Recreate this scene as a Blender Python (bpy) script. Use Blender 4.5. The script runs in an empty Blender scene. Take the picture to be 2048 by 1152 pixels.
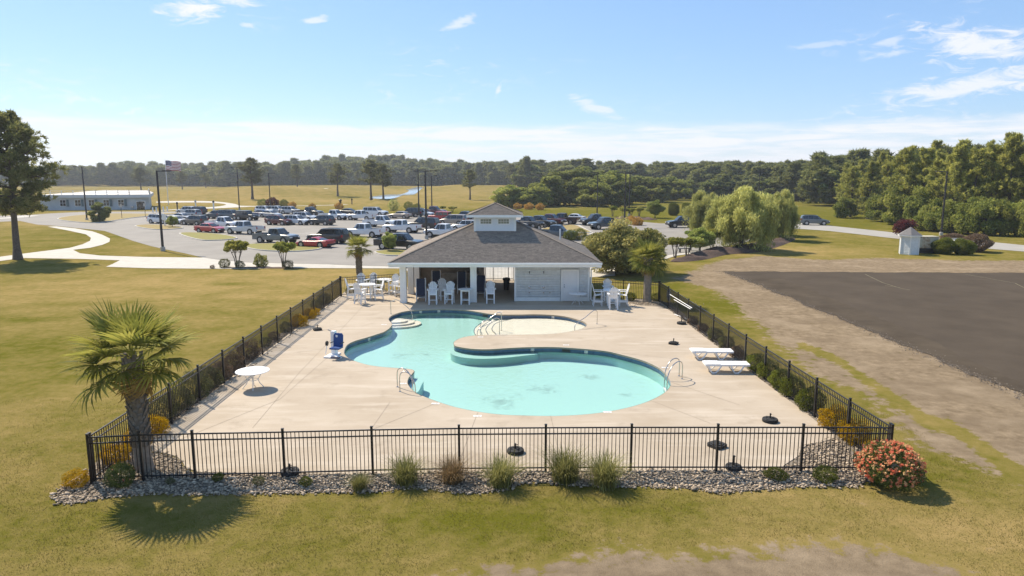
import bpy, bmesh, math, random
import numpy as np
from mathutils import Vector, Matrix
from mathutils.geometry import delaunay_2d_cdt
R = math.radians
random.seed(7); rng = np.random.default_rng(7)
S = bpy.context.scene
COL = S.collection

# ------------------------------------------------------------------ camera, sky, sun, exposure
CAM_H = 8.6; FPX = 1400.0; PITCH = math.atan((576 - 350) / FPX)
cd = bpy.data.cameras.new('camera'); cam = bpy.data.objects.new('camera', cd); COL.objects.link(cam)
cam.location = (0, 0, CAM_H); cam.rotation_euler = (R(90) - PITCH, 0, 0)
cd.sensor_width = 36; cd.lens = 36 * FPX / 2048; cd.clip_start = 0.1; cd.clip_end = 6000
S.camera = cam
SUN_EL = 48.0; SUN_AZ = 45.0          # the sun stands behind the house, to the left of the view
sdir = Vector((-math.sin(R(SUN_AZ)) * math.cos(R(SUN_EL)), math.cos(R(SUN_AZ)) * math.cos(R(SUN_EL)), math.sin(R(SUN_EL))))
W = bpy.data.worlds.new('World'); S.world = W; W.use_nodes = True
wn = W.node_tree.nodes; wl = W.node_tree.links; wn.clear()
def wnode(t, **k):
    n = wn.new(t)
    for a, v in k.items(): setattr(n, a, v)
    return n
sky = wnode('ShaderNodeTexSky', sky_type='NISHITA', sun_disc=False, sun_elevation=R(SUN_EL), sun_rotation=R(-SUN_AZ))
sky.altitude = 0; sky.air_density = 1.0; sky.dust_density = 0.25; sky.ozone_density = 2.5
tc = wnode('ShaderNodeTexCoord')
def wmath(op, a, b=None, c=None, clamp=False):
    n = wnode('ShaderNodeMath', operation=op, use_clamp=clamp)
    for i, v in enumerate((a, b, c)):
        if v is None: continue
        if isinstance(v, (int, float)): n.inputs[i].default_value = v
        else: wl.new(v, n.inputs[i])
    return n.outputs[0]
sep = wnode('ShaderNodeSeparateXYZ'); wl.new(tc.outputs['Generated'], sep.inputs[0])
el = wmath('MAXIMUM', sep.outputs['Z'], 0.0)
az = wmath('ARCTAN2', sep.outputs['X'], sep.outputs['Y'])
def sky_noise(sa, se, off, detail=8, rough=0.6, warp=0.4):        # noise over bearing and height in the sky
    cb = wnode('ShaderNodeCombineXYZ'); wl.new(wmath('MULTIPLY', az, sa), cb.inputs[0]); wl.new(wmath('MULTIPLY', el, se), cb.inputs[1]); cb.inputs[2].default_value = off
    n = wnode('ShaderNodeTexNoise'); wl.new(cb.outputs[0], n.inputs['Vector']); n.inputs['Scale'].default_value = 1.0
    n.inputs['Detail'].default_value = detail; n.inputs['Roughness'].default_value = rough; n.inputs['Distortion'].default_value = warp
    return n.outputs['Fac']
def ramp(v, lo, hi):
    n = wnode('ShaderNodeMapRange', interpolation_type='SMOOTHSTEP'); wl.new(v, n.inputs[0])
    n.inputs[1].default_value = lo; n.inputs[2].default_value = hi
    return n.outputs[0]
n_edge = sky_noise(5.0, 26.0, 2.3, 6, 0.55); n_body = sky_noise(9.0, 95.0, 7.7, 7, 0.6); n_fine = sky_noise(26.0, 85.0, 4.1, 9, 0.66, 0.8); n_high = sky_noise(2.2, 9.0, 11.4, 4, 0.5)
# long low bank over the horizon, all the way round
edge = wmath('ADD', wmath('MULTIPLY', wmath('SUBTRACT', n_edge, 0.5), 0.030), 0.071)
bank = wmath('MULTIPLY', ramp(wmath('SUBTRACT', edge, el), -0.003, 0.010), wmath('ADD', 0.28, wmath('MULTIPLY', ramp(n_body, 0.34, 0.60), 0.70)))
# scattered thin cloud higher up
high = wmath('MULTIPLY', wmath('MULTIPLY', ramp(n_high, 0.56, 0.74), ramp(n_fine, 0.50, 0.72)), 0.55)
cl = wmath('MAXIMUM', bank, high)
# the separate clouds: bearing, height, half width, half height, tilt, strength
def sky_at(px, py):
    u = (px - 1024) / FPX; v = (576 - py) / FPX
    d = Vector((u, math.cos(PITCH) + v * math.sin(PITCH), -math.sin(PITCH) + v * math.cos(PITCH))).normalized(); return math.atan2(d.x, d.y), d.z
for px, py, hw, hh, tilt, k in [(385, 18, 70, 26, 0.1, 1.0), (470, 2, 60, 12, 0.0, 0.8), (628, 43, 28, 9, 0.25, 0.7), (495, 50, 18, 6, 0.1, 0.6), (928, 42, 40, 13, 0.35, 0.65), (996, 181, 9, 13, 1.2, 0.7), (1190, 215, 70, 16, -0.38, 0.65),
                               (1960, 92, 130, 42, -0.22, 0.9), (1930, 172, 190, 30, 0.16, 0.85), (1640, 90, 90, 7, 0.05, 0.35), (1790, 108, 50, 9, 0.12, 0.5), (1780, 80, 40, 12, 0.2, 0.5), (70, 228, 60, 10, -0.1, 0.3), (1700, 262, 320, 28, 0.05, 0.55)]:
    a0, e0 = sky_at(px, py); da = wmath('SUBTRACT', az, a0); de = wmath('SUBTRACT', wmath('SUBTRACT', el, e0), wmath('MULTIPLY', da, tilt))
    qa = wmath('DIVIDE', da, hw / FPX); qe = wmath('DIVIDE', de, hh / FPX); rr = wmath('SQRT', wmath('ADD', wmath('MULTIPLY', qa, qa), wmath('MULTIPLY', qe, qe)))
    body = wmath('ADD', wmath('SUBTRACT', 1.0, rr), wmath('MULTIPLY', wmath('SUBTRACT', n_fine, 0.52), 3.2))
    cl = wmath('MAXIMUM', cl, wmath('MULTIPLY', ramp(body, 0.0, 0.9), k))
skyb = wnode('ShaderNodeBackground'); skyb.inputs['Strength'].default_value = 0.058
tint = wnode('ShaderNodeMix', data_type='RGBA', blend_type='MULTIPLY'); tint.inputs['Factor'].default_value = 1.0; wl.new(sky.outputs[0], tint.inputs['A']); tint.inputs['B'].default_value = (0.96, 0.98, 1.06, 1)
veil = wnode('ShaderNodeMix', data_type='RGBA', blend_type='ADD'); veil.inputs['Factor'].default_value = 1.0; wl.new(tint.outputs['Result'], veil.inputs['A']); veil.inputs['B'].default_value = (1.55, 2.75, 4.6, 1)   # bright even air all over the sky
wl.new(veil.outputs['Result'], skyb.inputs['Color'])
clb = wnode('ShaderNodeBackground'); clb.inputs['Color'].default_value = (0.93, 0.95, 1.0, 1); clb.inputs['Strength'].default_value = 0.68
mx = wnode('ShaderNodeMixShader'); wl.new(cl, mx.inputs[0]); wl.new(skyb.outputs[0], mx.inputs[1]); wl.new(clb.outputs[0], mx.inputs[2])
wo = wnode('ShaderNodeOutputWorld'); wl.new(mx.outputs[0], wo.inputs['Surface'])
sl = bpy.data.lights.new('sun', 'SUN'); sl.energy = 4.8; sl.angle = R(0.53); sl.color = (1.0, 0.885, 0.72)
so = bpy.data.objects.new('sun', sl); COL.objects.link(so)
so.rotation_euler = (-sdir).to_track_quat('-Z', 'Y').to_euler(); so.location = (-40, 40, 60)
S.view_settings.view_transform = 'Standard'; S.view_settings.look = 'None'
S.view_settings.exposure = 0.62; S.view_settings.gamma = 1.0
S.render.engine = 'CYCLES'
S.cycles.use_denoising = True; S.cycles.max_bounces = 8; S.cycles.transparent_max_bounces = 16
S.cycles.caustics_reflective = False; S.cycles.caustics_refractive = False
S.cycles.sample_clamp_indirect = 6.0

# ------------------------------------------------------------------ survey: a place on the ground from its bearing
def G(x, y, z=0.0):
    u = (x - 1024) / FPX; v = (576 - y) / FPX
    dy = math.cos(PITCH) + v * math.sin(PITCH); dz = -math.sin(PITCH) + v * math.cos(PITCH)
    t = (z - CAM_H) / dz
    return Vector((u * t, dy * t, z))
def height_at(x, y, Y):               # height of a point seen at (x, y) that stands at depth Y
    v = (576 - y) / FPX
    return CAM_H + (-math.sin(PITCH) + v * math.cos(PITCH)) * Y / (math.cos(PITCH) + v * math.sin(PITCH))
def gpoly(pts, z=0.0): return [G(x, y, z) for x, y in pts]
MOUNDS = [(430, 392, 50, 24, 2.0), (690, 380, 50, 40, 2.6), (925, 386, 26, 30, 3.6), (800, 405, 12, 9, 1.3), (585, 390, 30, 26, 2.6), (1010, 380, 50, 50, 2.6), (500, 383, 40, 30, 2.2), (880, 396, 18, 14, 1.6)]
MW = [(G(a, b).x, G(a, b).y, c, d, e) for a, b, c, d, e in MOUNDS]
def terrain(x, y):
    z = 0 * x
    for mx_, my_, a, b, h in MW: z = z + h * np.exp(-((x - mx_) / a) ** 2 - ((y - my_) / b) ** 2)
    return z

# ------------------------------------------------------------------ materials
MATS = {}
def nt(name):
    m = bpy.data.materials.new(name); m.use_nodes = True
    n = m.node_tree.nodes; l = m.node_tree.links
    return m, n, l, n['Principled BSDF']
def rgb(c): return (c[0], c[1], c[2], 1)
def mat(name, c, rough=0.6, var=0.15, scale=3.0, detail=6, bump=0.0, bscale=None, metal=0.0, spec=0.5, c2=None, coat=0.0, attr=None, attrv=0.5):
    """colour c varied with noise (towards c2), optional fine relief, optional per-piece variation stored on the mesh"""
    if name in MATS: return MATS[name]
    m, n, l, b = nt(name)
    tcn = n.new('ShaderNodeTexCoord')
    no = n.new('ShaderNodeTexNoise'); no.inputs['Scale'].default_value = scale; no.inputs['Detail'].default_value = detail; no.inputs['Roughness'].default_value = 0.6
    l.new(tcn.outputs['Object'], no.inputs['Vector'])
    mr = n.new('ShaderNodeMapRange'); mr.inputs[1].default_value = 0.3; mr.inputs[2].default_value = 0.7
    l.new(no.outputs['Fac'], mr.inputs[0])
    mxn = n.new('ShaderNodeMix'); mxn.data_type = 'RGBA'
    c2 = c2 or tuple(v * (1 - var) for v in c); ch = c if c2 != c else c
    mxn.inputs['A'].default_value = rgb(c2); mxn.inputs['B'].default_value = rgb(tuple(min(1, v * (1 + var * 0.6)) for v in ch))
    l.new(mr.outputs[0], mxn.inputs['Factor'])
    out = mxn.outputs['Result']
    if attr:
        at = n.new('ShaderNodeAttribute'); at.attribute_name = attr
        mm = n.new('ShaderNodeMapRange'); l.new(at.outputs['Fac'], mm.inputs[0]); mm.inputs[3].default_value = 1 - attrv; mm.inputs[4].default_value = 1 + attrv
        vm = n.new('ShaderNodeVectorMath'); vm.operation = 'SCALE'; l.new(out, vm.inputs[0]); l.new(mm.outputs[0], vm.inputs['Scale']); out = vm.outputs[0]
    l.new(out, b.inputs['Base Color'])
    b.inputs['Roughness'].default_value = rough; b.inputs['Metallic'].default_value = metal
    b.inputs['Specular IOR Level'].default_value = spec; b.inputs['Coat Weight'].default_value = coat; b.inputs['Coat Roughness'].default_value = 0.05
    if bump:
        n2 = n.new('ShaderNodeTexNoise'); n2.inputs['Scale'].default_value = bscale or scale * 8; n2.inputs['Detail'].default_value = 4
        l.new(tcn.outputs['Object'], n2.inputs['Vector'])
        bp = n.new('ShaderNodeBump'); bp.inputs['Strength'].default_value = bump; bp.inputs['Distance'].default_value = 0.02
        l.new(n2.outputs['Fac'], bp.inputs['Height']); l.new(bp.outputs[0], b.inputs['Normal'])
    MATS[name] = m
    return m
def leafmat(name, c, c2, trans=0.35, rough=0.6, gain=2.5):
    """leaf faces: colour between c and c2 by leaf, by clump and by plant; light also passes through"""
    if name in MATS: return MATS[name]
    m, n, l, b = nt(name); c = tuple(v * gain for v in c); c2 = tuple(min(0.7, v * gain) for v in c2); trans = min(0.55, trans + 0.1)
    at = n.new('ShaderNodeAttribute'); at.attribute_name = 'v'
    oi = n.new('ShaderNodeObjectInfo')
    mxn = n.new('ShaderNodeMix'); mxn.data_type = 'RGBA'; mxn.inputs['A'].default_value = rgb(c); mxn.inputs['B'].default_value = rgb(c2)
    l.new(at.outputs['Fac'], mxn.inputs['Factor'])
    hs = n.new('ShaderNodeHueSaturation'); l.new(mxn.outputs['Result'], hs.inputs['Color'])
    mr = n.new('ShaderNodeMapRange'); l.new(oi.outputs['Random'], mr.inputs[0]); mr.inputs[3].default_value = 0.8; mr.inputs[4].default_value = 1.2
    l.new(mr.outputs[0], hs.inputs['Value'])
    b.inputs['Roughness'].default_value = rough; b.inputs['Specular IOR Level'].default_value = 0.08
    l.new(hs.outputs[0], b.inputs['Base Color'])
    tr = n.new('ShaderNodeBsdfTranslucent'); l.new(hs.outputs[0], tr.inputs['Color'])
    ms = n.new('ShaderNodeMixShader'); ms.inputs[0].default_value = trans
    l.new(b.outputs[0], ms.inputs[1]); l.new(tr.outputs[0], ms.inputs[2])
    l.new(ms.outputs[0], n['Material Output'].inputs['Surface'])
    MATS[name] = m
    return m
def paint(c, name=None):
    k = name or 'car_paint_%d_%d_%d' % tuple(int(v * 255) for v in c)
    return mat(k, c, 0.32, 0.06, 2.0, 3, coat=0.6)
M_white = mat('white_paint', (0.78, 0.78, 0.76), 0.5, 0.05, 4, bump=0.03)
M_plastic = mat('white_resin', (0.80, 0.80, 0.79), 0.42, 0.05, 6)
M_black = mat('black_powder_coat', (0.012, 0.011, 0.011), 0.42, 0.2, 20, spec=0.4)
M_rubber = mat('tyre_rubber', (0.018, 0.018, 0.018), 0.85, 0.2, 10)
M_steel = mat('stainless_steel', (0.55, 0.53, 0.50), 0.25, 0.1, 8, metal=1.0)
M_rim = mat('alloy_rim', (0.45, 0.45, 0.46), 0.35, 0.1, 8, metal=0.8)
M_glass = mat('tinted_glass', (0.02, 0.024, 0.028), 0.06, 0.1, 3, spec=0.9)
M_blacktrim = mat('black_trim', (0.02, 0.02, 0.02), 0.6, 0.2, 9)
M_conc = mat('pale_concrete', (0.46, 0.43, 0.37), 0.85, 0.14, 1.2, bump=0.15, bscale=30)
M_kerb = mat('kerb_concrete', (0.44, 0.41, 0.36), 0.85, 0.15, 2, bump=0.2, bscale=30)
M_bark = mat('bark', (0.11, 0.085, 0.065), 0.95, 0.4, 5, bump=0.8, bscale=18)
M_mulch = mat('brown_mulch', (0.085, 0.05, 0.035), 0.95, 0.4, 6, bump=1.0, bscale=20)
M_pole = mat('dark_bronze_pole', (0.022, 0.016, 0.013), 0.5, 0.2, 5)

# ------------------------------------------------------------------ mesh helpers
class MB:
    def __init__(s): s.v = []; s.f = []; s.m = []
    def add(s, vs, fs, mi=0):
        o = len(s.v); s.v += [tuple(p) for p in vs]
        for f in fs: s.f.append(tuple(i + o for i in f)); s.m.append(mi)
        return s
    def box(s, c, d, rz=0, mi=0, M=None):
        hx, hy, hz = d[0] / 2, d[1] / 2, d[2] / 2
        vs = [Vector((x, y, z)) for z in (-hz, hz) for y in (-hy, hy) for x in (-hx, hx)]
        Q = M if M is not None else Matrix.Rotation(rz, 3, 'Z')
        return s.add([Q @ p + Vector(c) for p in vs], [(0, 2, 3, 1), (4, 5, 7, 6), (0, 1, 5, 4), (2, 6, 7, 3), (0, 4, 6, 2), (1, 3, 7, 5)], mi)
    def bar(s, a, b, w, h, mi=0, up=(0, 0, 1)):          # a straight board from a to b
        a = Vector(a); b = Vector(b); d = b - a; L = d.length; d.normalize(); u = Vector(up)
        sd = d.cross(u)
        if sd.length < 1e-4: sd = d.cross(Vector((1, 0, 0)))
        sd.normalize(); u = sd.cross(d)
        M = Matrix((d, sd, u)).transposed()
        return s.box((a + b) / 2, (L, w, h), M=M, mi=mi)
    def tube(s, pts, r, n=8, mi=0, cap=True):
        pts = [Vector(p) for p in pts]; rs = r if isinstance(r, (list, tuple)) else [r] * len(pts)
        rings = []; prev = None
        for i, p in enumerate(pts):
            d = (pts[min(i + 1, len(pts) - 1)] - pts[max(i - 1, 0)]).normalized()
            if prev is None: a = d.orthogonal().normalized()
            else:
                a = prev - d * prev.dot(d); a = a.normalized() if a.length > 1e-5 else d.orthogonal().normalized()
            prev = a; b = d.cross(a)
            rings.append([p + (a * math.cos(2 * math.pi * k / n) + b * math.sin(2 * math.pi * k / n)) * rs[i] for k in range(n)])
        fs = [(i * n + k, i * n + (k + 1) % n, (i + 1) * n + (k + 1) % n, (i + 1) * n + k) for i in range(len(pts) - 1) for k in range(n)]
        if cap: fs += [tuple(range(n - 1, -1, -1)), tuple(range((len(pts) - 1) * n, len(pts) * n))]
        return s.add([p for rg in rings for p in rg], fs, mi)
    def lathe(s, prof, n=20, c=(0, 0, 0), mi=0):         # prof [(r, z)] round the upright axis
        vs = [(c[0] + r * math.cos(2 * math.pi * k / n), c[1] + r * math.sin(2 * math.pi * k / n), c[2] + z) for r, z in prof for k in range(n)]
        fs = [(i * n + k, i * n + (k + 1) % n, (i + 1) * n + (k + 1) % n, (i + 1) * n + k) for i in range(len(prof) - 1) for k in range(n)]
        fs += [tuple(range(n - 1, -1, -1)), tuple(range((len(prof) - 1) * n, len(prof) * n))]
        return s.add(vs, fs, mi)
    def prism(s, poly, z0, z1, mi=0):
        n = len(poly); a = sum(poly[i][0] * poly[(i + 1) % n][1] - poly[(i + 1) % n][0] * poly[i][1] for i in range(n))
        if a < 0: poly = list(reversed(poly))
        vs = [(p[0], p[1], z0) for p in poly] + [(p[0], p[1], z1) for p in poly]
        fs = [tuple(range(n, 2 * n)), tuple(range(n - 1, -1, -1))] + [(i, (i + 1) % n, n + (i + 1) % n, n + i) for i in range(n)]
        return s.add(vs, fs, mi)
    def mesh(s, name, mats, smooth=None):
        me = bpy.data.meshes.new(name); me.from_pydata(s.v, [], s.f)
        for m in (mats if isinstance(mats, (list, tuple)) else [mats]): me.materials.append(m)
        if any(s.m): me.polygons.foreach_set('material_index', s.m)
        if smooth is not None:
            me.polygons.foreach_set('use_smooth', [True] * len(me.polygons)); me.set_sharp_from_angle(angle=R(smooth))
        me.update(); return me
    def build(s, name, mats, parent=None, loc=None, smooth=None):
        return link(name, s.mesh(name, mats, smooth), parent, loc)
def link(name, me, parent=None, loc=None, rz=None, sc=None):
    o = bpy.data.objects.new(name, me); COL.objects.link(o)
    if parent: o.parent = parent
    if loc is not None: o.location = loc
    if rz is not None: o.rotation_euler = (0, 0, rz)
    if sc is not None: o.scale = sc if isinstance(sc, (tuple, list)) else (sc, sc, sc)
    return o
def tag(o, label=None, cat=None, group=None, kind=None):
    if label: o['label'] = label
    if cat: o['category'] = cat
    if group: o['group'] = group
    if kind: o['kind'] = kind
    return o
def thing(name, label, cat, loc=(0, 0, 0), rz=0, group=None):
    o = bpy.data.objects.new(name, None); COL.objects.link(o); o.location = loc; o.rotation_euler = (0, 0, rz)
    o.empty_display_size = 0.3
    return tag(o, label, cat, group)
def copy_tree(o, parent=None):
    c = o.copy(); COL.objects.link(c); c.parent = parent
    for ch in [k for k in o.children]: copy_tree(ch, c)
    return c
ORD = ['first', 'second', 'third', 'fourth', 'fifth', 'sixth', 'seventh', 'eighth', 'ninth', 'tenth', 'eleventh', 'twelfth', 'thirteenth', 'fourteenth', 'fifteenth', 'sixteenth',
       'seventeenth', 'eighteenth', 'nineteenth', 'twentieth', 'twenty-first', 'twenty-second', 'twenty-third', 'twenty-fourth', 'twenty-fifth', 'twenty-sixth', 'twenty-seventh', 'twenty-eighth', 'twenty-ninth', 'thirtieth']
def npmesh(name, V, F, mats, attr=None, smooth=False, mi=None):
    """V (n,3), F (m,k): a mesh from arrays; attr: one value per face, stored as 'v'"""
    V = np.asarray(V, np.float32); F = np.asarray(F, np.int32); m, k = F.shape
    me = bpy.data.meshes.new(name); me.vertices.add(len(V)); me.vertices.foreach_set('co', V.ravel())
    me.loops.add(m * k); me.loops.foreach_set('vertex_index', F.ravel())
    me.polygons.add(m); me.polygons.foreach_set('loop_start', np.arange(0, m * k, k, dtype=np.int32))
    for mt in (mats if isinstance(mats, (list, tuple)) else [mats]): me.materials.append(mt)
    if mi is not None: me.polygons.foreach_set('material_index', np.asarray(mi, np.int32))
    if attr is not None:
        a = me.attributes.new('v', 'FLOAT', 'FACE'); a.data.foreach_set('value', np.asarray(attr, np.float32))
    me.update(calc_edges=True); me.validate()
    if smooth: me.polygons.foreach_set('use_smooth', np.ones(m, bool))
    return me
def inside(px, py, poly):
    r = np.zeros(np.shape(px), bool); n = len(poly)
    for i in range(n):
        x1, y1 = poly[i][0], poly[i][1]; x2, y2 = poly[(i + 1) % n][0], poly[(i + 1) % n][1]
        if y1 == y2: continue
        c = (y1 > py) != (y2 > py)
        r ^= c & (px < (x2 - x1) * (py - y1) / (y2 - y1) + x1)
    return r
def sdist(px, py, poly):               # signed distance, positive inside
    d = np.full(np.shape(px), 1e9); n = len(poly)
    for i in range(n):
        x1, y1 = poly[i][0], poly[i][1]; dx, dy = poly[(i + 1) % n][0] - x1, poly[(i + 1) % n][1] - y1
        t = np.clip(((px - x1) * dx + (py - y1) * dy) / (dx * dx + dy * dy + 1e-12), 0, 1)
        d = np.minimum(d, np.hypot(px - x1 - t * dx, py - y1 - t * dy))
    return np.where(inside(px, py, poly), d, -d)
def spline(pts, per=6, closed=True, sharp=()):
    """Catmull-Rom through the points"""
    n = len(pts); out = []
    for i in range(n if closed else n - 1):
        p0, p1, p2, p3 = (pts[(i + k) % n] if closed else pts[min(max(i + k, 0), n - 1)] for k in (-1, 0, 1, 2))
        if i in sharp: p0 = p1
        if (i + 1) % n in sharp: p3 = p2
        for j in range(per):
            t = j / per
            out.append(tuple(0.5 * ((2 * p1[k]) + (-p0[k] + p2[k]) * t + (2 * p0[k] - 5 * p1[k] + 4 * p2[k] - p3[k]) * t * t + (-p0[k] + 3 * p1[k] - 3 * p2[k] + p3[k]) * t ** 3) for k in (0, 1)))
    if not closed: out.append((pts[-1][0], pts[-1][1]))
    return out
def flat(name, poly, z, m, holes=(), parent=None, extra=(), zf=None):
    """a level sheet with holes, from outlines"""
    vs = [Vector((p[0], p[1])) for p in poly]; es = [(i, (i + 1) % len(poly)) for i in range(len(poly))]
    for h in holes:
        o = len(vs); vs += [Vector((p[0], p[1])) for p in h]; es += [(o + i, o + (i + 1) % len(h)) for i in range(len(h))]
    vs += [Vector((p[0], p[1])) for p in extra]
    v, _, f, _, _, _ = delaunay_2d_cdt(vs, es, [], 0, 1e-5)
    V = np.array([[p.x, p.y] for p in v]); F = np.array([t for t in f if len(t) == 3])
    c = V[F].mean(1); keep = inside(c[:, 0], c[:, 1], poly)
    for h in holes: keep &= ~inside(c[:, 0], c[:, 1], h)
    F = F[keep]
    a = V[F]; cr = (a[:, 1, 0] - a[:, 0, 0]) * (a[:, 2, 1] - a[:, 0, 1]) - (a[:, 1, 1] - a[:, 0, 1]) * (a[:, 2, 0] - a[:, 0, 0])
    F[cr < 0] = F[cr < 0][:, ::-1]
    Z = np.full(len(V), z) if zf is None else zf(V[:, 0], V[:, 1])
    return link(name, npmesh(name, np.column_stack([V, Z]), F, m), parent)
def ribbon(pts, w, z, m, name, parent=None):             # a level strip of width w along a line
    P = [Vector((p[0], p[1])) for p in pts]; L = []; Rr = []
    for i, p in enumerate(P):
        d = (P[min(i + 1, len(P) - 1)] - P[max(i - 1, 0)]).normalized(); nn = Vector((-d.y, d.x)) * w / 2
        L.append(p + nn); Rr.append(p - nn)
    mb = MB(); n = len(P)
    mb.add([(p.x, p.y, z) for p in L + Rr], [(n + i, n + i + 1, i + 1, i) for i in range(n - 1)])
    return mb.build(name, m, parent)

# ------------------------------------------------------------------ outlines
POOL_PX = [(688.5,707),(689.8,696.7),(696.5,688),(712,681),(733,675),(752,669),(767,664),(776.7,658),(782.7,651.7),(783.5,647),(779,642),(777,638),(780,633.5),(789,628.6),(803,624),(824,620.7),
 (860,618.6),(895,618.2),(930,620),(958,624),(975,627),(1000,629),(1036,629.2),(1071,628.6),(1106,630),(1134,633.6),(1155,639),(1167.6,643.6),(1173.8,649),(1169,655),(1155,660),(1123.7,665.6),
 (1088.5,668.6),(1036,669.5),(983,669.5),(948,671),(925,675),(911,681.4),(907.5,686.7),(911,692),(930,696),(951,698),(979.5,698.4),(1018,696),(1053,694.4),(1106,694),(1159,697),(1211,702),
 (1248,710.4),(1282,719.6),(1305,728.7),(1323,739),(1336,753.5),(1341.5,766),(1338.6,776),(1329.6,785),(1311.5,796),(1282,808),(1237,819.5),(1180.6,828),(1113,832),(1045,831),(1000,829),(956,823.5),
 (911,814.4),(877,804),(852,794.6),(832,785.5),(820.6,776),(815,766),(817,755.7),(824,748),(828.5,742),(822,738.6),(798,736.3),(764,733.8),(737,730),(714.5,723.7),(696.4,716)]
DZ = 0.03
POOL = spline([tuple(G(x, y, DZ)[:2]) for x, y in POOL_PX], 4, True, sharp=(72,))
FL = Vector((-11.85, 18.62, 0)); FR = Vector((11.02, 19.38, 0)); BL = Vector((-12.28, 49.4, 0)); BR = Vector((10.1, 47.2, 0))
DECK = [tuple(G(x, y)[:2]) for x, y in [(700,575),(681,592),(513,714),(449,766),(380,824),(310,876),(303,890),(304,903),(330,907),(355,915),(366,926),(372,937),(399,946)]]
DECK += [(-5, 19.2), (0, 19.42), (5, 19.47), (7.9, 19.47)]
DECK += [tuple(G(x, y)[:2]) for x, y in [(1568,932),(1596,914),(1601,902),(1612,893),(1640,886),(1668,878),(1667,871),(1636,847),(1608,824),(1560,789),(1500,744),(1400,667),(1376,649),(1339,621),(1325,615),(1300,613),(1274,611),(1255,604.5),(1240,600),(1190,597)]]
DECK += [(5.6, 49.5), (5.6, 57.6), (-8.0, 57.6), (-8.2, 51.2)]
AS_S = [(-140,452),(-60,446),(40,442),(75,449.5),(112,452),(156,456.5),(209,462),(234,470.6),(266,482),(300,492),(331,499),(370,507),(406,515.5),(448,521),(500,525),(564,526.5),(640,528),(712,531),(800,533),(1000,533),(1200,527),(1345,512),
 (1424,501),(1460,491),(1500,480),(1540,466),(1580,457),(1660,462),(1782,476),(1982,498),(2048,503),(2300,530)]
AS_N = [(2300,512),(2048,491),(1982,484.5),(1884,475),(1784,465),(1651,451),(1612,444.5),(1560,441),(1480,441),(1400,447),(1320,447),(1293,444.5),(1240,441),(1150,436.5),(1100,434),(1000,432),(900,430),(800,428),(700,427),(600,425),(500,424),(400,423.5),
 (300,423),(160,424),(100,427),(60,430),(-60,433),(-140,435)]
LOT = [tuple(G(x, y)[:2]) for x, y in AS_S + AS_N]
NEWLOT = [tuple(G(x, y)[:2]) for x, y in [(1445,543),(1500,564),(1600,605),(1760,671),(1900,730),(2048,792),(2250,880)]] + [(38, 26), (60, 40), (75, 61)] + [tuple(G(x, y)[:2]) for x, y in [(2048,546),(1750,545)]]
DIRT = [tuple(G(x, y)[:2]) for x, y in [(1345,556),(1400,536),(1440,520),(1520,512),(1640,520),(1760,516),(1850,519),(2048,522),(2300,530)]] + [(62, 44), (45, 26), (24, 17)] + \
       [tuple(G(x, y)[:2]) for x, y in [(2048,990),(1987,952),(1920,919),(1860,895),(1838,866),(1780,838),(1735,805),(1700,775),(1640,752),(1600,728),(1560,692),(1530,664),(1498,636),(1465,606),(1430,582),(1390,568)]]
DIRT2 = [tuple(G(x, y)[:2]) for x, y in [(700,1180),(900,1142),(1010,1128),(1100,1118),(1230,1092),(1330,1104),(1450,1085),(1560,1092),(1640,1078),(1780,1084),(1880,1118),(1960,1150),(2020,1190),(1900,1260),(900,1260)]]
GL = [(1600,688),(1650,708),(1685,724),(1720,752),(1770,783),(1815,812),(1850,836),(1900,853),(1940,874),(1962,892),(2003,922),(2070,958)]
GREEN = [tuple(G(x, y - 5 - (y - 690) * 0.03)[:2]) for x, y in GL] + [tuple(G(x, y + 7 + (y - 690) * 0.05)[:2]) for x, y in reversed(GL)]
ROCKS = [tuple(G(x, y)[:2]) for x, y in [(105,1000),(118,978),(140,962),(180,940),(215,900),(262,868),(300,890),(304,903),(330,907),(355,915),(366,926),(372,937),(399,946),(570,951),(800,947),(1024,943),(1300,942),(1566,936),
 (1596,914),(1601,902),(1612,893),(1640,886),(1668,876),(1700,905),(1740,950),(1720,975),(1650,975),(1560,980),(1450,988),(1400,982),(1280,976),(1150,974),(1060,968),(1000,985),(920,988),(830,978),(760,986),(640,988),(520,990),(400,992),(300,990),(200,1000),(130,1012)]]
ROCKS = spline(ROCKS, 3)

# ------------------------------------------------------------------ the ground: one sheet out to the horizon
ys = [-25.0, -12, -4, 0, 3, 6, 8]
while ys[-1] < 3200: ys.append(ys[-1] + max(0.14, (ys[-1]) * 0.0115))
ys = np.array(ys); us = np.linspace(-1, 1, 460); us = np.sign(us) * np.abs(us) ** 1.15
GX = us[None, :] * (38 + 1.25 * np.maximum(ys, 0))[:, None]; GY = np.repeat(ys[:, None], len(us), 1)
nr, nc = GX.shape; X = GX.ravel(); Y = GY.ravel(); Z = terrain(X, Y)
idx = np.arange(nr * nc).reshape(nr, nc)
F = np.stack([idx[:-1, :-1], idx[:-1, 1:], idx[1:, 1:], idx[1:, :-1]], -1).reshape(-1, 4)
c = np.column_stack([X[F].mean(1), Y[F].mean(1)])
F = F[~(sdist(c[:, 0], c[:, 1], DECK) > 0.7)]
def wob(x, y, s, k):                                       # cheap smooth variation of the zone borders
    return (np.sin(x * s + k) * np.cos(y * s * 1.3 + 2 * k) + 0.6 * np.sin(x * s * 2.3 + 1.7 * k + y * s) + 0.4 * np.cos(y * s * 4.1 - x * s * 3.3 + k)) * 0.5
d1 = sdist(X, Y, DIRT); d2 = sdist(X, Y, DIRT2); dg = sdist(X, Y, GREEN)
dirt = np.clip(0.5 + (d1 + 0.5 * wob(X, Y, 0.7, 1)) / 1.8, 0, 1)
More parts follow.
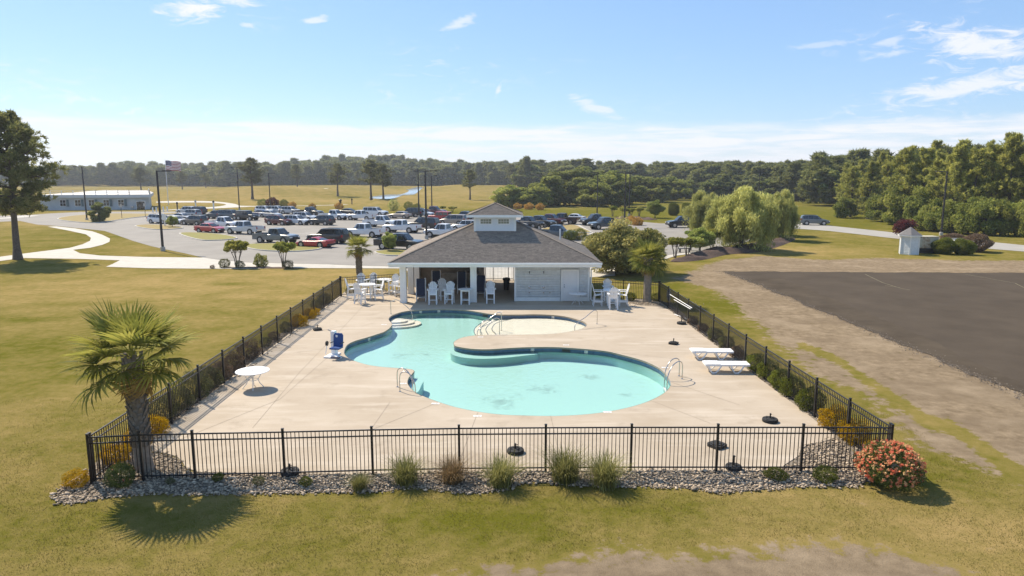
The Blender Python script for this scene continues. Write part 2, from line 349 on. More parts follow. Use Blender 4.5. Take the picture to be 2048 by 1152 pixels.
dirt = np.maximum(dirt, np.clip(0.5 + (d2 - 0.25 + 0.35 * wob(X, Y, 1.5, 4)) / 1.6, 0, 1))
dirt *= 1 - np.clip(0.6 + dg / 0.6, 0, 1)
dry = 0.40 + 0.14 * np.clip((Y - 120) / 80, 0, 1) + 0.18 * wob(X, Y, 0.11, 2) + 0.1 * wob(X, Y, 0.4, 5)
for px, py, rx, ry, a in [(420,562,15,7,.42),(120,590,12,6,.18),(620,600,5,8,.2),(150,620,6,3,-.1),(60,720,5,6,-.3),(640,545,8,2,.3),(1330,580,3,4,-.25),(300,470,9,6,-.35),(90,470,9,7,-.15),(1900,1060,4,3,.35),(150,1060,5,2,-.2),(1000,1040,7,1.2,-.25),(1750,950,3,1.5,-.35),
   (1950,970,4,2,-.05),(1440,610,2.5,3,-.5),(820,400,60,40,.25),(1000,390,80,40,.2),(420,395,70,60,.12),(1200,425,60,16,-.5),(1480,400,90,90,-.55),(1700,440,60,30,-.4),(700,395,20,20,-.4),(460,568,2.5,.8,-.6),(60,640,4,1,-.4),(1650,485,20,8,-.05),(200,445,16,8,.45),(1560,500,12,5,.35)]:
    g = G(px, py); dry = dry + a * np.exp(-((X - g.x) / rx) ** 2 - ((Y - g.y) / ry) ** 2)
me = npmesh('ground', np.column_stack([X, Y, Z]), F, [], smooth=True)
for nm, arr in (('dry', np.clip(dry, 0, 1)), ('dirt', dirt)):
    a = me.attributes.new(nm, 'FLOAT', 'POINT'); a.data.foreach_set('value', arr.astype(np.float32))
def ground_material():
    m, n, l, b = nt('turf_and_bare_soil')
    tcn = n.new('ShaderNodeTexCoord')
    def noise(sc, det=6, rough=0.6, st=None):
        t = n.new('ShaderNodeTexNoise'); t.inputs['Scale'].default_value = sc; t.inputs['Detail'].default_value = det; t.inputs['Roughness'].default_value = rough
        src = tcn.outputs['Object']
        if st:
            mp = n.new('ShaderNodeMapping'); mp.inputs['Scale'].default_value = st; mp.inputs['Rotation'].default_value = (0, 0, 0.35); l.new(src, mp.inputs[0]); src = mp.outputs[0]
        l.new(src, t.inputs['Vector']); return t.outputs['Fac']
    def mathn(op, a, bb, clamp=False):
        t = n.new('ShaderNodeMath'); t.operation = op; t.use_clamp = clamp
        for i, v in enumerate((a, bb)):
            if isinstance(v, (int, float)): t.inputs[i].default_value = v
            else: l.new(v, t.inputs[i])
        return t.outputs[0]
    def mixc(f, a, bb):
        t = n.new('ShaderNodeMix'); t.data_type = 'RGBA'; l.new(f, t.inputs['Factor'])
        for k, v in (('A', a), ('B', bb)):
            if isinstance(v, tuple): t.inputs[k].default_value = rgb(v)
            else: l.new(v, t.inputs[k])
        return t.outputs['Result']
    def rng_(v, lo, hi):
        t = n.new('ShaderNodeMapRange'); l.new(v, t.inputs[0]); t.inputs[1].default_value = lo; t.inputs[2].default_value = hi; return t.outputs[0]
    def at(nm):
        t = n.new('ShaderNodeAttribute'); t.attribute_name = nm; return t.outputs['Fac']
    fine = noise(22, 8, 0.75); mid = noise(2.2, 8, 0.65); big = noise(0.35, 7, 0.6); stripe = noise(0.5, 5, 0.6, (0.12, 1.0, 1))
    dv = mathn('ADD', at('dry'), mathn('MULTIPLY', mathn('SUBTRACT', big, 0.5), 1.3))
    dv = mathn('ADD', dv, mathn('MULTIPLY', mathn('SUBTRACT', mid, 0.5), 1.2))
    dv = mathn('ADD', dv, mathn('MULTIPLY', mathn('SUBTRACT', stripe, 0.5), 0.5))
    dv = mathn('ADD', dv, mathn('MULTIPLY', mathn('SUBTRACT', fine, 0.5), 0.5), True)
    grass = mixc(dv, (0.115, 0.112, 0.015), (0.315, 0.228, 0.090))
    grass = mixc(rng_(fine, 0.62, 0.8), grass, (0.098, 0.092, 0.016))
    dm = mixc(rng_(mid, 0.3, 0.7), (0.150, 0.112, 0.072), (0.310, 0.240, 0.158)); dm = mixc(rng_(stripe, 0.48, 0.72), dm, (0.185, 0.140, 0.092)); dm = mixc(rng_(big, 0.5, 0.75), dm, (0.325, 0.255, 0.172))
    dm = mixc(rng_(fine, 0.55, 0.75), dm, (0.115, 0.092, 0.062))
    df = mathn('ADD', at('dirt'), mathn('MULTIPLY', mathn('SUBTRACT', mid, 0.5), 2.2))
    df = mathn('ADD', df, mathn('MULTIPLY', mathn('SUBTRACT', fine, 0.5), 0.8)); df = mathn('ADD', df, mathn('MULTIPLY', mathn('SUBTRACT', big, 0.5), 0.5))
    l.new(mixc(rng_(df, 0.42, 0.62), grass, dm), b.inputs['Base Color'])
    b.inputs['Roughness'].default_value = 1.0; b.inputs['Specular IOR Level'].default_value = 0.0
    bp = n.new('ShaderNodeBump'); bp.inputs['Strength'].default_value = 0.7; bp.inputs['Distance'].default_value = 0.06
    l.new(mathn('ADD', fine, mathn('MULTIPLY', mid, 0.6)), bp.inputs['Height']); l.new(bp.outputs[0], b.inputs['Normal'])
    return m
M_ground = ground_material(); me.materials.append(M_ground)
tag(link('ground', me), kind='structure')
# short blades that break up the nearest turf
nb = 260000
bx = rng.uniform(-20, 20, nb); by = 11.5 + 15 * rng.random(nb) ** 1.5
ok = (sdist(bx, by, ROCKS) < -0.02) & (sdist(bx, by, DECK) < -0.1) & (sdist(bx, by, DIRT2) + 0.25 * wob(bx, by, 1.5, 4) < 0.05 - 0.35 * rng.random(nb)) & (sdist(bx, by, DIRT) < 0.1) & (by < 27 - 9 * rng.random(nb) ** 2)
bx, by = bx[ok], by[ok]; nb = len(bx)
ba = rng.uniform(0, 2 * np.pi, nb); bh = rng.uniform(0.018, 0.045, nb) * (0.7 + 0.5 * (wob(bx, by, 1.1, 3) > 0)); lean = rng.normal(0, 0.03, (nb, 2))
w = 0.006
V = np.empty((nb, 3, 3)); V[:, 0] = np.column_stack([bx - w * np.cos(ba), by - w * np.sin(ba), 0 * bx]); V[:, 1] = np.column_stack([bx + w * np.cos(ba), by + w * np.sin(ba), 0 * bx])
V[:, 2] = np.column_stack([bx + lean[:, 0], by + lean[:, 1], bh])
bv = np.clip(0.45 + 0.25 * wob(bx, by, 0.4, 5) + rng.normal(0, 0.25, nb), 0, 1)
g_o = link('lawn_grass', npmesh('lawn_grass', V.reshape(-1, 3), np.arange(nb * 3).reshape(-1, 3), leafmat('turf_blades', (0.115, 0.112, 0.018), (0.25, 0.19, 0.06), 0.2, gain=1.0), bv))
tag(g_o, 'short dry olive turf in front of the pool fence', 'grass', kind='stuff')

# ------------------------------------------------------------------ pool deck, joints
def deck_material():
    m, n, l, b = nt('broomed_beige_concrete')
    tcn = n.new('ShaderNodeTexCoord')
    def noise(sc, det, st=None):
        t = n.new('ShaderNodeTexNoise'); t.inputs['Scale'].default_value = sc; t.inputs['Detail'].default_value = det; t.inputs['Roughness'].default_value = 0.62
        src = tcn.outputs['Object']
        if st: mp = n.new('ShaderNodeMapping'); mp.inputs['Scale'].default_value = st; mp.inputs['Rotation'].default_value = (0, 0, -0.2); l.new(src, mp.inputs[0]); src = mp.outputs[0]
        l.new(src, t.inputs['Vector']); return t.outputs['Fac']
    def rr(v, lo, hi):
        t = n.new('ShaderNodeMapRange'); l.new(v, t.inputs[0]); t.inputs[1].default_value = lo; t.inputs[2].default_value = hi; return t.outputs[0]
    def mixc(f, a, bb, k=1.0):
        t = n.new('ShaderNodeMix'); t.data_type = 'RGBA'
        if k != 1.0:
            q = n.new('ShaderNodeMath'); q.operation = 'MULTIPLY'; l.new(f, q.inputs[0]); q.inputs[1].default_value = k; f = q.outputs[0]
        l.new(f, t.inputs['Factor'])
        for kk, v in (('A', a), ('B', bb)):
            if isinstance(v, tuple): t.inputs[kk].default_value = rgb(v)
            else: l.new(v, t.inputs[kk])
        return t.outputs['Result']
    c = mixc(rr(noise(0.28, 6), 0.35, 0.65), (0.370, 0.302, 0.222), (0.440, 0.370, 0.285))
    c = mixc(rr(noise(1.0, 8, (0.25, 1.4, 1)), 0.5, 0.75), c, (0.55, 0.48, 0.39), 0.7)
    c = mixc(rr(noise(0.9, 9), 0.56, 0.75), c, (0.30, 0.245, 0.18), 0.75)
    c = mixc(rr(noise(40, 4), 0.5, 0.8), c, (0.34, 0.29, 0.23), 0.35)
    l.new(c, b.inputs['Base Color']); b.inputs['Roughness'].default_value = 0.85; b.inputs['Specular IOR Level'].default_value = 0.25
    bp = n.new('ShaderNodeBump'); bp.inputs['Strength'].default_value = 0.15; bp.inputs['Distance'].default_value = 0.01; l.new(noise(60, 3), bp.inputs['Height']); l.new(bp.outputs[0], b.inputs['Normal'])
    return m
M_deck = deck_material()
deck = tag(flat('pool_deck', DECK, DZ, M_deck, holes=[POOL]), kind='structure')
mb = MB()
for i in range(len(DECK)):
    a, b_ = DECK[i], DECK[(i + 1) % len(DECK)]
    mb.add([(a[0], a[1], DZ), (b_[0], b_[1], DZ), (b_[0], b_[1], -0.12), (a[0], a[1], -0.12)], [(0, 3, 2, 1)])
mb.build('deck_edge', M_conc, deck)
M_joint = mat('deck_joint_filler', (0.26, 0.21, 0.16), 0.9, 0.3, 6)
for pts in [[(738,600),(690,652),(600,745),(505,858)],[(690,652),(640,663)],[(512,716),(640,700),(652,699)],[(655,716),(560,800)],[(780,806),(745,856)],[(877,806),(742,862)],[(956,826),(938,872)],[(1101,833),(1108,862)],[(1108,862),(1124,944)],
            [(1300,802),(1420,848)],[(1343,766),(1480,812)],[(930,620),(931,604)],[(938,872),(912,945)],[(560,800),(330,893)],[(1190,640),(1330,640)],[(1360,720),(1230,706)]]:
    ribbon([G(x, y)[:2] for x, y in pts], 0.017, DZ + 0.004, M_joint, 'deck_joint', deck)
# white no-diving plates let into the deck round the pool
M_plate = mat('white_plate', (0.78, 0.74, 0.68), 0.4, 0.06, 8)
M_ink = mat('black_print', (0.03, 0.03, 0.03), 0.5, 0.1, 8)
for i, (x, y) in enumerate([(768,649),(955,832),(871,807),(961,674),(1132,690),(1215,824),(1000,624),(1330,735),(806,767)]):
    g = G(x, y, DZ + 0.004)
    o = MB().box((0, 0, 0.002), (0.30, 0.16, 0.004)).build('depth_plate', M_plate, deck, g)
    bar_ = MB(); bar_.box((-0.05, 0.0, 0.0055), (0.09, 0.016, 0.002)); bar_.box((0.05, 0.02, 0.0055), (0.07, 0.014, 0.002)); bar_.box((0.05, -0.02, 0.0055), (0.05, 0.014, 0.002)); bar_.build('lettering', M_ink, o)

# ------------------------------------------------------------------ the pool
pool = thing('swimming_pool', 'curving pale turquoise swimming pool with a shallow paddling end, set in the deck', 'pool')
WL = -0.15
def floor_z(x, y): return -0.46 - 0.30 * np.clip((42 - y) / 14, 0, 1)
def floor_material():
    m, n, l, b = nt('stained_pool_plaster')
    tcn = n.new('ShaderNodeTexCoord')
    no = n.new('ShaderNodeTexNoise'); no.inputs['Scale'].default_value = 1.7; no.inputs['Distortion'].default_value = 0.7; no.inputs['Detail'].default_value = 10; no.inputs['Roughness'].default_value = 0.72; l.new(tcn.outputs['Object'], no.inputs['Vector'])
    tot = None
    for (x, y, r) in [(1000,800,1.1),(1095,778,0.9),(1180,755,0.55),(800,715,0.7),(850,712,0.4),(1250,788,0.35)]:
        g = G(x, y, -0.7)
        d = n.new('ShaderNodeVectorMath'); d.operation = 'DISTANCE'; l.new(tcn.outputs['Object'], d.inputs[0]); d.inputs[1].default_value = g
        mr = n.new('ShaderNodeMapRange'); l.new(d.outputs['Value'], mr.inputs[0]); mr.inputs[1].default_value = r * 1.5; mr.inputs[2].default_value = 0.0
        if tot is None: tot = mr.outputs[0]
        else:
            q = n.new('ShaderNodeMath'); q.operation = 'MAXIMUM'; l.new(tot, q.inputs[0]); l.new(mr.outputs[0], q.inputs[1]); tot = q.outputs[0]
    q = n.new('ShaderNodeMath'); q.operation = 'MULTIPLY_ADD'; l.new(tot, q.inputs[0]); q.inputs[1].default_value = 0.30; l.new(no.outputs['Fac'], q.inputs[2])
    mr = n.new('ShaderNodeMapRange'); l.new(q.outputs[0], mr.inputs[0]); mr.inputs[1].default_value = 0.64; mr.inputs[2].default_value = 0.95
    mx_ = n.new('ShaderNodeMix'); mx_.data_type = 'RGBA'; l.new(mr.outputs[0], mx_.inputs['Factor']); mx_.inputs['A'].default_value = (0.37, 0.645, 0.605, 1); mx_.inputs['B'].default_value = (0.19, 0.32, 0.29, 1)
    l.new(mx_.outputs['Result'], b.inputs['Base Color']); b.inputs['Roughness'].default_value = 0.8; b.inputs['Specular IOR Level'].default_value = 0.2
    return m
M_plaster = floor_material()
M_step = mat('white_pool_plaster', (0.84, 0.78, 0.67), 0.8, 0.08, 2)
gx, gy = np.meshgrid(np.arange(-10, 9, 0.6), np.arange(25, 46, 0.6)); gx = gx.ravel(); gy = gy.ravel(); k = sdist(gx, gy, POOL) > 0.3
flat('basin_floor', POOL, 0, M_plaster, parent=pool, extra=list(zip(gx[k], gy[k])), zf=floor_z)
n_ = len(POOL)
def wall_ring(name, z0, z1, m, inset=0.0):
    P = np.array(POOL); t = np.roll(P, -1, 0) - np.roll(P, 1, 0); t /= np.linalg.norm(t, axis=1)[:, None] + 1e-9
    a = 0.5 * np.sum(P[:, 0] * np.roll(P[:, 1], -1) - np.roll(P[:, 0], -1) * P[:, 1]); nrm = np.column_stack([t[:, 1], -t[:, 0]]) * (1 if a > 0 else -1)
    Q = P + nrm * inset                                     # outward offset
    za = z0(Q[:, 0], Q[:, 1]) if callable(z0) else np.full(n_, z0)
    V = np.vstack([np.column_stack([Q, za]), np.column_stack([Q, np.full(n_, z1)])])
    f = [(i, (i + 1) % n_, n_ + (i + 1) % n_, n_ + i) for i in range(n_)]
    return link(name, npmesh(name, V, f, m), pool)
def tile_material():
    m, n, l, b = nt('blue_waterline_tile')
    tcn = n.new('ShaderNodeTexCoord')
    vo = n.new('ShaderNodeTexVoronoi'); vo.inputs['Scale'].default_value = 7; l.new(tcn.outputs['Object'], vo.inputs['Vector'])
    mx_ = n.new('ShaderNodeMix'); mx_.data_type = 'RGBA'; l.new(vo.outputs['Color'], mx_.inputs['Factor']); mx_.inputs['A'].default_value = (0.020, 0.062, 0.14, 1); mx_.inputs['B'].default_value = (0.05, 0.125, 0.22, 1)
    l.new(mx_.outputs['Result'], b.inputs['Base Color']); b.inputs['Roughness'].default_value = 0.2
    return m
M_tile = tile_material()
wall_ring('basin_wall', lambda x, y: floor_z(x, y) - 0.02, -0.24, M_plaster, 0.004)
wall_ring('tile_band', -0.245, -0.045, M_tile, 0.0)
wall_ring('coping_edge', -0.05, DZ, mat('coping_edge_concrete', (0.30, 0.25, 0.18), 0.85, 0.2, 4), -0.012)
# the paddling end and its steps, the ledges, the corner steps
KID = [(1110,628),(1190,640),(1200,655),(1160,672),(1060,680),(1010,680)]
ARCS = [[(991,672),(991,667),(984,660),(986.6,651.5),(997,644.5),(1030,636),(1050,622)], [(976,676),(976,669),(971.6,660),(976,651.5),(986.6,643.5),(1015,634),(1030,620)],
        [(963,676),(963.7,669),(961,660),(965.5,651.5),(979.5,642.5),(1000,633),(1015,620)], [(951,678),(951.4,671),(948,664),(951,655),(965.5,644),(985,636),(1000,620)]]
for i, (arc, zt) in enumerate(zip(ARCS, (-0.215, -0.28, -0.34, -0.40))):
    arc = spline([tuple(G(x, y, zt)[:2]) for x, y in arc], 5, False)
    poly = arc + [tuple(G(x, y, zt)[:2]) for x, y in KID]
    st = MB().prism(poly, -0.62, zt).build('paddling_floor' if i == 0 else 'step', M_step, pool)
    ribbon(arc[3:-4], 0.05, zt + 0.004, M_tile, 'step_edge_tile', st)
for i, (r, zt) in enumerate(((0.75, -0.19), (1.15, -0.28), (1.55, -0.37))):
    g = G(789, 641, -0.2); poly = [(g.x + r * math.cos(a) * 1.05, g.y + r * math.sin(a) * 0.8) for a in np.linspace(0, 2 * math.pi, 40, endpoint=False)]
    MB().prism(poly, -0.7, zt).build('step', M_step, pool)
poly = spline([tuple(G(x, y, -0.27)[:2]) for x, y in [(901,704),(905,709),(918,713.5),(940,716.5),(969,717.5),(1009,715.5),(1050,711),(1076,707),(1076,696),(1000,694),(930,691),(905,697)]], 5)
MB().prism(poly, -0.85, -0.27).build('ledge', M_plaster, pool)
poly = spline([tuple(G(x, y, -0.25)[:2]) for x, y in [(826,757),(842,758),(847,762),(843,770),(834,785),(815,778),(812,762)]], 4)
MB().prism(poly, -0.85, -0.25).build('ledge', M_plaster, pool)
# skimmer mouths and depth tiles in the tile band
def on_rim(x, y, off):
    g = G(x, y, DZ); P = np.array(POOL); i = int(np.argmin(np.hypot(P[:, 0] - g.x, P[:, 1] - g.y))); a = Vector(POOL[i - 1]); b_ = Vector(POOL[(i + 1) % n_]); d = (b_ - a).normalized()
    nn = Vector((-d.y, d.x)); q = Vector(POOL[i]) + nn * off
    if not inside(np.array([q.x]), np.array([q.y]), POOL)[0]: nn = -nn; q = Vector(POOL[i]) + nn * off
    return q, math.atan2(d.y, d.x)
for x, y in [(971,627),(1128,695)]:
    q, a = on_rim(x, y, 0.006); MB().box((0, 0, 0), (0.42, 0.012, 0.13), a).build('skimmer_mouth', M_blacktrim, pool, (q.x, q.y, -0.12))
for x, y in [(842,619.5),(1106,630),(1068,694),(1177,698.5),(880,618.5),(740,673)]:
    q, a = on_rim(x, y, 0.006); o = MB().box((0, 0, 0), (0.17, 0.012, 0.13), a).build('depth_tile', M_plate, pool, (q.x, q.y, -0.115))
    t = MB(); dd = Vector((math.cos(a), math.sin(a), 0)); nn = Vector((dd.y, -dd.x, 0)) * 0.008
    for k2, (u0, w0, hh) in enumerate([(-0.04, 0.016, 0.08), (-0.02, 0.05, 0.014), (0.045, 0.016, 0.08)]):
        t.box(dd * u0 + nn, (w0, 0.004, hh), a)
    t.build('numeral', M_ink, o)
def water_material():
    m, n, l, b = nt('clear_pool_water'); n.remove(b)
    tcn = n.new('ShaderNodeTexCoord')
    n1 = n.new('ShaderNodeTexNoise'); n1.inputs['Scale'].default_value = 3.6; n1.inputs['Detail'].default_value = 5; n1.inputs['Distortion'].default_value = 0.6; l.new(tcn.outputs['Object'], n1.inputs['Vector'])
    bp = n.new('ShaderNodeBump'); bp.inputs['Strength'].default_value = 0.32; bp.inputs['Distance'].default_value = 0.05; l.new(n1.outputs['Fac'], bp.inputs['Height'])
    fr = n.new('ShaderNodeFresnel'); fr.inputs['IOR'].default_value = 1.33; l.new(bp.outputs[0], fr.inputs['Normal'])
    gl = n.new('ShaderNodeBsdfGlossy'); gl.inputs['Roughness'].default_value = 0.03; l.new(bp.outputs[0], gl.inputs['Normal'])
    tr = n.new('ShaderNodeBsdfTransparent'); tr.inputs['Color'].default_value = (0.96, 0.99, 0.985, 1)
    ms = n.new('ShaderNodeMixShader'); l.new(fr.outputs[0], ms.inputs[0]); l.new(tr.outputs[0], ms.inputs[1]); l.new(gl.outputs[0], ms.inputs[2])
    l.new(ms.outputs[0], n['Material Output'].inputs['Surface'])
    return m
tag(flat('pool_water', POOL, WL, water_material()), kind='structure')

# ------------------------------------------------------------------ asphalt, kerbs, paths
M_asph = mat('worn_grey_asphalt', (0.245, 0.225, 0.195), 0.9, 0.16, 0.25, 9, bump=0.15, bscale=40)
M_newasph = mat('dark_asphalt', (0.055, 0.044, 0.033), 0.95, 0.3, 0.35, 10, bump=0.3, bscale=30, c2=(0.090, 0.072, 0.053), spec=0.05)
lot = tag(flat('car_park', LOT, 0.02, M_asph), kind='structure')
def rough_edge(poly, amp, step=0.35):
    out = []
    for i in range(len(poly)):
        a = Vector(poly[i]); b_ = Vector(poly[(i + 1) % len(poly)]); k = max(1, int((b_ - a).length / step))
        k = min(k, 160)
        for j in range(k): p = a.lerp(b_, j / k); out.append((p.x + rng.normal(0, amp), p.y + rng.normal(0, amp)))
    return out
def ragged(poly, amp, f):
    out = []
    for x, y in rough_edge(poly, 0.05, 0.3):
        k = float(wob(np.array(x), np.array(y), f, 3.0)) + 0.5 * float(wob(np.array(x), np.array(y), f * 3.1, 1.0)); out.append((x + amp * k, y + amp * k))
    return out
nl = tag(flat('asphalt_lot', ragged(NEWLOT, 0.22, 0.9), 0.024, M_newasph), kind='structure')
M_wornedge = mat('dusty_asphalt', (0.082, 0.066, 0.048), 1.0, 0.3, 0.5, 9, bump=0.2, bscale=30, spec=0.03, c2=(0.060, 0.048, 0.036))
flat('worn_strip', ragged([tuple(G(x, y)[:2]) for x, y in [(1490,558),(1560,556),(1700,612),(1860,680),(1940,722),(2040,765),(2046,788),(1905,726),(1765,668),(1605,603)]], 0.18, 1.1), 0.028, M_wornedge, parent=nl)
M_yellow = mat('faded_yellow_line', (0.17, 0.14, 0.075), 0.8, 0.5, 3)
for pts in [[(1730,549),(1765,566),(1800,577),(1820,581)],[(1770,572),(1800,576)],[(1930,549),(2030,567),(2048,576)]]:
    ribbon([G(x, y)[:2] for x, y in pts], 0.08, 0.032, M_yellow, 'painted_line', nl)
def path(name, px, m=M_conc, z=0.028):
    return tag(flat(name, spline([tuple(G(x, y)[:2]) for x, y in px], 3), z, m), kind='structure')
def pathl(name, px, m=M_conc, z=0.028):
    return tag(flat(name, [tuple(G(x, y)[:2]) for x, y in px], z, m), kind='structure')
pathl('footpath', [(212,534),(225,528.5),(240,521),(150,518),(45,516.5),(0,522.5),(-120,536),(-120,524),(0,514),(60,506),(100,501),(140,496),(165,489),(180,482),(182,476),(172,469),(140,462),(95,453.5),(112,453),(150,457),(185,463),(205,470),(220,477.5),(219,484),(205,490),(180,496),(146,500),(160,507),(200,511.5),(260,513.5),(300,514.5),(406,515.7),(448,521.5),(500,525.5),(564,527),(640,528.5),(712,531.5),(800,533.5),(830,534),(830,537.5),(700,537),(590,536.5),(440,538),(300,537)])
pathl('back_walk', [(800,534.5),(1230,530),(1230,552),(1100,560),(1060,560),(930,560),(905,556),(800,540)])
path('cart_path', [(318,403),(370,402),(430,403),(470,408),(480,411.5),(520,412.5),(480,414.5),(430,417),(380,418),(330,421),(318,421),(350,418.5),(400,415.5),(440,412.5),(452,409),(430,406),(380,405),(318,405.5)])
ribbon(spline([G(x, y)[:2] for x, y in [(470,413.5),(560,412.5),(640,411),(690,409),(720,405.5),(735,402.5)]], 4, False), 2.0, 0.03, M_conc, 'golf_path')
bpy.data.objects['golf_path']['kind'] = 'structure'
ribbon(spline([G(x, y)[:2] for x, y in [(-40,437),(0,437),(40,434),(64,431)]], 4, False), 3.0, 0.028, M_conc, 'side_walk')
bpy.data.objects['side_walk']['kind'] = 'structure'
pathl('lot_walk', [(1082,461),(1125,464.5),(1181,468.5),(1187,466),(1157,449),(1150,449.8),(1178,465.5),(1125,462.4),(1086,459.5)], z=0.034)
pathl('lot_path', [(1330,519),(1354,511.5),(1424,502.5),(1455,493),(1500,482),(1500,479.5),(1455,490),(1424,499),(1354,508),(1325,513)], z=0.034)
pathl('service_drive', [(1560,455),(1612,444),(1651,450.7),(1784,464.8),(1884,474.7),(1982,484.2),(2048,490.7),(2300,511.5),(2300,530.5),(2048,503.3),(1982,498.3),(1782,476.3),(1660,462.3),(1590,457)], mat('pale_asphalt', (0.33, 0.31, 0.275), 0.9, 0.12, 0.4, bump=0.1), 0.026)
M_island = mat('island_turf', (0.20, 0.165, 0.04), 0.95, 0.35, 0.5, 9, c2=(0.27, 0.185, 0.075), bump=0.5, bscale=20)
M_islandg = mat('green_island_turf', (0.17, 0.17, 0.028), 0.95, 0.3, 0.6, 9, c2=(0.21, 0.17, 0.045), bump=0.5, bscale=20)
def island(px, m, name='grass_island'):
    poly = spline([tuple(G(x, y)[:2]) for x, y in px], 5)
    o = tag(flat(name, poly, 0.13, m), kind='structure')
    P = [Vector(p) for p in poly]; n = len(P); mb = MB(); w = 0.2
    a = sum(P[i].x * P[(i + 1) % n].y - P[(i + 1) % n].x * P[i].y for i in range(n)); sg = 1 if a > 0 else -1
    prof = [(0.0, 0.136), (w, 0.136), (w + 0.03, 0.02), (0, 0.0)]
    vs = []
    for i, p in enumerate(P):
        d = (P[(i + 1) % n] - P[i - 1]).normalized(); nn = Vector((d.y, -d.x)) * sg
        vs += [(p.x + nn.x * u, p.y + nn.y * u, z) for u, z in prof]
    fs = [(i * 4 + k, i * 4 + k + 1, ((i + 1) % n) * 4 + k + 1, ((i + 1) % n) * 4 + k) for i in range(n) for k in range(2)]
    mb.add(vs, fs).build('kerb', M_kerb, o)
    return o
island([(361,468),(372,466.3),(400,467),(440,470),(472,476.5),(455,480),(420,481.5),(400,480),(375,474)], M_islandg)
island([(272,453),(290,450.5),(330,451.5),(364,456),(345,459),(318,460),(290,457)], M_island)
island([(486,492),(510,489.2),(560,489),(618,491.5),(641,496),(628,500.5),(590,503.5),(540,502.5),(505,498.5)], M_islandg)
island([(752,505),(790,501.5),(840,503),(870,507),(820,511.5),(775,511.5)], M_islandg)
island([(1085,460),(1105,454.5),(1128,451.5),(1150,451.5),(1165,458),(1180,465.5),(1150,464),(1120,462)], M_island)
island([(1112,465),(1150,467),(1180,469),(1160,473.5),(1135,474.5),(1120,471)], M_island)
island([(117,438.6),(140,443),(190,446.3),(232,441),(262,436.5),(300,432.6),(330,430),(378,426),(300,428.3),(230,428),(170,430.4),(132,434.4)], M_island, 'drive_island')
island([(1120,441),(1160,440),(1200,437.5),(1180,435),(1120,437)], M_island)
# painted bay lines
M_line = mat('white_road_paint', (0.62, 0.60, 0.56), 0.7, 0.35, 2)
def bays(pxa, pxb, n, L, ang):
    a = G(*pxa); b_ = G(*pxb)
    for i in range(n):
        p = a.lerp(b_, i / max(1, n - 1)); d = Vector((math.cos(ang), math.sin(ang), 0)) * L / 2
        ribbon([(p - d)[:2], (p + d)[:2]], 0.11, 0.025, M_line, 'bay_line', lot)
for a, b_, n in [((228,442),(283,437),6),((430,447),(560,446),6),((500,470),(860,462),12),((560,489),(860,486),8),((400,436),(900,438),16)]: bays(a, b_, n, 5.0, R(-25))
for k, px in enumerate([[(1000,376),(1014,375.2),(1030,376),(1020,377.6),(1004,377.4)], [(912,379),(925,378.2),(938,379),(928,380.4),(914,380.2)], [(640,384),(652,383.4),(662,384.2),(652,385.2)]]):
    tag(flat('sand_bunker', spline([tuple(G(x, y)[:2]) for x, y in px], 5), 0, mat('bunker_sand', (0.60, 0.53, 0.42), 0.95, 0.1, 1), zf=lambda x, y: terrain(x, y) + 0.08), kind='structure')
pond = tag(flat('pond', spline([tuple(G(x, y)[:2]) for x, y in [(738,397),(775,399),(800,397),(822,393),(840,388),(850,384),(838,381),(812,385),(818,388),(800,391.5),(770,392.5)]], 4), 0.06, mat('pond_water', (0.34, 0.36, 0.37), 0.12, 0.05, 1, spec=1.0), zf=lambda x, y: terrain(x, y) + 0.06), kind='structure')

# ------------------------------------------------------------------ pool house
house = thing('pool_house', 'open-sided white pool house with grey shingle hip roof and square cupola', 'pool house', (0, 0, DZ))
HX0, HX1, HY0, HY1 = -7.62, 5.35, 46.75, 56.9; EX0, EX1, EY0, EY1 = -8.2, 5.95, 46.1, 57.5; EZ = 2.82; SL = 0.418
M_siding = mat('pale_blue_grey_shingle', (0.66, 0.69, 0.69), 0.7, 0.05, 3, attr='v', attrv=0.05)
M_shingle = mat('grey_brown_roof_shingle', (0.232, 0.192, 0.155), 0.95, 0.25, 8, attr='v', attrv=0.24, bump=0.3, bscale=60)
M_trim = mat('white_trim', (0.80, 0.80, 0.77), 0.55, 0.05, 3)
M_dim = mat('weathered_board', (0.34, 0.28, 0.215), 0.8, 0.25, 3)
M_door = mat('door_paint', (0.74, 0.74, 0.73), 0.5, 0.04, 3)
def shingle_wall(name, x0, x1, z0, z1, y, parent, face=-1, axis='x', rowh=0.17):
    V = []; Fq = []; A = []
    z = z0; r = 0
    while z < z1 - 0.01:
        zz = min(z + rowh, z1); x = x0 - random.random() * 0.1
        while x < x1:
            w_ = random.uniform(0.11, 0.22); a = max(x, x0); b_ = min(x + w_ - 0.005, x1); x += w_
            if b_ - a < 0.02: continue
            t = 0.014 + random.random() * 0.004; zb = z + random.random() * 0.008
            pts = [(a, -t, zb), (b_, -t, zb), (b_, -0.006, zz), (a, -0.006, zz), (a, 0, zb), (b_, 0, zb)]
            o = len(V)
            for px, py, pz in pts:
                V.append((px, y + face * -py, pz) if axis == 'x' else (y + face * -py, px, pz))
            Fq += [(o, o + 1, o + 2, o + 3), (o + 4, o + 5, o + 1, o)]; A += [random.random()] * 2
        z += rowh; r += 1
    ob = link(name, npmesh(name, V, Fq, M_siding, A), parent); ob['kind'] = 'stuff'
    return ob
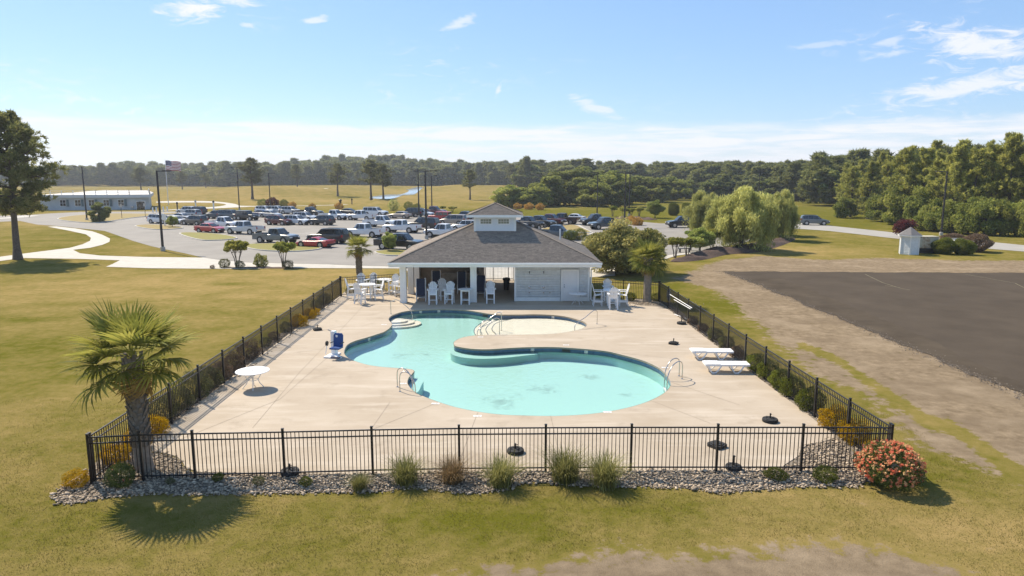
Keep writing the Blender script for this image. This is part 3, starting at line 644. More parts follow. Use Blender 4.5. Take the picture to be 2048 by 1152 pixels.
# enclosed room on the right
RX0, RY = 0.16, 47.42
core = MB(); core.box(((RX0 + HX1) / 2, (RY + HY1) / 2 + 0.02, 1.25), (HX1 - RX0 - 0.1, HY1 - RY - 0.1, 2.5)).build('wall', M_siding, house)
shingle_wall('siding', RX0 + 0.14, 3.32, 0.28, 2.5, RY + 0.02, house)
shingle_wall('siding', 4.62, 5.22, 0.28, 2.5, RY + 0.02, house)
shingle_wall('siding', RY + 0.1, HY1, 0.1, 2.5, HX1 - 0.05, house, 1, 'y')
for nm, cx, cz, w_, h_ in [('corner_board', RX0 + 0.07, 1.25, 0.14, 2.5), ('corner_board', HX1 - 0.09, 1.25, 0.14, 2.5), ('base_board', (RX0 + 3.3) / 2 + 0.07, 0.14, 3.3 - RX0 - 0.14, 0.26), ('base_board', 4.92, 0.14, 0.58, 0.26)]:
    MB().box((cx, RY - 0.015, cz), (w_, 0.05, h_)).build(nm, M_trim, house)
dr = MB().box((3.97, RY - 0.012, 1.06), (0.98, 0.05, 2.08)).build('door', M_door, house)
MB().box((3.41, RY - 0.02, 1.1), (0.12, 0.06, 2.2)).build('door_frame', M_trim, house); MB().box((4.53, RY - 0.02, 1.1), (0.12, 0.06, 2.2)).build('door_frame', M_trim, house)
MB().box((3.97, RY - 0.022, 2.155), (1.0, 0.06, 0.11)).build('door_frame', M_trim, house)
mb = MB(); mb.box((3.97, RY - 0.04, 1.62), (0.7, 0.012, 0.7)); mb.box((3.97, RY - 0.04, 0.62), (0.7, 0.012, 0.8)); mb.build('door_panel', M_door, dr)
MB().tube([(3.58, RY - 0.03, 1.0), (3.58, RY - 0.09, 1.0)], 0.03, 10).build('door_handle', M_blacktrim, dr); MB().tube([(3.58, RY - 0.03, 1.14), (3.58, RY - 0.06, 1.14)], 0.028, 10).build('door_lock', M_blacktrim, dr)
for x, zs in ((1.19, (2.03, 0.98, 0.60)), (2.17, (2.03, 0.98, 0.60)), (2.6, (0.60,))):       # outdoor showers: head, valve, foot tap
    for z in zs:
        mb = MB(); mb.lathe([(0.075 if z == 0.98 else 0.04, 0), (0.075 if z == 0.98 else 0.04, 0.03), (0.02, 0.05)], 14)
        o = mb.build('shower_valve' if z < 2 else 'shower_head', M_steel if z < 2 else M_black, house, (x, RY - 0.02, z)); o.rotation_euler = (R(90), 0, 0)
        if z > 2: MB().tube([(0, 0, 0), (0, 0.03, 0.18), (0, -0.10, 0.16)], 0.014, 8).build('shower_arm', M_black, o)
# porch on the left: columns, back wall, side wall, lintel
for cx, cy in ((-7.38, 46.98), (-2.62, 47.16), (-7.38, 50.6), (-7.38, 53.8)):
    c_ = MB().box((0, 0, 1.25), (0.42, 0.42, 2.5)).build('column', M_trim, house, (cx, cy, 0))
    MB().box((0, 0, 0.1), (0.46, 0.46, 0.2)).build('column_base', M_trim, c_)
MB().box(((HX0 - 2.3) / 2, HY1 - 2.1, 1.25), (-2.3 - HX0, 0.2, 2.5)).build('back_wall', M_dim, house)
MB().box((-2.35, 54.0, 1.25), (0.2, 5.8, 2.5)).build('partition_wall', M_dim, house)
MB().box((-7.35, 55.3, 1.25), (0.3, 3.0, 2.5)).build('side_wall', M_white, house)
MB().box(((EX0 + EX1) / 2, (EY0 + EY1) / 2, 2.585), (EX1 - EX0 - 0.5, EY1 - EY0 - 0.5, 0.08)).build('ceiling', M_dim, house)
MB().box(((HX0 + RX0) / 2 - 0.02, 47.05, 2.49), (RX0 - HX0 + 0.1, 0.3, 0.12)).build('lintel', M_trim, house)
MB().box((HX0 + 0.24, 51.9, 2.49), (0.3, 9.3, 0.12)).build('lintel', M_trim, house)
# stone-faced serving counter with an arch and a screen at the back of the porch
cn = thing('stone_counter', 'pale stone serving counter with an arched front at the back of the pool house porch', 'counter', (-3.9, 53.9, DZ))
arch = [(-1.5, 0), (-1.5, 1.05), (1.5, 1.05), (1.5, 0), (0.9, 0)] + [(0.9 * math.cos(a), 0.75 * math.sin(a)) for a in np.linspace(0, math.pi, 13)[1:-1]] + [(-0.9, 0)]
mb = MB(); n = len(arch); mb.add([(x, -0.35, z) for x, z in arch] + [(x, 0.35, z) for x, z in arch], [tuple(range(n - 1, -1, -1)), tuple(range(n, 2 * n))] + [(i, (i + 1) % n, n + (i + 1) % n, n + i) for i in range(n)])
mb.build('counter_front', mat('pale_stone', (0.34, 0.30, 0.24), 0.8, 0.3, 3, bump=0.4), cn)
MB().box((0, 0, 1.09), (3.2, 0.85, 0.07)).build('counter_top', mat('counter_slab', (0.30, 0.27, 0.23), 0.4, 0.2, 4), cn)
# soffit, fascia, gutters, downpipe
zf = 2.52
MB().box(((EX0 + EX1) / 2, EY0 + 0.02, (zf + EZ) / 2), (EX1 - EX0, 0.05, EZ - zf)).build('fascia', M_trim, house)
MB().box(((EX0 + EX1) / 2, EY1 - 0.02, (zf + EZ) / 2), (EX1 - EX0, 0.05, EZ - zf)).build('fascia', M_trim, house)
for x in (EX0 + 0.02, EX1 - 0.02): MB().box((x, (EY0 + EY1) / 2, (zf + EZ) / 2), (0.05, EY1 - EY0 - 0.1, EZ - zf)).build('fascia', M_trim, house)
for y in (EY0 + 0.36, EY1 - 0.36): MB().box(((EX0 + EX1) / 2, y, 2.535), (EX1 - EX0 - 0.2, 0.62, 0.03)).build('soffit', M_trim, house)
MB().box(((EX0 + EX1) / 2, EY0 - 0.06, EZ - 0.07), (EX1 - EX0 + 0.06, 0.11, 0.12)).build('gutter', M_trim, house)
MB().tube([(EX1 - 0.05, EY0 - 0.04, 2.7), (EX1 - 0.06, EY0 + 0.02, 2.5), (HX1 + 0.06, RY - 0.06, 2.25), (HX1 + 0.06, RY - 0.06, 0.15), (HX1 + 0.16, RY - 0.2, 0.06)], 0.045, 8).build('downpipe', M_trim, house)
# shingled roof
def roof_planes(x0, x1, y0, y1, z0, slope, ridge_half, parent, rowd=0.145):
    cx, cy = (x0 + x1) / 2, (y0 + y1) / 2; V = []; Fq = []; A = []
    def plane(o, ex, ey, L, D, insl):                     # o: eave corner, ex along the eave, ey inward; insl: how fast the row shortens
        sd = math.hypot(1, slope); rows = int(D * sd / rowd) + 1; off = 0
        for r in range(rows):
            d0 = r * rowd / sd; d1 = min((r + 1.25) * rowd / sd, D); a0, a1 = d0 * insl, L - d0 * insl
            if a1 - a0 < 0.05 or d0 >= D: break
            x = a0 - random.random() * 0.3
            while x < a1:
                w_ = random.choice((0.16, 0.22, 0.3, 0.3)); p, q = max(x, a0), min(x + w_, a1); x += w_ + 0.003
                if q - p < 0.02: continue
                lift = 0.016 + 0.006 * random.random(); b0 = len(V)
                p1, q1 = max(p, d1 * insl), min(q, L - d1 * insl)
                if q1 < p1: p1 = q1 = (p1 + q1) / 2
                for u, d, h in ((p, d0, lift), (q, d0, lift), (q1, d1, 0.004), (p1, d1, 0.004), (p, d0, 0), (q, d0, 0)):
                    pt = o + ex * u + ey * d; V.append((pt.x, pt.y, z0 + d * slope + h))
                Fq.extend([(b0, b0 + 1, b0 + 2, b0 + 3), (b0 + 4, b0 + 5, b0 + 1, b0)]); A.extend([min(1, max(0, random.gauss(0.5, 0.24)))] * 2)
    half = (y1 - y0) / 2
    plane(Vector((x0, y0)), Vector((1, 0)), Vector((0, 1)), x1 - x0, half, 1.0)
    plane(Vector((x1, y1)), Vector((-1, 0)), Vector((0, -1)), x1 - x0, half, 1.0)
    plane(Vector((x0, y1)), Vector((0, -1)), Vector((1, 0)), y1 - y0, half, 1.0)
    plane(Vector((x1, y0)), Vector((0, 1)), Vector((-1, 0)), y1 - y0, half, 1.0)
    zr = z0 + half * slope; rl = (x1 - x0) / 2 - half
    mb = MB(); e = 0.012                                   # the deck under the shingles
    vs = [(x0, y0, z0 - e), (x1, y0, z0 - e), (x1, y1, z0 - e), (x0, y1, z0 - e), (cx - rl, cy, zr - e), (cx + rl, cy, zr - e)]
    fs = [(0, 1, 5, 4), (2, 3, 4, 5), (3, 0, 4), (1, 2, 5), (3, 2, 1, 0)] if rl > 0.01 else [(0, 1, 4), (2, 3, 4), (3, 0, 4), (1, 2, 4), (3, 2, 1, 0)]
    rf = mb.add(vs, fs).build('roof', M_shingle, parent)
    sh = link('shingles', npmesh('shingles', V, Fq, M_shingle, A), rf); sh['kind'] = 'stuff'
    for a, b_ in ((vs[0], vs[4]), (vs[3], vs[4]), (vs[1], vs[5]), (vs[2], vs[5])):
        MB().bar(Vector(a) + Vector((0, 0, 0.03)), Vector(b_) + Vector((0, 0, 0.03)), 0.22, 0.02).build('hip_cap', M_shingle, rf)
    return rf
rf = roof_planes(EX0, EX1, EY0, EY1, EZ, SL, 0, house)
MB().tube([(3.45, 50.2, 4.0), (3.45, 50.2, 4.75)], 0.05, 10).build('vent_pipe', M_trim, rf)
# cupola
CX, CY, CH = -1.22, 51.8, 1.47
zc0, zc1 = 4.3, 5.62
cup = MB().box((CX, CY, (zc0 + zc1) / 2), (CH * 2, CH * 2, zc1 - zc0)).build('cupola', M_white, house)
M_lap = mat('white_lap_board', (0.70, 0.73, 0.75), 0.6, 0.05, 3)
for r in range(6):
    z = 4.42 + r * 0.2
    for s in (-1, 1):
        MB().box((CX, CY + s * (CH + 0.010 - 0.002 * (r % 2)), z + 0.1), (CH * 2 - 0.16, 0.025, 0.19), M=Matrix.Rotation(R(-3.5 * -s), 3, 'X')).build('lap_board', M_lap, cup)
        MB().box((CX + s * (CH + 0.010), CY, z + 0.1), (0.025, CH * 2 - 0.16, 0.19), M=Matrix.Rotation(R(-3.5 * s), 3, 'Y')).build('lap_board', M_lap, cup)
for sx in (-1, 1):
    for sy in (-1, 1): MB().box((CX + sx * (CH - 0.03), CY + sy * (CH - 0.03), (zc0 + zc1) / 2 + 0.05), (0.16, 0.16, zc1 - zc0)).build('corner_board', M_trim, cup)
M_pane = mat('cupola_glass', (0.16, 0.17, 0.12), 0.08, 0.2, 3, spec=0.8)
for sx in (-0.65, 0.62):
    for s in (-1, 1):
        y = CY + s * (CH + 0.035)
        w_ = MB().box((CX + sx, y, 5.29), (0.92, 0.05, 0.46)).build('window', M_trim, cup)
        MB().box((CX + sx, y + s * 0.03, 5.29), (0.76, 0.02, 0.32)).build('pane', M_pane, w_)
        mm = MB()
        for k in (-0.19, 0, 0.19): mm.box((CX + sx + k, y + s * 0.045, 5.29), (0.016, 0.012, 0.32))
        mm.box((CX + sx, y + s * 0.045, 5.29), (0.76, 0.014, 0.016)); mm.build('muntin', M_trim, w_)
for s in (-1, 1):
    MB().box((CX, CY + s * 1.98, 5.68), (4.02, 0.05, 0.17)).build('cupola_fascia', M_trim, cup); MB().box((CX + s * 1.98, CY, 5.68), (0.05, 3.9, 0.17)).build('cupola_fascia', M_trim, cup)
MB().box((CX, CY, 5.615), (3.9, 3.9, 0.03)).build('cupola_soffit', M_trim, cup)
roof_planes(CX - 2.0, CX + 2.0, CY - 2.0, CY + 2.0, 5.75, 0.40, 0, house)

# ------------------------------------------------------------------ fences: posts, rails and pickets
FH = 1.40
me_post = MB().box((0, 0, 0.73), (0.065, 0.065, 1.46)).box((0, 0, 1.47), (0.075, 0.075, 0.02)).mesh('post', M_black)
me_picket = MB().box((0, 0, 0.715), (0.019, 0.019, 1.29)).mesh('picket', M_black)
me_rail = MB().box((0.5, 0, 0), (1, 0.034, 0.034)).mesh('rail', M_black)
def fence(label, pts, spacing=0.116, z=0.0, name='picket_fence'):
    """pts: where the posts stand, in order"""
    f = thing(name, label, 'fence', (pts[0][0], pts[0][1], z)); o0 = Vector((pts[0][0], pts[0][1], 0))
    P = [Vector((p[0], p[1], 0)) - o0 for p in pts]
    for i, p in enumerate(P):
        a = math.atan2(*( (P[min(i + 1, len(P) - 1)] - P[max(i - 1, 0)]).yx ))
        link('post', me_post, f, p, a)
        if i == len(P) - 1: break
        d = P[i + 1] - p; L = d.length; a = math.atan2(d.y, d.x)
        for zr in (0.15, 1.19, 1.37): link('rail', me_rail, f, (p.x, p.y, zr), a, (L, 1, 1))
        k = max(1, round(L / spacing))
        for j in range(1, k): q = p + d * j / k; link('picket', me_picket, f, (q.x, q.y, 0), a)
    return f
def along(a, b, n): return [Vector(a).lerp(Vector(b), i / n) for i in range(n + 1)]
fp = [(178,968),(287,962),(391,959),(570,955),(746,950),(919,946.5),(1091,945),(1261,944),(1432,944),(1601,944)]
fence('long black picket fence across the front of the pool deck', [tuple(FL[:2])] + [tuple(G(x, y)[:2]) for x, y in fp[1:]] + [tuple(FR[:2])])
fence('black picket fence down the lawn side of the pool deck', [p[:2] for p in along(FL + Vector((-0.003, 0.1, 0)), BL, 13)])
fence('black picket fence down the dirt track side of the pool deck', [p[:2] for p in along(FR + Vector((0.003, 0.1, 0)), BR, 12)])
fence('short black picket fence between the left palm and the pool house', [p[:2] for p in along(BL + Vector((0.08, 0.0, 0)), Vector((-7.75, 51.6, 0)), 2)])
fence('short black picket fence behind the table by the right palm', [p[:2] for p in along(BR + Vector((-0.08, 0.0, 0)), Vector((5.5, 48.9, 0)), 2)])
gt = fence('black picket gate at the far end of the pool house passage', [(-2.2, 57.2), (-1.55, 57.2), (-0.3, 57.2), (0.1, 57.2)], name='picket_gate')
gt['category'] = 'gate'

# ------------------------------------------------------------------ furniture on the deck
def bar_chair():
    """tall garden chair with a fan of back slats; faces -y"""
    r = thing('adirondack_chair', 'x', 'chair', group='white high chairs on the pool deck')
    for sx in (-1, 1):
        MB().box((sx * 0.25, -0.26, 0.50), (0.085, 0.04, 1.0)).build('leg', M_plastic, r)
        MB().bar((sx * 0.25, 0.30, 0), (sx * 0.25, 0.18, 0.86), 0.085, 0.04, up=(0, 1, 0)).build('leg', M_plastic, r)
        MB().box((sx * 0.31, -0.06, 1.0), (0.14, 0.62, 0.03)).build('arm', M_plastic, r)
        MB().box((sx * 0.25, 0.0, 0.30), (0.035, 0.50, 0.08)).build('stretcher', M_plastic, r)
    mb = MB()
    for i in range(5): mb.box((0, -0.24 + i * 0.105, 0.755 - i * 0.014), (0.52, 0.09, 0.025), M=Matrix.Rotation(R(-7), 3, 'X'))
    mb.box((0, -0.275, 0.70), (0.50, 0.03, 0.10)); mb.build('seat', M_plastic, r)
    mb = MB()
    for i in range(7):
        u = (i - 3) / 3; h = 0.78 - 0.16 * u * u
        mb.bar((u * 0.19, 0.19, 0.70), (u * 0.27, 0.19 + 0.20 * h / 0.78, 0.70 + h), 0.062, 0.02, up=(0, 1, 0))
    mb.bar((-0.24, 0.29, 1.0), (0.24, 0.29, 1.0), 0.06, 0.02, up=(0, 1, 0)); mb.build('backrest', M_plastic, r)
    mb = MB(); mb.box((0, -0.30, 0.32), (0.56, 0.10, 0.03)); mb.build('footrest', M_plastic, r)
    return r
proto_chair = bar_chair(); used = [False]
def chair(px, py, ang, label, dxy=(0, 0)):
    o = proto_chair if not used[0] else copy_tree(proto_chair); used[0] = True
    g = G(px, py, DZ); o.location = (g.x + dxy[0], g.y + dxy[1], DZ); o.rotation_euler = (0, 0, R(ang)); o['label'] = label
    return o
def bar_table(px, py, label, r=0.58, h=1.0):
    t = thing('bar_table', label, 'table', G(px, py, DZ))
    mb = MB(); mb.lathe([(r, 0), (r + 0.01, 0.012), (r, 0.03)], 28, (0, 0, h)); mb.build('table_top', M_plastic, t, smooth=40)
    for sx in (-1, 1):
        for sy in (-1, 1): MB().box((sx * 0.27, sy * 0.27, h / 2), (0.085, 0.05, h)).build('leg', M_plastic, t)
    mb = MB()
    for s in (-1, 1): mb.box((0, s * 0.27, h - 0.06), (0.56, 0.03, 0.10)); mb.box((s * 0.27, 0, h - 0.06), (0.03, 0.52, 0.10))
    mb.build('apron', M_plastic, t); MB().box((0, 0, 0.30), (0.60, 0.60, 0.03)).build('shelf', M_plastic, t)
    return t
def cafe_table(px, py, label, r=0.62, h=0.72, rz=0.3):
    t = thing('round_table', label, 'table', G(px, py, DZ), rz)
    mb = MB(); mb.lathe([(r - 0.02, -0.012), (r, -0.005), (r, 0.015), (r - 0.015, 0.02)], 36, (0, 0, h)); mb.build('table_top', M_plastic, t, smooth=40)
    MB().lathe([(0.03, 0), (0.035, 0.012)], 12, (0, 0, h + 0.02)).build('parasol_hole', M_kerb, t)
    for k in range(4):
        a = k * math.pi / 2; c_, s_ = math.cos(a), math.sin(a)
        MB().tube([(c_ * u, s_ * u, z) for u, z in ((0.36, h - 0.02), (0.30, h * 0.75), (0.20, h * 0.5), (0.24, h * 0.3), (0.42, 0.0))], 0.016, 7).build('leg', M_plastic, t)
    mb = MB(); mb.tube([(0.2 * math.cos(a), 0.2 * math.sin(a), h * 0.5) for a in np.linspace(0, 2 * math.pi, 17)], 0.012, 6); mb.build('leg_ring', M_plastic, t)
    return t
cafe_table(507, 776, 'white round table alone on the deck near the left fence', 0.66)
cafe_table(1155, 608, 'white round table in front of the pool house door', 0.62)
bar_table(1222, 610, 'white high table with four chairs round it near the right palm')
chair(1195, 611, -90 + 180, 'white high chair on the pool house side of the table by the right palm')
chair(1246, 611, -90, 'white high chair on the fence side of the table by the right palm')
chair(1217, 603, 180 + 180, 'white high chair behind the table by the right palm', (0, 0.4))
chair(1226, 618, 180, 'white high chair on the pool side of the table by the right palm')
bar_table(735, 597, 'white high table nearest the left fence, ringed by chairs')
chair(703, 598, 95, 'leftmost white high chair, side-on against the left fence')
chair(720, 607, 160, 'white high chair pulled up on the pool side of the left fence table')
chair(723, 587, 10, 'white high chair behind the left fence table, in front of the palm trunk')
chair(752, 599, -70, 'white high chair right of the left fence table, facing it', (0.2, 0))
chair(744, 586, -15, 'white high chair between the two tables left of the pool house')
cafe_table(769, 584, 'white round table beside the left back fence', 0.55, 0.95)
chair(788, 589, -20, 'white high chair left of the pool house column, by the far table')
chair(797, 592, -75, 'white high chair half hidden behind the left pool house column')
chair(866, 608, 3, 'leftmost of the three white high chairs facing the pool under the pool house eave')
chair(899, 607, -8, 'middle one of the three white high chairs facing the pool under the pool house eave')
chair(886, 601, 20, 'white high chair standing back in the porch between two chairs that face the pool', (0, 0.3))
bar_table(931, 608, 'white high table beside the middle column of the pool house', 0.5)
chair(981, 606, 2, 'single white high chair right of the middle column of the pool house')
# stacked and folded navy sling loungers in the porch
M_navy = mat('navy_sling', (0.022, 0.032, 0.065), 0.8, 0.2, 10)
def sling(label, px, py, n, rz, dxy=(0, 0), tilt=62, length=1.75):
    g = G(px, py, DZ)
    for k in range(n):
        lab = label if n == 1 else label.replace('#', ORD[k])
        r = thing('sling_lounger', lab, 'lounger', (g.x + dxy[0], g.y + dxy[1] - 0.08 * k, DZ), rz, 'navy sling loungers stored in the porch')
        ca, sa = math.cos(R(tilt)), math.sin(R(tilt))
        b0 = Vector((0, -0.15, 0.42 + 0.0 * k)); b1 = b0 + Vector((0, ca * (length - 0.55), sa * (length - 0.55)))
        MB().bar(b0, b1, 0.56, 0.02).build('sling', M_navy, r)
        for s in (-1, 1):
            MB().tube([Vector((s * 0.31, -0.35, 0.02)), Vector((s * 0.31, -0.2, 0.40)), b0 + Vector((s * 0.31, 0, 0)), b1 + Vector((s * 0.31, 0, 0.02)), b1 + Vector((s * 0.26, 0.03, 0.05))], 0.02, 7).build('frame', M_plastic, r)
            MB().tube([Vector((s * 0.33, 0.42, 0.0)), Vector((s * 0.33, 0.30, 0.5)), Vector((s * 0.33, 0.05, 0.62)), Vector((s * 0.33, -0.2, 0.42))], 0.018, 7).build('leg', M_plastic, r)
        MB().box((0, -0.30, 0.40 - 0.04), (0.60, 0.16, 0.025)).build('seat_rail', M_plastic, r)
sling('# navy sling lounger from the back of the stack by the left porch column', 842, 603, 5, 0.12, (0, 0.35))
sling('# navy sling lounger from the back of the stack behind the middle column', 961, 596, 4, -0.05, (0, 0.5))
sling('navy sling lounger standing upright left of the stone counter', 873, 585, 1, 0.1, tilt=78)
sling('navy sling lounger standing upright right of the stone counter', 924, 587, 1, -0.02, tilt=80)
tc_ = thing('trash_can', 'black wheeled trash can in the pool house passage', 'trash can', G(1013, 580, DZ))
MB().lathe([(0.20, 0), (0.24, 0.75), (0.30, 0.76), (0.30, 0.82), (0.27, 0.83)], 16).build('bin', M_black, tc_, smooth=30); MB().lathe([(0.28, 0.83), (0.26, 0.92), (0.1, 0.96)], 16).build('lid', M_black, tc_, smooth=30)
# chaise longues
def chaise(px, py, label):
    r = thing('chaise_lounge', label, 'lounger', G(px, py, DZ), R(-2), 'white chaise lounges by the right fence')
    mb = MB()
    for s in (-1, 1): mb.box((0, s * 0.31, 0.36), (1.92, 0.05, 0.07))
    mb.box((-0.94, 0, 0.37), (0.06, 0.62, 0.07)); mb.box((0.94, 0, 0.37), (0.06, 0.62, 0.07)); mb.build('frame', M_plastic, r)
    for i in range(18): MB().box((-0.86 + i * 0.101, 0, 0.392 + (0.02 if i < 6 else 0)), (0.09, 0.60, 0.016)).build('slat', M_plastic, r)
    for s in (-1, 1):
        for x0 in (-0.62, 0.36):
            pts = [(x0 - 0.22, s * 0.33, 0.34), (x0 - 0.10, s * 0.34, 0.10), (x0 - 0.04, s * 0.34, 0.02), (x0 + 0.10, s * 0.34, 0.02), (x0 + 0.20, s * 0.34, 0.12), (x0 + 0.34, s * 0.33, 0.33)]
            MB().tube(pts, 0.032, 8).build('leg', M_plastic, r)
    return r
chaise(1422, 716, 'white slatted chaise lounge by the right fence, the one farther from the camera')
chaise(1451, 743, 'white slatted chaise lounge by the right fence, the one nearer the front fence')
# parasol bases
def parasol_base(px, py, label, r=0.27, square=False, h=0.30):
    t = thing('parasol_base', label, 'parasol base', G(px, py, DZ), random.random(), 'black parasol bases without parasols')
    mb = MB()
    if square:
        mb.prism([(r * (abs(math.cos(a)) ** 0.4) * math.copysign(1, math.cos(a)), r * (abs(math.sin(a)) ** 0.4) * math.copysign(1, math.sin(a))) for a in np.linspace(0, 2 * math.pi, 28, endpoint=False)], 0.0, 0.10)
        mb.prism([(0.8 * r * math.cos(a), 0.8 * r * math.sin(a)) for a in np.linspace(0, 2 * math.pi, 20, endpoint=False)], 0.10, 0.125); mb.build('weight', M_rubber, t)
    else:
        mb.lathe([(r * 0.96, 0), (r, 0.02), (r, 0.085), (r * 0.94, 0.115), (r * 0.55, 0.125), (r * 0.5, 0.105), (0.08, 0.13)], 28); mb.build('weight', M_rubber, t, smooth=35)
        for k in range(6):
            a = k * math.pi / 3; MB().bar((0.1 * math.cos(a), 0.1 * math.sin(a), 0.125), (r * 0.9 * math.cos(a), r * 0.9 * math.sin(a), 0.118), 0.03, 0.016).build('rib', M_rubber, t)
    MB().tube([(0, 0, 0.1), (0, 0, h)], 0.026, 12).build('socket_tube', M_black, t)
    MB().tube([(0.02, 0, h - 0.05), (0.09, 0, h - 0.05)], 0.012, 8).build('clamp_knob', M_black, t)
parasol_base(580, 947, 'round black parasol base behind the left half of the front fence')
parasol_base(1031, 905, 'round black parasol base behind the middle of the front fence')
parasol_base(1434, 893, 'squarish black parasol base behind the front fence, right of the middle', 0.25, True)
parasol_base(1467, 938, 'small flat black parasol base close behind the front fence', 0.24, False, 0.42)
parasol_base(1540, 843, 'round black parasol base in the right front corner of the deck')
parasol_base(1347, 688, 'squarish black parasol base between the pool and the right fence', 0.22, True)
parasol_base(635, 660, 'squarish black parasol base between the pool and the left fence', 0.23, True)
parasol_base(1363, 648, 'thin round black parasol base against the right fence', 0.27, False, 0.45)
# handrails and ladders
def rail(label, paths, name='handrail', treads=None):
    o = thing(name, label, 'pool ladder' if treads else 'handrail', paths[0][0])
    b0 = Vector(paths[0][0])
    for p in paths:
        q = spline3([Vector(v) - b0 for v in p]); MB().tube(q, 0.021, 10).build('rail', M_steel, o, smooth=60)
        MB().lathe([(0.05, 0), (0.045, 0.02)], 14).build('flange', M_steel, o, Vector(p[0]) - b0)
    for a, b_ in treads or (): MB().bar(Vector(a) - b0, Vector(b_) - b0, 0.08, 0.03).build('tread', M_plastic, o)
def spline3(pts, per=6):
    out = []
    for i in range(len(pts) - 1):
        p0, p1, p2, p3 = (pts[min(max(i + k, 0), len(pts) - 1)] for k in (-1, 0, 1, 2))
        for j in range(per):
            t = j / per; out.append(0.5 * (2 * p1 + (p2 - p0) * t + (2 * p0 - 5 * p1 + 4 * p2 - p3) * t * t + (3 * p1 - p0 - 3 * p2 + p3) * t ** 3))
    return out + [pts[-1]]
def V3(px, py, z, gz=DZ): g = G(px, py, gz); return Vector((g.x, g.y, z))
def hoop(a, b_, h=0.86, zb=-0.5): # ladder hoop from the deck at a over to the water at b_
    m = lambda t: a.lerp(b_, t)
    return [Vector((a.x, a.y, DZ)), Vector((a.x, a.y, h * 0.7)), m(0.12) + Vector((0, 0, h * 0.94)), m(0.4) + Vector((0, 0, h)), m(0.72) + Vector((0, 0, h * 0.86)), m(0.95) + Vector((0, 0, h * 0.5)), Vector((b_.x, b_.y, 0.05)), Vector((b_.x, b_.y, zb))]
a1, b1 = V3(795, 774, 0), V3(826, 780, 0); a2, b2 = V3(800, 783, 0), V3(831, 786, 0)
rail('steel ladder hoops over the small steps on the left side of the pool', [hoop(a1, b1), hoop(a2, b2)], 'pool_ladder', [((b1 + Vector((0, 0, -0.30)))[:], (b2 + Vector((0, 0, -0.30)))[:])])
a1, b1 = V3(1358, 752, 0), V3(1329, 760, 0); a2, b2 = V3(1364, 758, 0), V3(1334, 770, 0)
rail('steel ladder hoops at the right-hand end of the pool', [hoop(a1, b1), hoop(a2, b2)], 'pool_ladder', [((b1 + Vector((0, 0, -0.3)))[:], (b2 + Vector((0, 0, -0.3)))[:])])
def grab(a, b_, za, zb, h):   # upright at a, slope down to b_
    return [Vector((a.x, a.y, za)), Vector((a.x, a.y, h * 0.8)), a.lerp(b_, 0.05) + Vector((0, 0, h * 0.97)), a.lerp(b_, 0.2) + Vector((0, 0, h)), a.lerp(b_, 0.55) + Vector((0, 0, h * 0.68)), b_.lerp(a, 0.02) + Vector((0, 0, h * 0.36)), Vector((b_.x, b_.y, zb))]
rail('steel handrail beside the far left corner steps of the pool', [[V3(782, 628, DZ), V3(782, 628, 0.72), V3(785, 628, 0.84), V3(797, 627, 0.86), V3(822, 627, 0.18), V3(824, 627, -0.5)]])
rail('pair of sloping steel handrails at the steps down from the paddling end', [grab(V3(1003, 653, 0), V3(961, 657, 0), -0.22, -0.5, 0.85), grab(V3(999, 665, 0), V3(955, 671, 0), -0.22, -0.5, 0.85)])
rail('steel handrail at the outer end of the paddling pool', [grab(V3(1194, 648, 0), V3(1150, 659, 0), DZ, -0.2, 0.86)])
# pool lift with a blue seat
lf = thing('pool_lift', 'white pool lift with a bright blue seat at the left edge of the pool', 'pool lift', G(668, 713, DZ), R(-12))
M_blue = mat('blue_seat_vinyl', (0.006, 0.055, 0.22), 0.45, 0.12, 5)
MB().prism([(-0.35, -0.38), (0.42, -0.45), (0.5, -0.2), (0.1, 0.1), (0.1, 0.55), (-0.3, 0.55)], 0.0, 0.07).build('base', M_plastic, lf)
MB().box((-0.10, 0.25, 0.62), (0.20, 0.24, 1.15)).build('mast', M_plastic, lf)
MB().tube([(-0.1, 0.25, 1.15), (-0.4, 0.3, 1.22)], 0.03, 8).build('push_handle', M_kerb, lf); MB().tube([(-0.38, 0.1, 0.62), (-0.38, -0.1, 0.1)], 0.018, 8).build('brace', M_plastic, lf)
MB().tube([(-0.42, 0.1, 0.6), (-0.36, 0.1, 0.6)], 0.12, 16).build('wheel', M_rubber, lf)
MB().bar((-0.05, 0.2, 1.08), (0.22, -0.02, 1.0), 0.09, 0.09).build('arm', M_plastic, lf)
st = MB(); st.box((0.26, -0.25, 0.50), (0.48, 0.46, 0.07)); st.build('seat', M_blue, lf)
bk = [(-0.24, 0), (0.24, 0), (0.24, 0.52), (0.17, 0.62), (-0.17, 0.62), (-0.24, 0.52)]
mb = MB(); mb.add([(0.26 + x, -0.02 + z * 0.12 - 0.04, 0.53 + z) for x, z in bk] + [(0.26 + x, 0.03 + z * 0.12 - 0.04, 0.53 + z) for x, z in bk], [(0, 1, 2, 3, 4, 5), (11, 10, 9, 8, 7, 6)] + [(i, 6 + i, 6 + (i + 1) % 6, (i + 1) % 6) for i in range(6)]); mb.build('backrest', M_blue, lf)
for s in (-1, 1): MB().tube([(0.26 + s * 0.27, 0.02, 0.72), (0.26 + s * 0.27, -0.3, 0.74)], 0.022, 8).build('arm_rest', M_blacktrim, lf)
MB().tube([(0.42, -0.46, 0.48), (0.5, -0.62, 0.18)], 0.018, 8).build('foot_strut', M_plastic, lf); MB().box((0.40, -0.66, 0.14), (0.44, 0.16, 0.05)).build('footrest', mat('navy_plastic', (0.01, 0.015, 0.05), 0.5), lf)
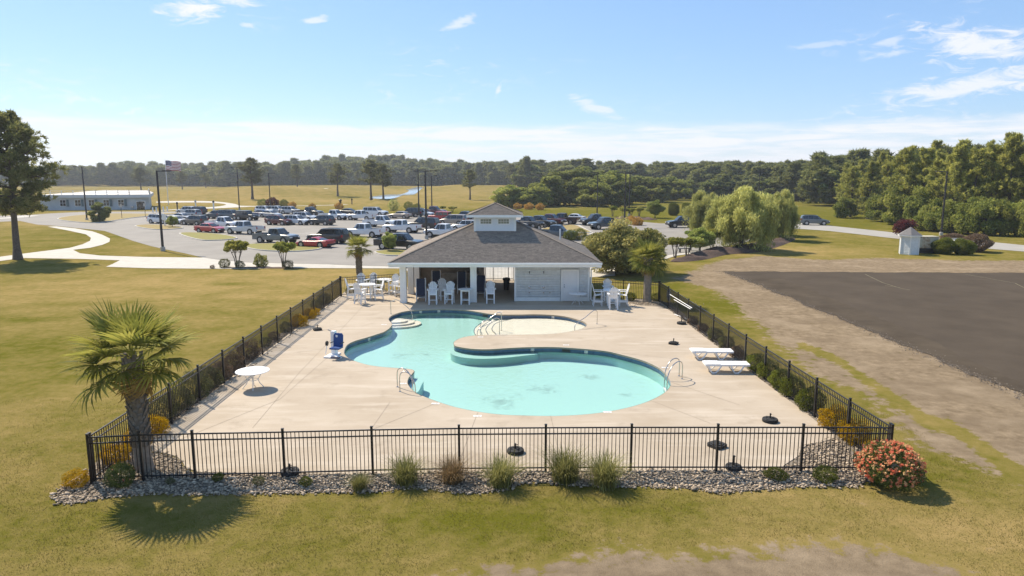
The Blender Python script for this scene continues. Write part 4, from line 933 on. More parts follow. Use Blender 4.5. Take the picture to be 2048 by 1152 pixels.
# life ring and rescue poles on the right fence
g = G(1336, 612, 0)
ring = thing('life_ring', 'grey-white life ring hanging at the far end of the right fence', 'life ring', (g.x, g.y, 0.75))
mb = MB(); mb.tube([(0.10 * math.cos(a) * 0.4, 0.29 * math.sin(a) * 0 + 0.29 * math.cos(a), 0.29 * math.sin(a)) for a in np.linspace(0, 2 * math.pi, 25)], 0.085, 10, cap=False); mb.build('ring', mat('faded_white_foam', (0.55, 0.57, 0.58), 0.6), ring, smooth=60)
MB().tube([(0.05 + 0.05 * math.cos(a * 9), 0.40 * math.cos(a), 0.40 * math.sin(a)) for a in np.linspace(0, 2 * math.pi, 40)], 0.012, 6, cap=False).build('grab_rope', M_plastic, ring)
for i, (p, q, lab) in enumerate([((1340, 589), (1384, 616), 'upper white rescue pole hung along the right fence'), ((1348, 599), (1381, 618), 'lower white rescue pole hung along the right fence')]):
    def onf(x, y):
        xf = 10.02; Yf = None
        u = (x - 1024) / FPX; v = (576 - y) / FPX; dy = math.cos(PITCH) + v * math.sin(PITCH); dz = -math.sin(PITCH) + v * math.cos(PITCH); t = xf / u
        return Vector((xf, dy * t, CAM_H + dz * t))
    a, b_ = onf(*p), onf(*q)
    po = thing('rescue_pole', lab, 'rescue pole', a); MB().tube([(0, 0, 0), b_ - a], 0.022, 8).build('pole', M_plastic, po)
    for t in (0.2, 0.8): MB().tube([(b_ - a) * t, (b_ - a) * t + Vector((0.12, 0, 0))], 0.015, 6).build('bracket', M_black, po)
g = G(1349, 630, DZ); a = thing('vacuum_pole', 'short white pole lying at the foot of the right fence', 'pole', g); MB().tube([(0, 0, 0.04), (0.55, -1.7, 0.04)], 0.03, 8).build('pole', M_plastic, a)

# ------------------------------------------------------------------ cars
M_head = mat('headlamp_lens', (0.75, 0.76, 0.78), 0.1, 0.05, 5, spec=0.9); M_tail = mat('tail_lamp_lens', (0.35, 0.012, 0.012), 0.15, 0.1, 5)
M_grille = mat('grille_black', (0.015, 0.015, 0.016), 0.4, 0.2, 9); M_chrome = mat('chrome_trim', (0.6, 0.6, 0.6), 0.15, 0.05, 5, metal=1.0)
KIND = {  # L, W, wheel radius, front axle, rear axle, body top outline [(x, z)] rear to front, cabin base x0 x1 z, roof x0 x1 z, base half width, roof half width, posts
 'sedan': dict(L=4.7, W=1.82, r=0.33, ax=(1.42, -1.38), top=[(-2.35, .72), (-2.28, .98), (-1.5, 1.02), (-0.8, .98), (0.9, .95), (1.6, .86), (2.2, .72), (2.35, .55)], cab=(-1.75, 1.0, 0.95), roof=(-0.95, 0.25, 1.43), zb=0.22, panes=[(-1.35, -0.42), (-0.34, 0.55)]),
 'suv': dict(L=4.7, W=1.88, r=0.37, ax=(1.40, -1.38), top=[(-2.35, .75), (-2.32, 1.08), (-1.5, 1.10), (0.9, 1.06), (1.6, 1.0), (2.2, .86), (2.35, .62)], cab=(-2.25, 1.15, 1.06), roof=(-1.95, 0.35, 1.70), zb=0.28, panes=[(-1.98, -1.22), (-1.12, -0.32), (-0.22, 0.66)]),
 'bigsuv': dict(L=5.3, W=2.02, r=0.41, ax=(1.62, -1.50), top=[(-2.65, .8), (-2.62, 1.16), (-1.5, 1.18), (1.0, 1.16), (1.8, 1.12), (2.5, 1.02), (2.65, .7)], cab=(-2.6, 1.25, 1.15), roof=(-2.42, 0.55, 1.88), zb=0.34, panes=[(-2.38, -1.42), (-1.30, -0.30), (-0.20, 0.82)]),
 'minivan': dict(L=5.1, W=1.98, r=0.35, ax=(1.55, -1.50), top=[(-2.55, .7), (-2.5, 1.08), (-1.5, 1.08), (1.2, 1.02), (1.9, .92), (2.4, .76), (2.55, .55)], cab=(-2.5, 1.75, 1.03), roof=(-2.25, 0.55, 1.75), zb=0.24, panes=[(-2.2, -1.15), (-1.05, 0.0), (0.1, 1.0)]),
 'jeep': dict(L=4.4, W=1.88, r=0.42, ax=(1.36, -1.34), top=[(-2.15, .85), (-2.12, 1.18), (0.5, 1.18), (0.9, 1.16), (1.9, 1.12), (2.1, .9), (2.2, .7)], cab=(-2.1, 0.72, 1.17), roof=(-2.05, 0.40, 1.86), zb=0.42, panes=[(-2.0, -1.12), (-1.02, -0.32), (-0.24, 0.42)]),
 'pickup': dict(L=5.85, W=2.05, r=0.42, ax=(1.85, -1.75), top=[(-0.62, 1.16), (0.9, 1.18), (1.35, 1.17), (2.1, 1.14), (2.75, 1.06), (2.93, .75)], cab=(-0.62, 1.42, 1.17), roof=(-0.42, 0.78, 1.92), zb=0.42, panes=[(-0.42, 0.32), (0.42, 1.0)], bed=(-2.92, -0.64)),
 'sports': dict(L=4.6, W=1.92, r=0.35, ax=(1.38, -1.30), top=[(-2.3, .62), (-2.25, .88), (-1.5, .90), (-0.6, .82), (0.9, .80), (1.6, .72), (2.2, .55), (2.3, .4)], cab=(-1.55, 0.95, 0.80), roof=(-0.55, 0.08, 1.22), zb=0.16, panes=[(-0.75, 0.42)]),
}
def interp(tab, x):
    for (x0, z0), (x1, z1) in zip(tab, tab[1:]):
        if x0 <= x <= x1: return z0 + (z1 - z0) * (x - x0) / (x1 - x0 + 1e-9)
    return tab[-1][1] if x > tab[-1][0] else tab[0][1]
def make_car_parts(kind):
    """list of (part name, mesh, is_paint, sub-parts)"""
    k = KIND[kind]; L, Wd, r, zb = k['L'], k['W'], k['r'], k['zb']; hw = Wd / 2; parts = []
    x0 = k['top'][0][0]; xs = sorted(set([p[0] for p in k['top']] + list(np.linspace(x0, L / 2, 17))))
    def halfw(x):
        e = min(1.0, (L / 2 - abs(x)) / 0.55); return hw * (0.86 + 0.14 * math.sqrt(max(0, 1 - (1 - e) ** 2)))
    vs = []; fs = []; n = 10
    for x in xs:
        zt = interp(k['top'], x); w_ = halfw(x); e = max(0, 1 - (L / 2 - abs(x)) / 0.3); b0 = zb + 0.12 * e
        if k.get('bed') and x < 0: w_ = hw
        sec = [(w_ * 0.90, b0), (w_ * 0.985, b0 + 0.10), (w_, b0 + (zt - b0) * 0.55), (w_ * 0.97, zt - 0.05), (w_ * 0.90, zt)]
        vs += [(x, y, z) for y, z in sec] + [(x, -y, z) for y, z in reversed(sec)]
    m = len(xs)
    for i in range(m - 1):
        for j in range(n - 1): fs.append((i * n + j, (i + 1) * n + j, (i + 1) * n + j + 1, i * n + j + 1))
        fs.append((i * n + n - 1, (i + 1) * n + n - 1, (i + 1) * n, i * n))
    fs += [tuple(range(n)), tuple(range(m * n - 1, (m - 1) * n - 1, -1))]
    parts.append(('body', MB().add(vs, fs).mesh('body_' + kind, M_white, 32), True, []))
    cx0, cx1, cz = k['cab']; rx0, rx1, rz = k['roof']; wb = hw * 0.90; wr = hw * (0.70 if kind != 'jeep' else 0.84)
    B = [(cx0, wb), (cx1, wb * 0.93)]; T = [(rx0, wr), (rx1, wr)]
    def lerp(a, b_, t): return tuple(a[i] + (b_[i] - a[i]) * t for i in range(3))
    # cabin shell with a slightly domed roof
    rl = [rx0 - 0.06, rx0 + 0.12, (rx0 + rx1) / 2, rx1 - 0.12, rx1 + 0.06]; dome = [-0.04, 0, 0.025, 0, -0.04]
    vs = [(cx0, wb, cz - 0.03), (cx1, wb * 0.93, cz - 0.03), (cx1, -wb * 0.93, cz - 0.03), (cx0, -wb, cz - 0.03)]; top = []
    for x, d in zip(rl, dome): top += [(x, wr, rz - 0.05 + d), (x, wr * 0.8, rz + d), (x, -wr * 0.8, rz + d), (x, -wr, rz - 0.05 + d)]
    vs += top; o = 4; q = len(rl); fs = []
    for i in range(q - 1):
        for j in range(3): fs.append((o + i * 4 + j, o + i * 4 + j + 1, o + (i + 1) * 4 + j + 1, o + (i + 1) * 4 + j)[::-1])
    fs.append((0,) + tuple(o + i * 4 for i in range(q)) + (1,)); fs.append((2,) + tuple(o + i * 4 + 3 for i in range(q - 1, -1, -1)) + (3,))
    fs.append((3, o + 3, o + 2, o + 1, o, 0)); e = o + (q - 1) * 4; fs.append((1, e, e + 1, e + 2, e + 3, 2))
    parts.append(('cabin', MB().add(vs, fs).mesh('cabin_' + kind, M_white, 35), True, []))
    def pane(name, quad, off):
        mb = MB(); qv = [Vector(p) + Vector(off) for p in quad]; mb.add(qv, [(0, 1, 2, 3)]); mb.add([p - Vector(off) * 0.5 for p in qv], [(3, 2, 1, 0)])
        parts.append((name, mb.mesh(name + '_' + kind, M_glass), False, []))
    zt_ = rz - 0.09; zb_ = cz + 0.03
    for (p0, p1) in k['panes']:
        for s in (1, -1):
            def sx(x, z): # follow the slope of the screens near the ends
                t = (z - cz) / (rz - cz); lo = cx0 + (rx0 - cx0) * t + 0.10; hi = cx1 + (rx1 - cx1) * t - 0.12; return min(max(x, lo), hi)
            def sy(z): t = (z - cz) / (rz - 0.05 - cz); return s * (wb * 0.965 + (wr - wb * 0.965) * t)
            qd = [(sx(p0, zb_), sy(zb_), zb_), (sx(p1, zb_), sy(zb_), zb_), (sx(p1, zt_), sy(zt_), zt_), (sx(p0, zt_), sy(zt_), zt_)]
            if s < 0: qd = qd
            pane('side_window', qd if s < 0 else qd[::-1], (0, s * 0.030, 0.004))
    fw = [(cx1, -wb * 0.80, cz + 0.02), (cx1, wb * 0.80, cz + 0.02), (rx1 + 0.06, wr * 0.86, rz - 0.08), (rx1 + 0.06, -wr * 0.86, rz - 0.08)]
    pane('windscreen', fw, (0.020, 0, 0.014))
    rw = [(cx0 + (rx0 - cx0) * 0.15, wb * 0.8, cz + 0.08), (cx0 + (rx0 - cx0) * 0.15, -wb * 0.8, cz + 0.08), (rx0 - 0.05, -wr * 0.84, rz - 0.10), (rx0 - 0.05, wr * 0.84, rz - 0.10)]
    pane('rear_window', rw, (-0.022, 0, 0.012))
    if k.get('bed'):
        b0, b1 = k['bed']; zt2 = 1.20; zf2 = 0.78; mb = MB()
        for s in (1, -1): mb.box(((b0 + b1) / 2, s * (hw - 0.05), (zb + zt2) / 2 + 0.02), (b1 - b0, 0.10, zt2 - zb - 0.04))
        parts.append(('bed', mb.mesh('bed_side', M_white), True, []))
        mb = MB(); mb.box((b0 + 0.04, 0, (zb + zt2) / 2 + 0.06), (0.08, Wd - 0.21, zt2 - zb - 0.14)); parts.append(('tailgate', mb.mesh('tailgate', M_white), True, []))
        mb = MB(); mb.box(((b0 + b1) / 2, 0, zf2), (b1 - b0 - 0.1, Wd - 0.22, 0.05)); mb.box((b1 - 0.03, 0, 0.9), (0.05, Wd - 0.22, 0.5)); parts.append(('bed_liner', mb.mesh('bed_liner', M_blacktrim), False, []))
    for x in k['ax']:
        for s in (1, -1):
            arch = MB(); arch.tube([(x, s * (hw - 0.35), r), (x, s * (hw + 0.004), r)], r + 0.075, 20); parts.append(('wheel_arch', arch.mesh('wheel_arch', M_blacktrim), False, []))
            ty = MB(); ty.tube([(x, s * (hw - 0.24), r), (x, s * (hw - 0.22), r), (x, s * (hw - 0.01), r), (x, s * (hw + 0.012), r)], [r * 0.93, r, r, r * 0.93], 20)
            ri = MB(); ri.tube([(x, s * (hw - 0.02), r), (x, s * (hw + 0.020), r)], r * 0.62, 16)
            for q2 in range(5): a = q2 * 2 * math.pi / 5; ri.bar((x + 0.05 * math.cos(a), s * (hw + 0.022), r + 0.05 * math.sin(a)), (x + r * 0.6 * math.cos(a), s * (hw + 0.022), r + r * 0.6 * math.sin(a)), 0.05, 0.02, up=(0, 1, 0))
            parts.append(('wheel', ty.mesh('tyre', M_rubber, 40), False, [('rim', ri.mesh('rim', M_rim))]))
    zl = interp(k['top'], L / 2 - 0.12) - 0.12; wl_ = halfw(L / 2 - 0.08)
    for s in (1, -1):
        parts.append(('headlight', MB().box((L / 2 - 0.10, s * (wl_ - 0.20), zl), (0.22, 0.40, 0.13)).mesh('headlight', M_head), False, []))
        xr = -L / 2 + 0.09
        parts.append(('tail_light', MB().box((xr - 0.03, s * (halfw(-L / 2 + 0.1) - 0.10), 1.0 if kind not in ('sedan', 'sports') else 0.82), (0.16, 0.20, 0.30 if kind not in ('sedan', 'sports') else 0.14)).mesh('tail_light', M_tail), False, []))
        xm = cx1 - 0.35; parts.append(('mirror', MB().box((xm, s * (hw + 0.06), cz + 0.10), (0.14, 0.20, 0.15)).mesh('mirror', M_blacktrim), False, []))
    parts.append(('grille', MB().box((L / 2 - 0.03, 0, zl - 0.10), (0.09, wl_ * 1.1, 0.24)).mesh('grille', M_grille), False, []))
    parts.append(('front_bumper', MB().box((L / 2 - 0.06, 0, zb + 0.20), (0.20, wl_ * 1.92, 0.20)).mesh('bumper', M_blacktrim), False, []))
    parts.append(('rear_bumper', MB().box((-L / 2 + 0.06, 0, zb + 0.22), (0.20, wl_ * 1.92, 0.20)).mesh('bumper', M_chrome if kind == 'pickup' else M_blacktrim), False, []))
    if kind == 'jeep': parts.append(('spare_wheel', MB().tube([(-L / 2 - 0.02, 0, 1.05), (-L / 2 - 0.22, 0, 1.05)], 0.40, 20).mesh('spare', M_rubber), False, []))
    if kind in ('suv', 'bigsuv'):
        for s in (1, -1): parts.append(('roof_rail', MB().bar((rx0 + 0.2, s * wr * 0.86, rz + 0.03), (rx1 - 0.2, s * wr * 0.86, rz + 0.03), 0.04, 0.03).mesh('roof_rail', M_blacktrim), False, []))
    return parts
CARLIB = {k: make_car_parts(k) for k in KIND}
NAMEOF = dict(sedan='sedan', suv='suv', bigsuv='suv', minivan='minivan', jeep='off_road_suv', pickup='pickup_truck', sports='sports_car')
CATOF = dict(sedan='car', suv='SUV', bigsuv='SUV', minivan='minivan', jeep='SUV', pickup='pickup truck', sports='sports car')
C = dict(white=(0.74, 0.74, 0.74), silver=(0.42, 0.43, 0.44), grey=(0.13, 0.145, 0.15), dark=(0.028, 0.030, 0.034), black=(0.010, 0.010, 0.012), red=(0.42, 0.012, 0.016), maroon=(0.10, 0.012, 0.014), taupe=(0.10, 0.085, 0.07),
         blue=(0.02, 0.04, 0.11), slate=(0.055, 0.075, 0.095), tan=(0.33, 0.27, 0.22), brown=(0.055, 0.026, 0.02), pearl=(0.55, 0.56, 0.57))
def car(kind, col, px, py, ang, label, dz=0.02, s=1.0):
    g = G(px, py - 1.2, dz); o = thing(NAMEOF[kind], label, CATOF[kind], (g.x, g.y, dz), R(ang), 'vehicles in the car park'); pm = paint(C[col])
    o.scale = (s, s, s)
    for nm, me_, isp, subs in CARLIB[kind]:
        c_ = link(nm, me_, o)
        if isp: c_.material_slots[0].link = 'OBJECT'; c_.material_slots[0].material = pm
        for sn, sm in subs: link(sn, sm, c_)
    return o
RT, LT = -20, 160
car('suv', 'white', 322, 448, RT, 'white SUV beside the small kerbed island nearest the clubhouse')
car('sedan', 'white', 353, 449, RT - 5, 'white saloon right behind the island sapling, nose towards the camera')
car('sedan', 'pearl', 366, 442, RT, 'pearl white saloon between the white saloon and the taupe SUV')
car('suv', 'taupe', 389, 451, LT, 'taupe SUV parked tail towards the red saloon')
car('suv', 'silver', 381, 436.5, LT, 'silver SUV with roof rails behind the taupe SUV')
car('suv', 'pearl', 374, 429, LT, 'pale SUV at the far kerb by the flagpole')
car('suv', 'dark', 393, 429.5, LT, 'dark grey SUV at the far kerb left of the white marker post')
car('sedan', 'red', 421, 466, RT, 'bright red saloon beside the kerbed grass island')
car('pickup', 'white', 447, 458, RT, 'white pickup behind the red saloon')
car('pickup', 'pearl', 490, 469, LT, 'silvery white pickup with its tailgate to the right, next to the red saloon')
car('suv', 'slate', 433, 438.5, LT, 'small slate SUV left of the blue-grey SUV in the far row')
car('bigsuv', 'slate', 463, 440, RT, 'long blue-grey SUV in front of the black off-roader')
car('jeep', 'black', 495, 441.5, RT, 'black boxy off-roader with a spare wheel')
car('sedan', 'blue', 521, 434.5, LT, 'dark blue saloon right of the black off-roader')
car('sedan', 'silver', 541, 436, RT, 'silver saloon above the maroon SUV')
car('suv', 'white', 531, 428, RT, 'white SUV at the far kerb left of the lamp by the red shrubs')
car('suv', 'pearl', 556, 428, RT, 'pearl SUV second from the lamp at the far kerb')
car('suv', 'silver', 582, 429, RT, 'silver SUV at the far kerb beside the black pickup')
car('pickup', 'black', 619, 433, RT, 'black pickup at the far kerb facing right')
car('suv', 'maroon', 558, 451, RT, 'dark maroon SUV in the middle of the lot')
car('suv', 'white', 594, 450.5, RT, 'white crossover right beside the maroon SUV')
car('suv', 'pearl', 611, 443, RT, 'pale SUV behind the white crossover')
car('suv', 'dark', 643, 451, LT, 'charcoal SUV with its tail to the right of the white crossover')
car('pickup', 'white', 668, 440.5, RT, 'white pickup nose to nose with another white pickup in the far row')
car('pickup', 'white', 723, 441.5, LT, 'white pickup facing left in the far row')
car('sedan', 'dark', 699, 431, RT, 'dark saloon at the far kerb between two white pickups')
car('bigsuv', 'white', 751, 433, RT, 'large white SUV at the far kerb')
car('pickup', 'grey', 553, 487, RT, 'grey pickup beside the kerbed island with the crape myrtles')
car('sports', 'red', 631, 495, LT, 'low bright red sports car at the end of the kerbed island')
car('bigsuv', 'black', 657, 487, LT, 'large black SUV behind the red sports car')
car('pickup', 'white', 730, 475, LT, 'white crew cab pickup behind the small palm')
car('pickup', 'white', 762, 455, RT, 'white pickup facing right in the middle row')
car('pickup', 'white', 804, 466, LT, 'white pickup with black wheels, tail to the tall double lamp post')
car('pickup', 'black', 800, 500, RT, 'black pickup just left of the pool house roof')
car('bigsuv', 'black', 846, 460, LT, 'black SUV behind the tall double lamp post')
car('sedan', 'tan', 800, 438, LT, 'tan saloon in the far row')
car('bigsuv', 'dark', 823, 435, LT, 'dark SUV in the far row left of the rear lamp post')
car('suv', 'pearl', 845, 435, RT, 'pale SUV in the far row under the rear lamp post')
car('pickup', 'maroon', 866, 431, RT, 'dark red pickup at the far kerb')
car('jeep', 'red', 879, 444, LT, 'red off-roader with a dark top')
car('minivan', 'tan', 906, 450, LT, 'tan minivan left of the cupola')
car('pickup', 'dark', 933, 444, LT, 'dark pickup behind the tan minivan')
car('pickup', 'white', 890, 476, LT, 'white pickup showing above the left slope of the pool house roof')
car('suv', 'white', 932, 463, LT, 'white SUV just left of the cupola')
car('sedan', 'white', 1027, 458, RT, 'white car just right of the cupola')
car('pickup', 'dark', 1052, 457, -30, 'dark pickup right of the cupola, nose towards the camera')
car('pickup', 'black', 1076, 455, -30, 'black pickup second from the cupola')
car('pickup', 'maroon', 1098, 451, -30, 'dark maroon pickup third from the cupola')
car('pickup', 'brown', 1126, 449, LT - 5, 'brown pickup with pale wheel arches at the end of the row')
car('sedan', 'white', 1146, 444, LT, 'small white car beyond the brown pickup')
car('pickup', 'black', 1193, 451, 200, 'black pickup in front of the tan island, farther of two')
car('pickup', 'slate', 1212, 459, 200, 'dark slate pickup above the big round bush')
car('pickup', 'slate', 1110, 479, RT, 'dark pickup showing above the right slope of the pool house roof')
car('bigsuv', 'black', 1365, 456, 184, 'black SUV alone on the open tarmac left of the willow')
car('suv', 'grey', 1628, 451, -12, 'grey SUV driving along the road beyond the willows')

# ------------------------------------------------------------------ lamp posts, flag, signs
def lamp(px, py, ytop, arms, label):
    g = G(px, py); h = min(12.5, height_at(px, ytop, g.y)); o = thing('lamp_post', label, 'lamp post', g, 0, 'car park lamp posts')
    MB().lathe([(0.26, 0), (0.26, 0.45), (0.22, 0.5)], 14).build('footing', M_kerb, o)
    MB().tube([(0, 0, 0.4), (0, 0, h)], [0.15, 0.10], 10).build('pole', M_pole, o)
    for a in arms:
        MB().bar((0, 0, h - 0.1), (a * 0.75, 0, h - 0.06), 0.07, 0.07).build('arm', M_pole, o)
        MB().box((a * 1.15, 0, h - 0.05), (0.85, 0.38, 0.13)).build('lamp_head', M_pole, o)
lamp(326, 502, 341, [1], 'dark lamp post on the grass verge nearest the camera on the left')
lamp(174, 441, 333, [-1], 'dark lamp post on the drive island left of the flagpole')
lamp(479, 421, 334, [-1, 1], 'dark double lamp post beside the first golf course pine')
lamp(541, 417, 346, [1], 'dark lamp post among the red shrubs at the far kerb')
lamp(838, 436, 338, [-1, 1], 'dark double lamp post in the middle of the car park, behind another')
lamp(853, 478, 341, [-1, 1], 'dark double lamp post close behind the left roof slope')
lamp(864, 425, 351, [1], 'dark lamp post at the far kerb behind the two double lamps')
lamp(1194, 431, 344, [-1, 1], 'dark lamp post against the mid-distance trees, left of a pair')
lamp(1249, 453, 345, [-1, 1], 'dark double lamp post above the big round bush')
lamp(1258, 432, 346, [-1, 1], 'dark lamp post just behind the double lamp above the round bush')
lamp(1516, 408, 346, [1], 'distant lamp post above the willow')
lamp(1882, 471, 342, [-1], 'lamp post in front of the roadside pine wood')
g = G(337, 410); fpole = thing('flagpole', 'tall white flagpole flying a flag beside the grey clubhouse', 'flagpole', g); hp = height_at(331, 319, g.y)
MB().tube([(0, 0, 0), (0, 0, hp)], [0.11, 0.05], 8).build('pole', M_white, fpole); MB().lathe([(0.02, 0), (0.12, 0.06), (0.12, 0.12), (0.02, 0.2)], 10, (0, 0, hp)).build('finial', M_rim, fpole)
flag = thing('flag', 'flag with red and white stripes and a blue starred corner flying from the flagpole', 'flag', (g.x + 0.1, g.y, hp - 0.3))
fw_, fh_ = 4.3, 2.7; M_fr = mat('flag_red', (0.30, 0.02, 0.03), 0.8); M_fw = mat('flag_white', (0.72, 0.70, 0.70), 0.8); M_fb = mat('flag_blue', (0.012, 0.02, 0.10), 0.8)
def fpt(u, v): return (fw_ * u, 0.28 * math.sin(u * 9 + v) * (0.3 + u), -fh_ * v - 0.35 * u * math.sin(u * 2.2) + 0.08 * math.sin(u * 11))
for i in range(13):
    u0 = 0.4 if i < 7 else 0.0; us_ = np.linspace(u0, 1, 15); mb = MB(); n = len(us_)
    mb.add([fpt(u, i / 13) for u in us_] + [fpt(u, (i + 1) / 13) for u in us_], [(n + j, n + j + 1, j + 1, j) for j in range(n - 1)]); mb.build('stripe', M_fr if i % 2 == 0 else M_fw, flag)
mb = MB(); us_ = np.linspace(0, 0.4, 8); mb.add([fpt(u, 0) for u in us_] + [fpt(u, 7 / 13) for u in us_], [(8 + j, 9 + j, j + 1, j) for j in range(7)]); cant = mb.build('canton', M_fb, flag)
mb = MB()
for r_ in range(9):
    for q in range(6 if r_ % 2 == 0 else 5):
        u = 0.4 * ((q + (0.5 if r_ % 2 == 0 else 1.0)) / 6); v = 7 / 13 * (r_ + 0.7) / 9.6; p = Vector(fpt(u, v))
        pts = []
        for k in range(10): a = math.pi / 2 + k * math.pi / 5; rr_ = 0.075 if k % 2 == 0 else 0.03; pts.append((p.x + rr_ * math.cos(a), p.y - 0.02, p.z + rr_ * math.sin(a)))
        mb.add(pts, [tuple(range(10))])
mb.build('stars', M_fw, cant)['kind'] = 'stuff'
# grey clubhouse
g = G(262, 419.5); CBX = G(78, 421).x; CRX = G(268, 419).x; CY0 = g.y
club = thing('clubhouse', 'long low grey clubhouse with blue shutters, a pale roof and a white roof railing', 'building', (0, 0, 0))
M_cwall = mat('clubhouse_grey', (0.46, 0.49, 0.51), 0.8, 0.1, 0.6); M_croof = mat('pale_roof_membrane', (0.50, 0.47, 0.43), 0.7, 0.12, 0.2)
Rx2 = G(318, 417).x; Ry2 = CY0 + 14
kb = (CY0 + 24) / (CY0 + 2); Rb = Rx2 * kb + 0.6
foot = [(CBX, CY0 - 3), (CRX, CY0), (Rx2, CY0 + 2), (Rb, CY0 + 24), (CBX, CY0 + 24)]
MB().prism(foot, 0, 3.0).build('wall', M_cwall, club)
mb = MB(); e = 0.8
ef = [(CBX, CY0 - 3 - e), (CRX, CY0 - e), (Rx2 + e, CY0 + 2 - e), (Rb + e, CY0 + 24), (CBX, CY0 + 24)]
mb.prism(ef, 3.0, 3.75); mb.build('cornice', mat('clubhouse_cornice', (0.52, 0.55, 0.57), 0.7, 0.05), club)
mb = MB(); mb.add([(x, y, 3.76) for x, y in ef[:4]] + [(Rb - 1, CY0 + 23.9, 4.35), (CBX, CY0 + 24, 4.35)], [(0, 1, 5), (1, 4, 5), (1, 2, 4), (2, 3, 4)]); rfc = mb.build('roof', M_croof, club)
rail_pts = [Vector((x, y, 3.76)) for x, y in [(CBX, CY0 - 3.2), (CRX, CY0 - 0.3), (Rx2 + 0.3, CY0 + 1.8), (Rb + 0.5, CY0 + 22)]]
for a, b_ in zip(rail_pts, rail_pts[1:]):
    k = max(1, int((b_ - a).length / 2.4))
    for j in range(k + 1): p = a.lerp(b_, j / k); MB().box((p.x, p.y, 4.3), (0.12, 0.12, 1.1)).build('railing_post', M_white, club)
    for z in (4.75, 4.3): MB().bar(Vector((a.x, a.y, z)), Vector((b_.x, b_.y, z)), 0.07, 0.07).build('railing_bar', M_white, club)
dirw = (Vector((CRX, CY0, 0)) - Vector((CBX, CY0 - 3, 0))).normalized(); aw = math.atan2(dirw.y, dirw.x); M_shut = mat('blue_grey_shutter', (0.10, 0.15, 0.165), 0.7)
for px in (139, 166, 191, 218, 245):
    x = G(px, 419.5).x; y = CY0 - 3 + 3 * (x - CBX) / (CRX - CBX)
    wv = MB().box((0, 0, 0), (1.5, 0.1, 1.7), aw).build('window', M_white, club, (x, y - 0.03, 1.75)); MB().box((0, -0.05, 0), (1.25, 0.06, 1.45), aw).build('pane', M_glass, wv)
    mm = MB(); mm.box((0, -0.09, 0), (0.06, 0.03, 1.45), aw); mm.box((0, -0.092, 0), (1.25, 0.03, 0.06), aw); mm.build('muntin', M_white, wv)
    for s in (-1, 1): MB().box((s * 1.1, -0.02, 0), (0.6, 0.08, 1.7), aw).build('shutter', M_shut, wv)
d2 = (Vector((Rx2, CY0 + 2, 0)) - Vector((CRX, CY0, 0))); a2 = math.atan2(d2.y, d2.x)
for t, w_ in ((0.40, 0.7), (0.62, 1.1)):
    p = Vector((CRX, CY0, 0)) + d2 * t; dd = MB().box((0, 0, 1.05), (w_ + 0.3, 0.1, 2.2), a2).build('door_frame', M_white, club, (p.x, p.y - 0.05, 0)); MB().box((0, -0.05, 1.0), (w_, 0.06, 2.0), a2).build('door', M_glass, dd)
MB().box((G(271, 419).x, CY0 - 0.1, 0.75), (0.6, 0.4, 0.5)).build('meter_box', M_rim, club)
for i, px in enumerate((306, 313, 320, 327, 335)):
    g = G(px, 425 - i * 0.5); o = thing('bollard', ORD[i] + ' white bollard from the clubhouse door', 'bollard', g, 0, 'white bollards by the clubhouse'); MB().lathe([(0.14, 0), (0.14, 1.1), (0.1, 1.2)], 10).build('post', M_white, o)
def marker(px, py, h, label, m=M_white, top=M_black, w=0.25):
    o = thing('marker_post', label, 'marker post', G(px, py)); MB().box((0, 0, h / 2), (w, w, h)).build('post', m, o); MB().lathe([(w * 0.9, 0), (w, 0.25), (w * 0.4, 0.5)], 10, (0, 0, h)).build('cap', top, o)
marker(428, 424, 2.2, 'white marker post with a dark cap at the far kerb'); marker(355, 420, 1.5, 'short dark marker post near the flagpole', M_bark); marker(392, 420, 1.9, 'white marker post behind the dark SUV', M_white, M_rim)
marker(681, 411, 1.3, 'dark golf waste bin beside the golf path', M_black, M_black, 0.5); marker(704, 409, 1.3, 'thin dark golf post beside the golf path', M_bark)
marker(1078, 461, 0.7, 'small grey hydrant post right of the cupola', M_rim, M_black, 0.25)
for i, (px, py, lab) in enumerate([(244, 437, 'small sign on a thin brown post on the drive island'), (291, 434, 'thin brown sign post beside the drive island kerb')]):
    o = thing('sign_post', lab, 'sign', G(px, py)); MB().tube([(0, 0, 0), (0, 0, 2.6)], 0.05, 8).build('post', M_bark, o); MB().box((0, -0.04, 2.5), (0.45, 0.03, 0.6)).build('sign_plate', M_rim, o)
o = thing('kerb_sign', 'white notice board on the small kerbed island', 'sign', G(330, 453)); MB().box((0, 0, 1.0), (0.16, 0.16, 2.0)).build('post', M_white, o); MB().box((0, -0.1, 1.5), (0.7, 0.05, 0.9)).build('board', M_white, o)
# benches under the crape myrtles
for i, (px, py, lab) in enumerate([(1369, 505, 'dark low bench behind the crape myrtle row, nearer the palm'), (1390, 501, 'dark low bench behind the crape myrtle row, nearer the willow')]):
    o = thing('bench', lab, 'bench', G(px, py), 0.15); MB().box((0, 0, 0.45), (1.5, 0.4, 0.06)).build('seat', M_black, o)
    for s in (-1, 1): MB().box((s * 0.55, 0, 0.21), (0.08, 0.36, 0.42)).build('leg', M_black, o)
